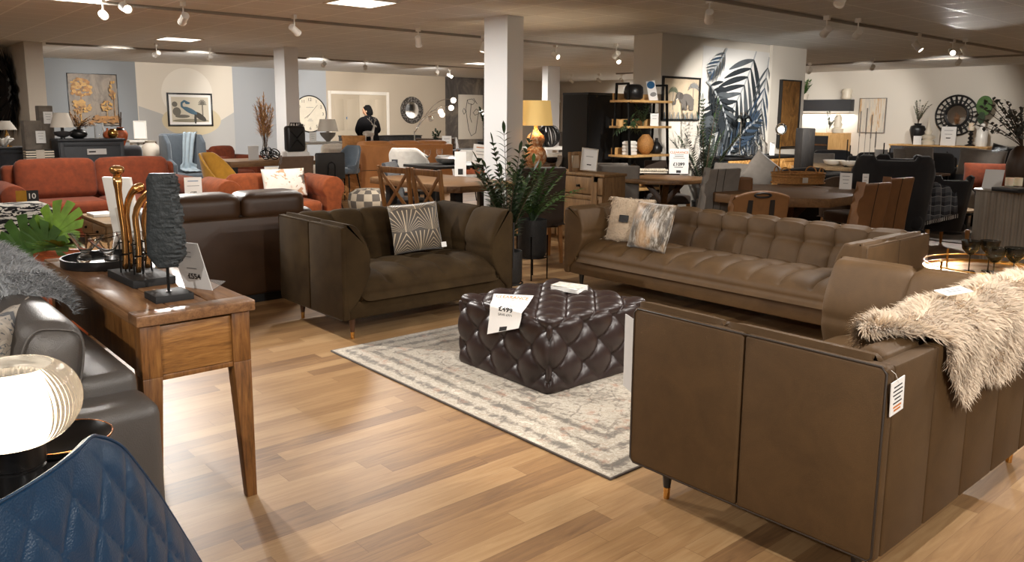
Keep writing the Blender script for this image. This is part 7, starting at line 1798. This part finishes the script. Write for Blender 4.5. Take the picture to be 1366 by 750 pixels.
# person, seen from behind, in black
def person():
    x_, y_ = gx(492, 19.6)
    t = thing('person', 'person in a dark coat with head bowed before the double door', 'person', (x_, y_, 0), R(-25))
    J = {'pel': (0, 0, .95), 'wai': (0, 0, 1.10), 'che': (0, .03, 1.30), 'nec': (0, .06, 1.46), 'hd1': (-.01, .09, 1.53)}
    V = [(0, 0, .93), (0, .0, 1.12), (0, .02, 1.30), (0, .04, 1.42), (-.01, .07, 1.50),
         (-.19, .03, 1.39), (-.28, .06, 1.15), (-.20, .24, 1.02), (.19, .03, 1.39), (.27, .07, 1.14), (.16, .25, 1.05),
         (-.10, 0, .88), (-.11, .02, .48), (-.11, -.01, .08), (-.11, .12, .04), (.10, 0, .88), (.12, -.01, .48), (.13, -.04, .08), (.13, .09, .04)]
    E_ = [(0, 1), (1, 2), (2, 3), (3, 4), (3, 5), (5, 6), (6, 7), (3, 8), (8, 9), (9, 10), (0, 11), (11, 12), (12, 13), (13, 14), (0, 15), (15, 16), (16, 17), (17, 18)]
    Rr = [.17, .15, .17, .10, .06, .085, .06, .04, .085, .06, .04, .10, .07, .055, .04, .10, .07, .055, .04]
    me = bpy.data.meshes.new('body'); me.from_pydata(V, E_, []); o = bpy.data.objects.new('body', me); COL.objects.link(o)
    md = o.modifiers.new('s', 'SKIN'); 
    for k, r_ in enumerate(Rr): me.skin_vertices[0].data[k].radius = (r_, r_*.8)
    me.skin_vertices[0].data[0].use_root = True
    md2 = o.modifiers.new('ss', 'SUBSURF'); md2.levels = 2; md2.render_levels = 2
    o.parent = t; me.materials.append(M['dark_cloth'])
    h = B(); h.lathe([(.02, -.13), (.05, -.115), (.072, -.06), (.078, 0), (.074, .06), (.05, .10), (0, .118)], (0, 0, 0), 20, 1, 1.2)
    h.lathe([(.004, -.02), (.014, -.02), (.006, .02), (0, .025)], (0, .098, -.01), 8)
    for s_ in (-1, 1): h.ball((s_*.08, 0, -.01), .018, 8, 6, 1.6)
    hd = h.build('head', 'skin', t, smooth=180); hd.location = (-.02, .12, 1.60); hd.rotation_euler = (R(-22), 0, R(75))
    hb = B(); hb.lathe([(.06, -.14), (.083, -.09), (.09, -.05), (.094, 0), (.092, .06), (.07, .11), (0, .135)], (0, -.038, .006), 20, 1, 1.1); hr = hb.build('hair', 'hair_dark', hd, smooth=180)
    c_ = B()
    def coat(u, v):
        a = 2*PI*u; z = 1.44-.86*v; w_ = .10+.15*min(1, v/.18)**.6+.06*max(0, v-.45)-.03*math.exp(-((v-.42)/.15)**2); return (w_*math.cos(a)*1.0, w_*.72*math.sin(a)+.03*(1-v), z)
    c_.grid(coat, 28, 20, closeu=True); c_.build('coat', 'dark_cloth', t, smooth=180, solid=.01)
    for s_ in (-1, 1):
        q_ = B(); base = Vector((s_*.17, .26, 1.03)); q_.lathe([(.0, 0), (.032, .01), (.038, .05), (.03, .085), (0, .09)], (0, 0, 0), 10, 1, .5)
        for k in range(4): q_.tube([(-.026+.017*k, 0, .075), (-.03+.019*k, .012, .11+.008*(1.5-abs(k-1.5))), (-.028+.018*k, .035, .13+.008*(1.5-abs(k-1.5)))], [.009, .008, .006], 6)
        q_.tube([(s_*-.03, 0, .03), (s_*-.055, .015, .06), (s_*-.05, .03, .085)], [.011, .009, .007], 6)
        hh = q_.build('hand', 'skin', t, smooth=180); hh.location = base; hh.rotation_euler = (R(-70), 0, s_*R(20))
person()
# round textured mirror and arc lamp with globes
c = atY(549, 147, YB); t = thing('round_mirror', 'round mirror in a broad grey mosaic frame right of the double door', 'mirror', (c.x, YB-.005, c.z)); r_ = .40
t2 = NT('mosaic'); t2.set(rough=.4, metal=.3); vv = t2.n('TexVoronoi'); vv.inputs['Scale'].default_value = 22; t2.l(t2.co(), vv.inputs['Vector']); t2.l(t2.ramp(vv.outputs['Distance'], [(.2, '#8f8a84'), (.6, '#3f3b38')]), t2.b.inputs['Base Color']); M['mosaic'] = t2.m
b = B(); b.X = Matrix.Rotation(PI/2, 4, 'X'); b.lathe([(r_*.6, 0), (r_, 0), (r_, .03), (r_*.97, .05), (r_*.64, .05), (r_*.6, .02)], n=48, closed=True); b.build('mosaic_frame', 'mosaic', t, smooth=40); b = B(); b.X = Matrix.Rotation(PI/2, 4, 'X'); b.lathe([(0, .01), (r_*.61, .01), (r_*.61, .02), (0, .02)], n=48); b.build('mirror_glass', 'mirror', t, smooth=30)
x_, y_ = gx(553, 18.8); al = thing('arc_lamp', 'chrome arc floor lamp with five lit globes', 'lamp', (x_, y_, 0)); B().lathe([(0, 0), (.2, 0), (.2, .03), (.02, .05), (.014, 1.15), (0, 1.15)], n=24).build('base', 'chrome', al, smooth=50)
rv = Vector((math.cos(YAW), -math.sin(YAW), 0))
for k, (px, py) in enumerate([(575, 158), (588, 149), (590, 153), (602, 144), (605, 134)]):
    gx_, gy_ = gx(px, 18.8); e_ = Vector((gx_-x_, gy_-y_, zat(px, py, gx_, gy_))); st_ = Vector((0, 0, 1.1)); pk = st_.lerp(e_, .55); pk.z = max(e_.z, 1.3)+.18
    path = [(st_*(1-f)**2+pk*2*f*(1-f)+e_*f*f) for f in [i/10 for i in range(11)]]; am = B().tube(path, .007, 6).build('arc', 'chrome', al, smooth=180); B().ball(e_, .065, 16, 10).build('globe', 'globe_emit' if k else 'clear_glass', am, smooth=180)
# abstract line face panel on the dark mural wall
q = [atY(*c_, YB) for c_ in ((611, 126), (643, 127), (611, 186))]; wd, hg = q[1].x-q[0].x, q[0].z-q[2].z
fp_ = thing('wall_panel', 'pale panel with a one-line abstract drawing on the dark wall', 'picture', (q[0].x+wd/2, YB, q[0].z-hg/2)); B().box(-wd/2, wd/2, -.05, 0, -hg/2, hg/2).build('panel', 'wall_cream', fp_, bevel=.006)
ln_ = [(-.1, .45), (.02, .48), (.1, .40), (.04, .33), (-.08, .36), (-.1, .45), (-.14, .2), (-.1, -.1), (-.06, -.35), (.0, -.5), (.12, -.42), (.16, -.1), (.2, .15), (.14, .22), (.05, .12), (.1, .05), (.22, .1)]
b = B(); b.tube([(x*wd*1.6, -.054, z*hg*.85) for x, z in ln_], .008, 5).tube([(0, -.054, hg*.3), (-wd*.05, -.054, 0), (wd*.02, -.054, -hg*.12)], .008, 5).tube([(-wd*.3, -.054, hg*.06), (-wd*.36, -.054, hg*.14), (-wd*.3, -.054, hg*.2), (-wd*.22, -.054, hg*.12), (-wd*.3, -.054, hg*.06)], .008, 5).tube([(wd*.1, -.054, hg*.42), (wd*.25, -.054, hg*.3)], .008, 5); b.build('drawn_line', 'ink', fp_)
x_, y_ = gx(622, 19.2); cabinet('black sideboard below the line drawing panel', x_-.9, x_+1.5, 19.2, 19.7, .95, 'black_satin', '-y', 4, 0)
x_, y_ = gx(651, 17.5); bush('dark bushy plant left of the big column', (x_, y_, .95), .85, 9, 17, .5, (.17, .07), 7); vase('planter', 'tall black planter left of the big column', 'planter', (x_, y_, 0), [(0, 0), (.2, 0), (.24, .96), (.2, .96), (.18, .9), (0, .9)], 'black_satin')
# far chairs and table
x_, y_ = gx(600, 17.4); rect_table('dark far dining table right of the arc lamp', x_-1.1, x_+1.0, y_-.4, y_+.5, .78, 'black_matt', 'black_matt', .05); TFX, TFY = x_, y_
for k, (px, d_, mt_, lb_, rz_) in enumerate([(560, 17.2, 'mid_brown_fabric', 'left taupe chair at the dark far table', -60), (587, 17.6, 'mid_brown_fabric', 'second taupe chair at the dark far table', -60), (622, 18.0, 'grey_fabric', 'taupe chair at the right of the dark far table', 40)]):
    x_, y_ = gx(px, d_); parsons(lb_, mt_, (x_, y_, 0), R(rz_), H=1.02, W=.46, legm='dark_wood')
x_, y_ = gx(624, 14.0); tub_chair('pale grey tub chair left of the big column', 'light_grey_fabric', (x_, y_, 0), R(160), H=.92, W=.58)
x_, y_ = gx(582, 17.3); bush('spiky potted succulent on the dark far table', (x_, y_-.0, .86), .34, 8, 23, .4, (.13, .05), 4); vase('planter', 'small pot of the succulent on the dark far table', 'pot', (x_, y_, .781), PROF['bowl'], 'black_satin')
CARD = card('white price sheet standing on the dark far table', 596, 190, .781, .3, .2, lean=.05); CARD.location = (*gx(596, 17.2), .781)
# round dark table nearer with silver bowl, wine glasses, sign
x_, y_ = gx(597, 11.6); zb = zat(597, 219, x_, y_); RTX, RTY = x_, y_
rect_table('dark table behind the cross-back chairs with the silver bowl', x_-.5, x_+.95, y_-.4, y_+.4, zb, 'black_satin', 'black_satin', .04)
vase('bowl', 'round hammered silver bowl on the dark table', 'bowl', (x_, y_-.05, zb), [(0, 0), (.1, 0), (.19, .04), (.21, .09), (.18, .125), (.16, .12), (.19, .09), (.17, .05), (0, .02)], 'hammered_silver', n=36)
for k, (px, d_) in enumerate([(570, 11.55), (586, 11.85), (613, 11.7), (645, 11.9)]):
    gx_, gy_ = gx(px, d_); gt = thing('wine_glass', ['leftmost large wine glass on the dark table', 'wine glass behind the silver bowl', 'wine glass right of the silver bowl', 'wine glass near the white sign'][k], 'glass', (gx_, gy_, zb), 0, 'stemmed wine glasses on the dark table')
    B().lathe([(0, 0), (.04, 0), (.04, .003), (.004, .006), (.004, .09), (.03, .11), (.052, .15), (.045, .21), (.043, .21), (.05, .15), (.028, .113), (0, .1)], n=24).build('bowl_and_stem', 'clear_glass', gt, smooth=60)
gx_, gy_ = gx(639, 11.5); so = sign('price_holder', 'white price sheet tilted on the dark table left of the big column', (gx_, gy_, zb), -math.atan2(gx_, gy_), .21, .29, 0, lines=[(None, .15, .014, 'orange_ink', .6), (None, .35, .008, 'faint_ink', .6), (None, .5, .008, 'faint_ink', .5), (None, .7, .018, 'ink', .35)]); so.rotation_euler = (R(-8), R(6), -math.atan2(gx_, gy_))
x_, y_ = gx(652, 13.3); tub_chair('dark chair behind the white price sheet', 'charcoal_fabric', (x_+.1, y_, 0), R(150), H=.9, W=.56)
# red crate on rustic table
ctt = thing('crate', 'red-stained shallow wooden crate on the rustic dining table', 'tray', (6.42, 8.02, .776), R(-12)); b = B()
for a_, b_ in (((-.24, -.13), (.24, -.12)), ((-.24, .12), (.24, .13)), ((-.24, -.12), (-.23, .12)), ((.23, -.12), (.24, .12))): b.box(a_[0], b_[0], a_[1], b_[1], 0, .06)
b.box(-.24, .24, -.13, .13, 0, .01); b.build('crate_body', 'terracotta', ctt)
for k in range(4): B().lathe([(0, .012), (.035, .012), (.035, .10), (.03, .10), (.03, .02), (0, .02)], (-.16+.107*k, 0, 0), 14).build('votive_glass', 'smoke_glass', ctt)
so = sign('price_holder', 'pale price sheet with a black mark between the cross-back chairs', (5.92, 7.75, .776), R(-38), .14, .30, 0, mat='paper', foot=False); B().box(-.03, .03, -.004, -.002, .02, .09).build('black_mark', 'ink', so); so.rotation_euler = (R(-6), 0, R(-38))
# monstera leaves and red table at the left edge
x_, y_ = gx(30, 5.6)
def monstera(loc, nrm, L_, seed):
    pass
t = thing('leaf_plant', 'bright green cut-leaf stems in a glass vase at the left edge', 'plant', (*gx(38, 6.2), 0)); zl = .22
rect_table('low table under the green leaf plant', t.location.x-.35, t.location.x+.35, t.location.y-.3, t.location.y+.3, zl, 'dark_wood', 'dark_wood', name='side_table')
def mleaf(b, c, up, rt_, r_):
    c = Vector(c); up = Vector(up).normalized(); rt_ = Vector(rt_).normalized(); nn = up.cross(rt_); n = 66; pts = [c-up*r_*.35]
    for k in range(n+1):
        a = -PI*.5+.25+(2*PI-.5)*k/n; cut = 1-.5*(1 if k % 6 == 2 else 0); rr_ = r_*(1+.12*math.sin(a))*cut
        pts.append(c+rt_*math.cos(a)*rr_+up*math.sin(a)*rr_+nn*.12*r_*math.cos(a)**2)
    i0 = len(b.v); b.add([tuple(p_) for p_ in pts], [(0, k, k+1) for k in range(1, n+1)])
b = B(); sb = B(); RV = tuple(rv)
lx = [((-.06, .06, .36), .20, (.1, 0, 1), 0), ((.14, .02, .50), .17, (.3, 0, 1), 1), ((.05, -.02, .40), .15, (-.2, .2, .8), 0), ((-.25, 0, .22), .2, (-.4, 0, .8), 0)]
for mi in (0, 1):
    b = B()
    for c_, r_, up_, m2 in lx:
        if m2 == mi: mleaf(b, Vector(rv)*c_[0]+Vector((0, 0, zl+.02+c_[2]))+Vector((0, c_[1], 0)), up_, rv, r_)
    b.build('leaf_blade', ['leaf_green', 'leaf_bright'][mi], t, smooth=0)['kind'] = 'stuff'
for c_, r_, up_, m2 in lx: sb.tube([(0, 0, zl+.02), tuple(Vector(rv)*c_[0]*.6+Vector((0, 0, zl+c_[2]*.5))), tuple(Vector(rv)*c_[0]+Vector((0, c_[1], zl+.02+c_[2]-r_*.3)))], .006, 6)
sb.build('stem', 'leaf_green', t, smooth=180)['kind'] = 'stuff'; B().lathe([(0, 0), (.07, 0), (.08, .1), (.06, .25), (.055, .25), (.07, .1), (.06, .01), (0, .01)], (0, 0, zl), 20).build('glass_vase', 'clear_glass', t)
x_, y_ = gx(62, 5.6); t = thing('leaf_plant', 'single green leaf spray low beside the console table end', 'plant', (*gx(70, 6.0), 0)); zq = zat(72, 338, t.location.x, t.location.y)
b = B(); 
for k in range(13): a = PI*k/12; leafb(b, (0, 0, zq+.04), tuple(Vector(rv)*math.cos(a)+Vector((0, 0, .35*math.sin(a)))+Vector((-.3*math.sin(a), -.5*math.sin(a), 0))), .17, .055, seg=4, droop=.1)
b.build('foliage', 'leaf_bright', t)['kind'] = 'stuff'; B().lathe([(0, 0), (.12, 0), (.16, zq), (.13, zq), (.11, zq-.05), (0, zq-.05)], n=28).build('pot', 'terracotta', t)
# white photo frame at far end of console, seen from behind
fr = thing('photo_frame', 'white photo frame standing behind the gold rods, seen from behind', 'photo frame', (1.15, 4.20, .801), R(-50)); fr.rotation_euler = (R(10), 0, R(-56)); B().box(-.08, .08, -.008, .008, 0, .40).build('frame', 'white_paint', fr, bevel=.002); B().box(-.03, .03, -.018, -.008, .05, .25, .0, .0).build('easel_back', 'wall_tan', fr)
for k, (dx, dy) in enumerate([(.03, .0), (.12, -.06)]):
    vase('glass_tumbler', ['left clear tumbler behind the gold rods', 'right clear tumbler behind the gold rods'][k], 'glass', (1.04+dx, 3.84+dy, .81 if 0 else .8), [(0, 0), (.03, 0), (.035, .09), (.032, .09), (.028, .01), (0, .01)], 'clear_glass')
# number sign by the red sofa
x_, y_ = gx(31, 8.6); zb = zat(30, 276, x_, y_); so = sign('number_sign', 'small two-tone sign reading 10 by the red sofa arm', (x_, y_, 0), -math.atan2(x_, y_), .18, .15, 0, mat='ink', foot=False, lines=[('10', .35, .07, 'paper', .001)])
for o in list(so.children):
    if o.name.startswith('lettering'): o.location = (.035, 0, 0)
B().box(-.09, -.005, -.004, -.002, 0, .15).build('orange_half', 'yellow_fabric', so)
B().box(-.09, .09, -.05, .05, -zb, 0).build('stand', 'dark_wood', so); so.location.z = zb
x_, y_ = gx(12, 7.6); t = thing('sheet_stack', 'zebra black and white printed fabric behind the green leaves', 'throw', (x_, y_, 0), R(0)); zb = zat(12, 292, x_, y_)
t3 = NT('zebra'); t3.set(rough=.9); t3.l(t3.ramp(t3.noise(t3.co((3, 3, 14)), 2, 3, .6, 1.5), [(.48, '#17171a'), (.5, '#dedad2')], 'CONSTANT'), t3.b.inputs['Base Color']); M['zebra'] = t3.m
rbox('folded_cloth', -.35, .25, -.2, .2, 0, zb+.12, 'zebra', t, r=.06)
so = sign('price_holder', 'white price sheet on the arm of the red sofa', (*gx(255, 9.3), 0), R(-10), .19, .22, 0, lines=[(None, .2, .008, 'blue_ink', .6), (None, .45, .006, 'faint_ink', .7), ('£599', .8, .035, 'ink', .0005)]); so.location = (3.0, 6.62, 0)
x_, y_ = gx(255, 9.9); so.location = (x_, y_, zat(255, 262, x_, y_)); B().box(-.1, .1, 0, .12, -so.location.z, 0).build('stand', 'dark_wood', so)
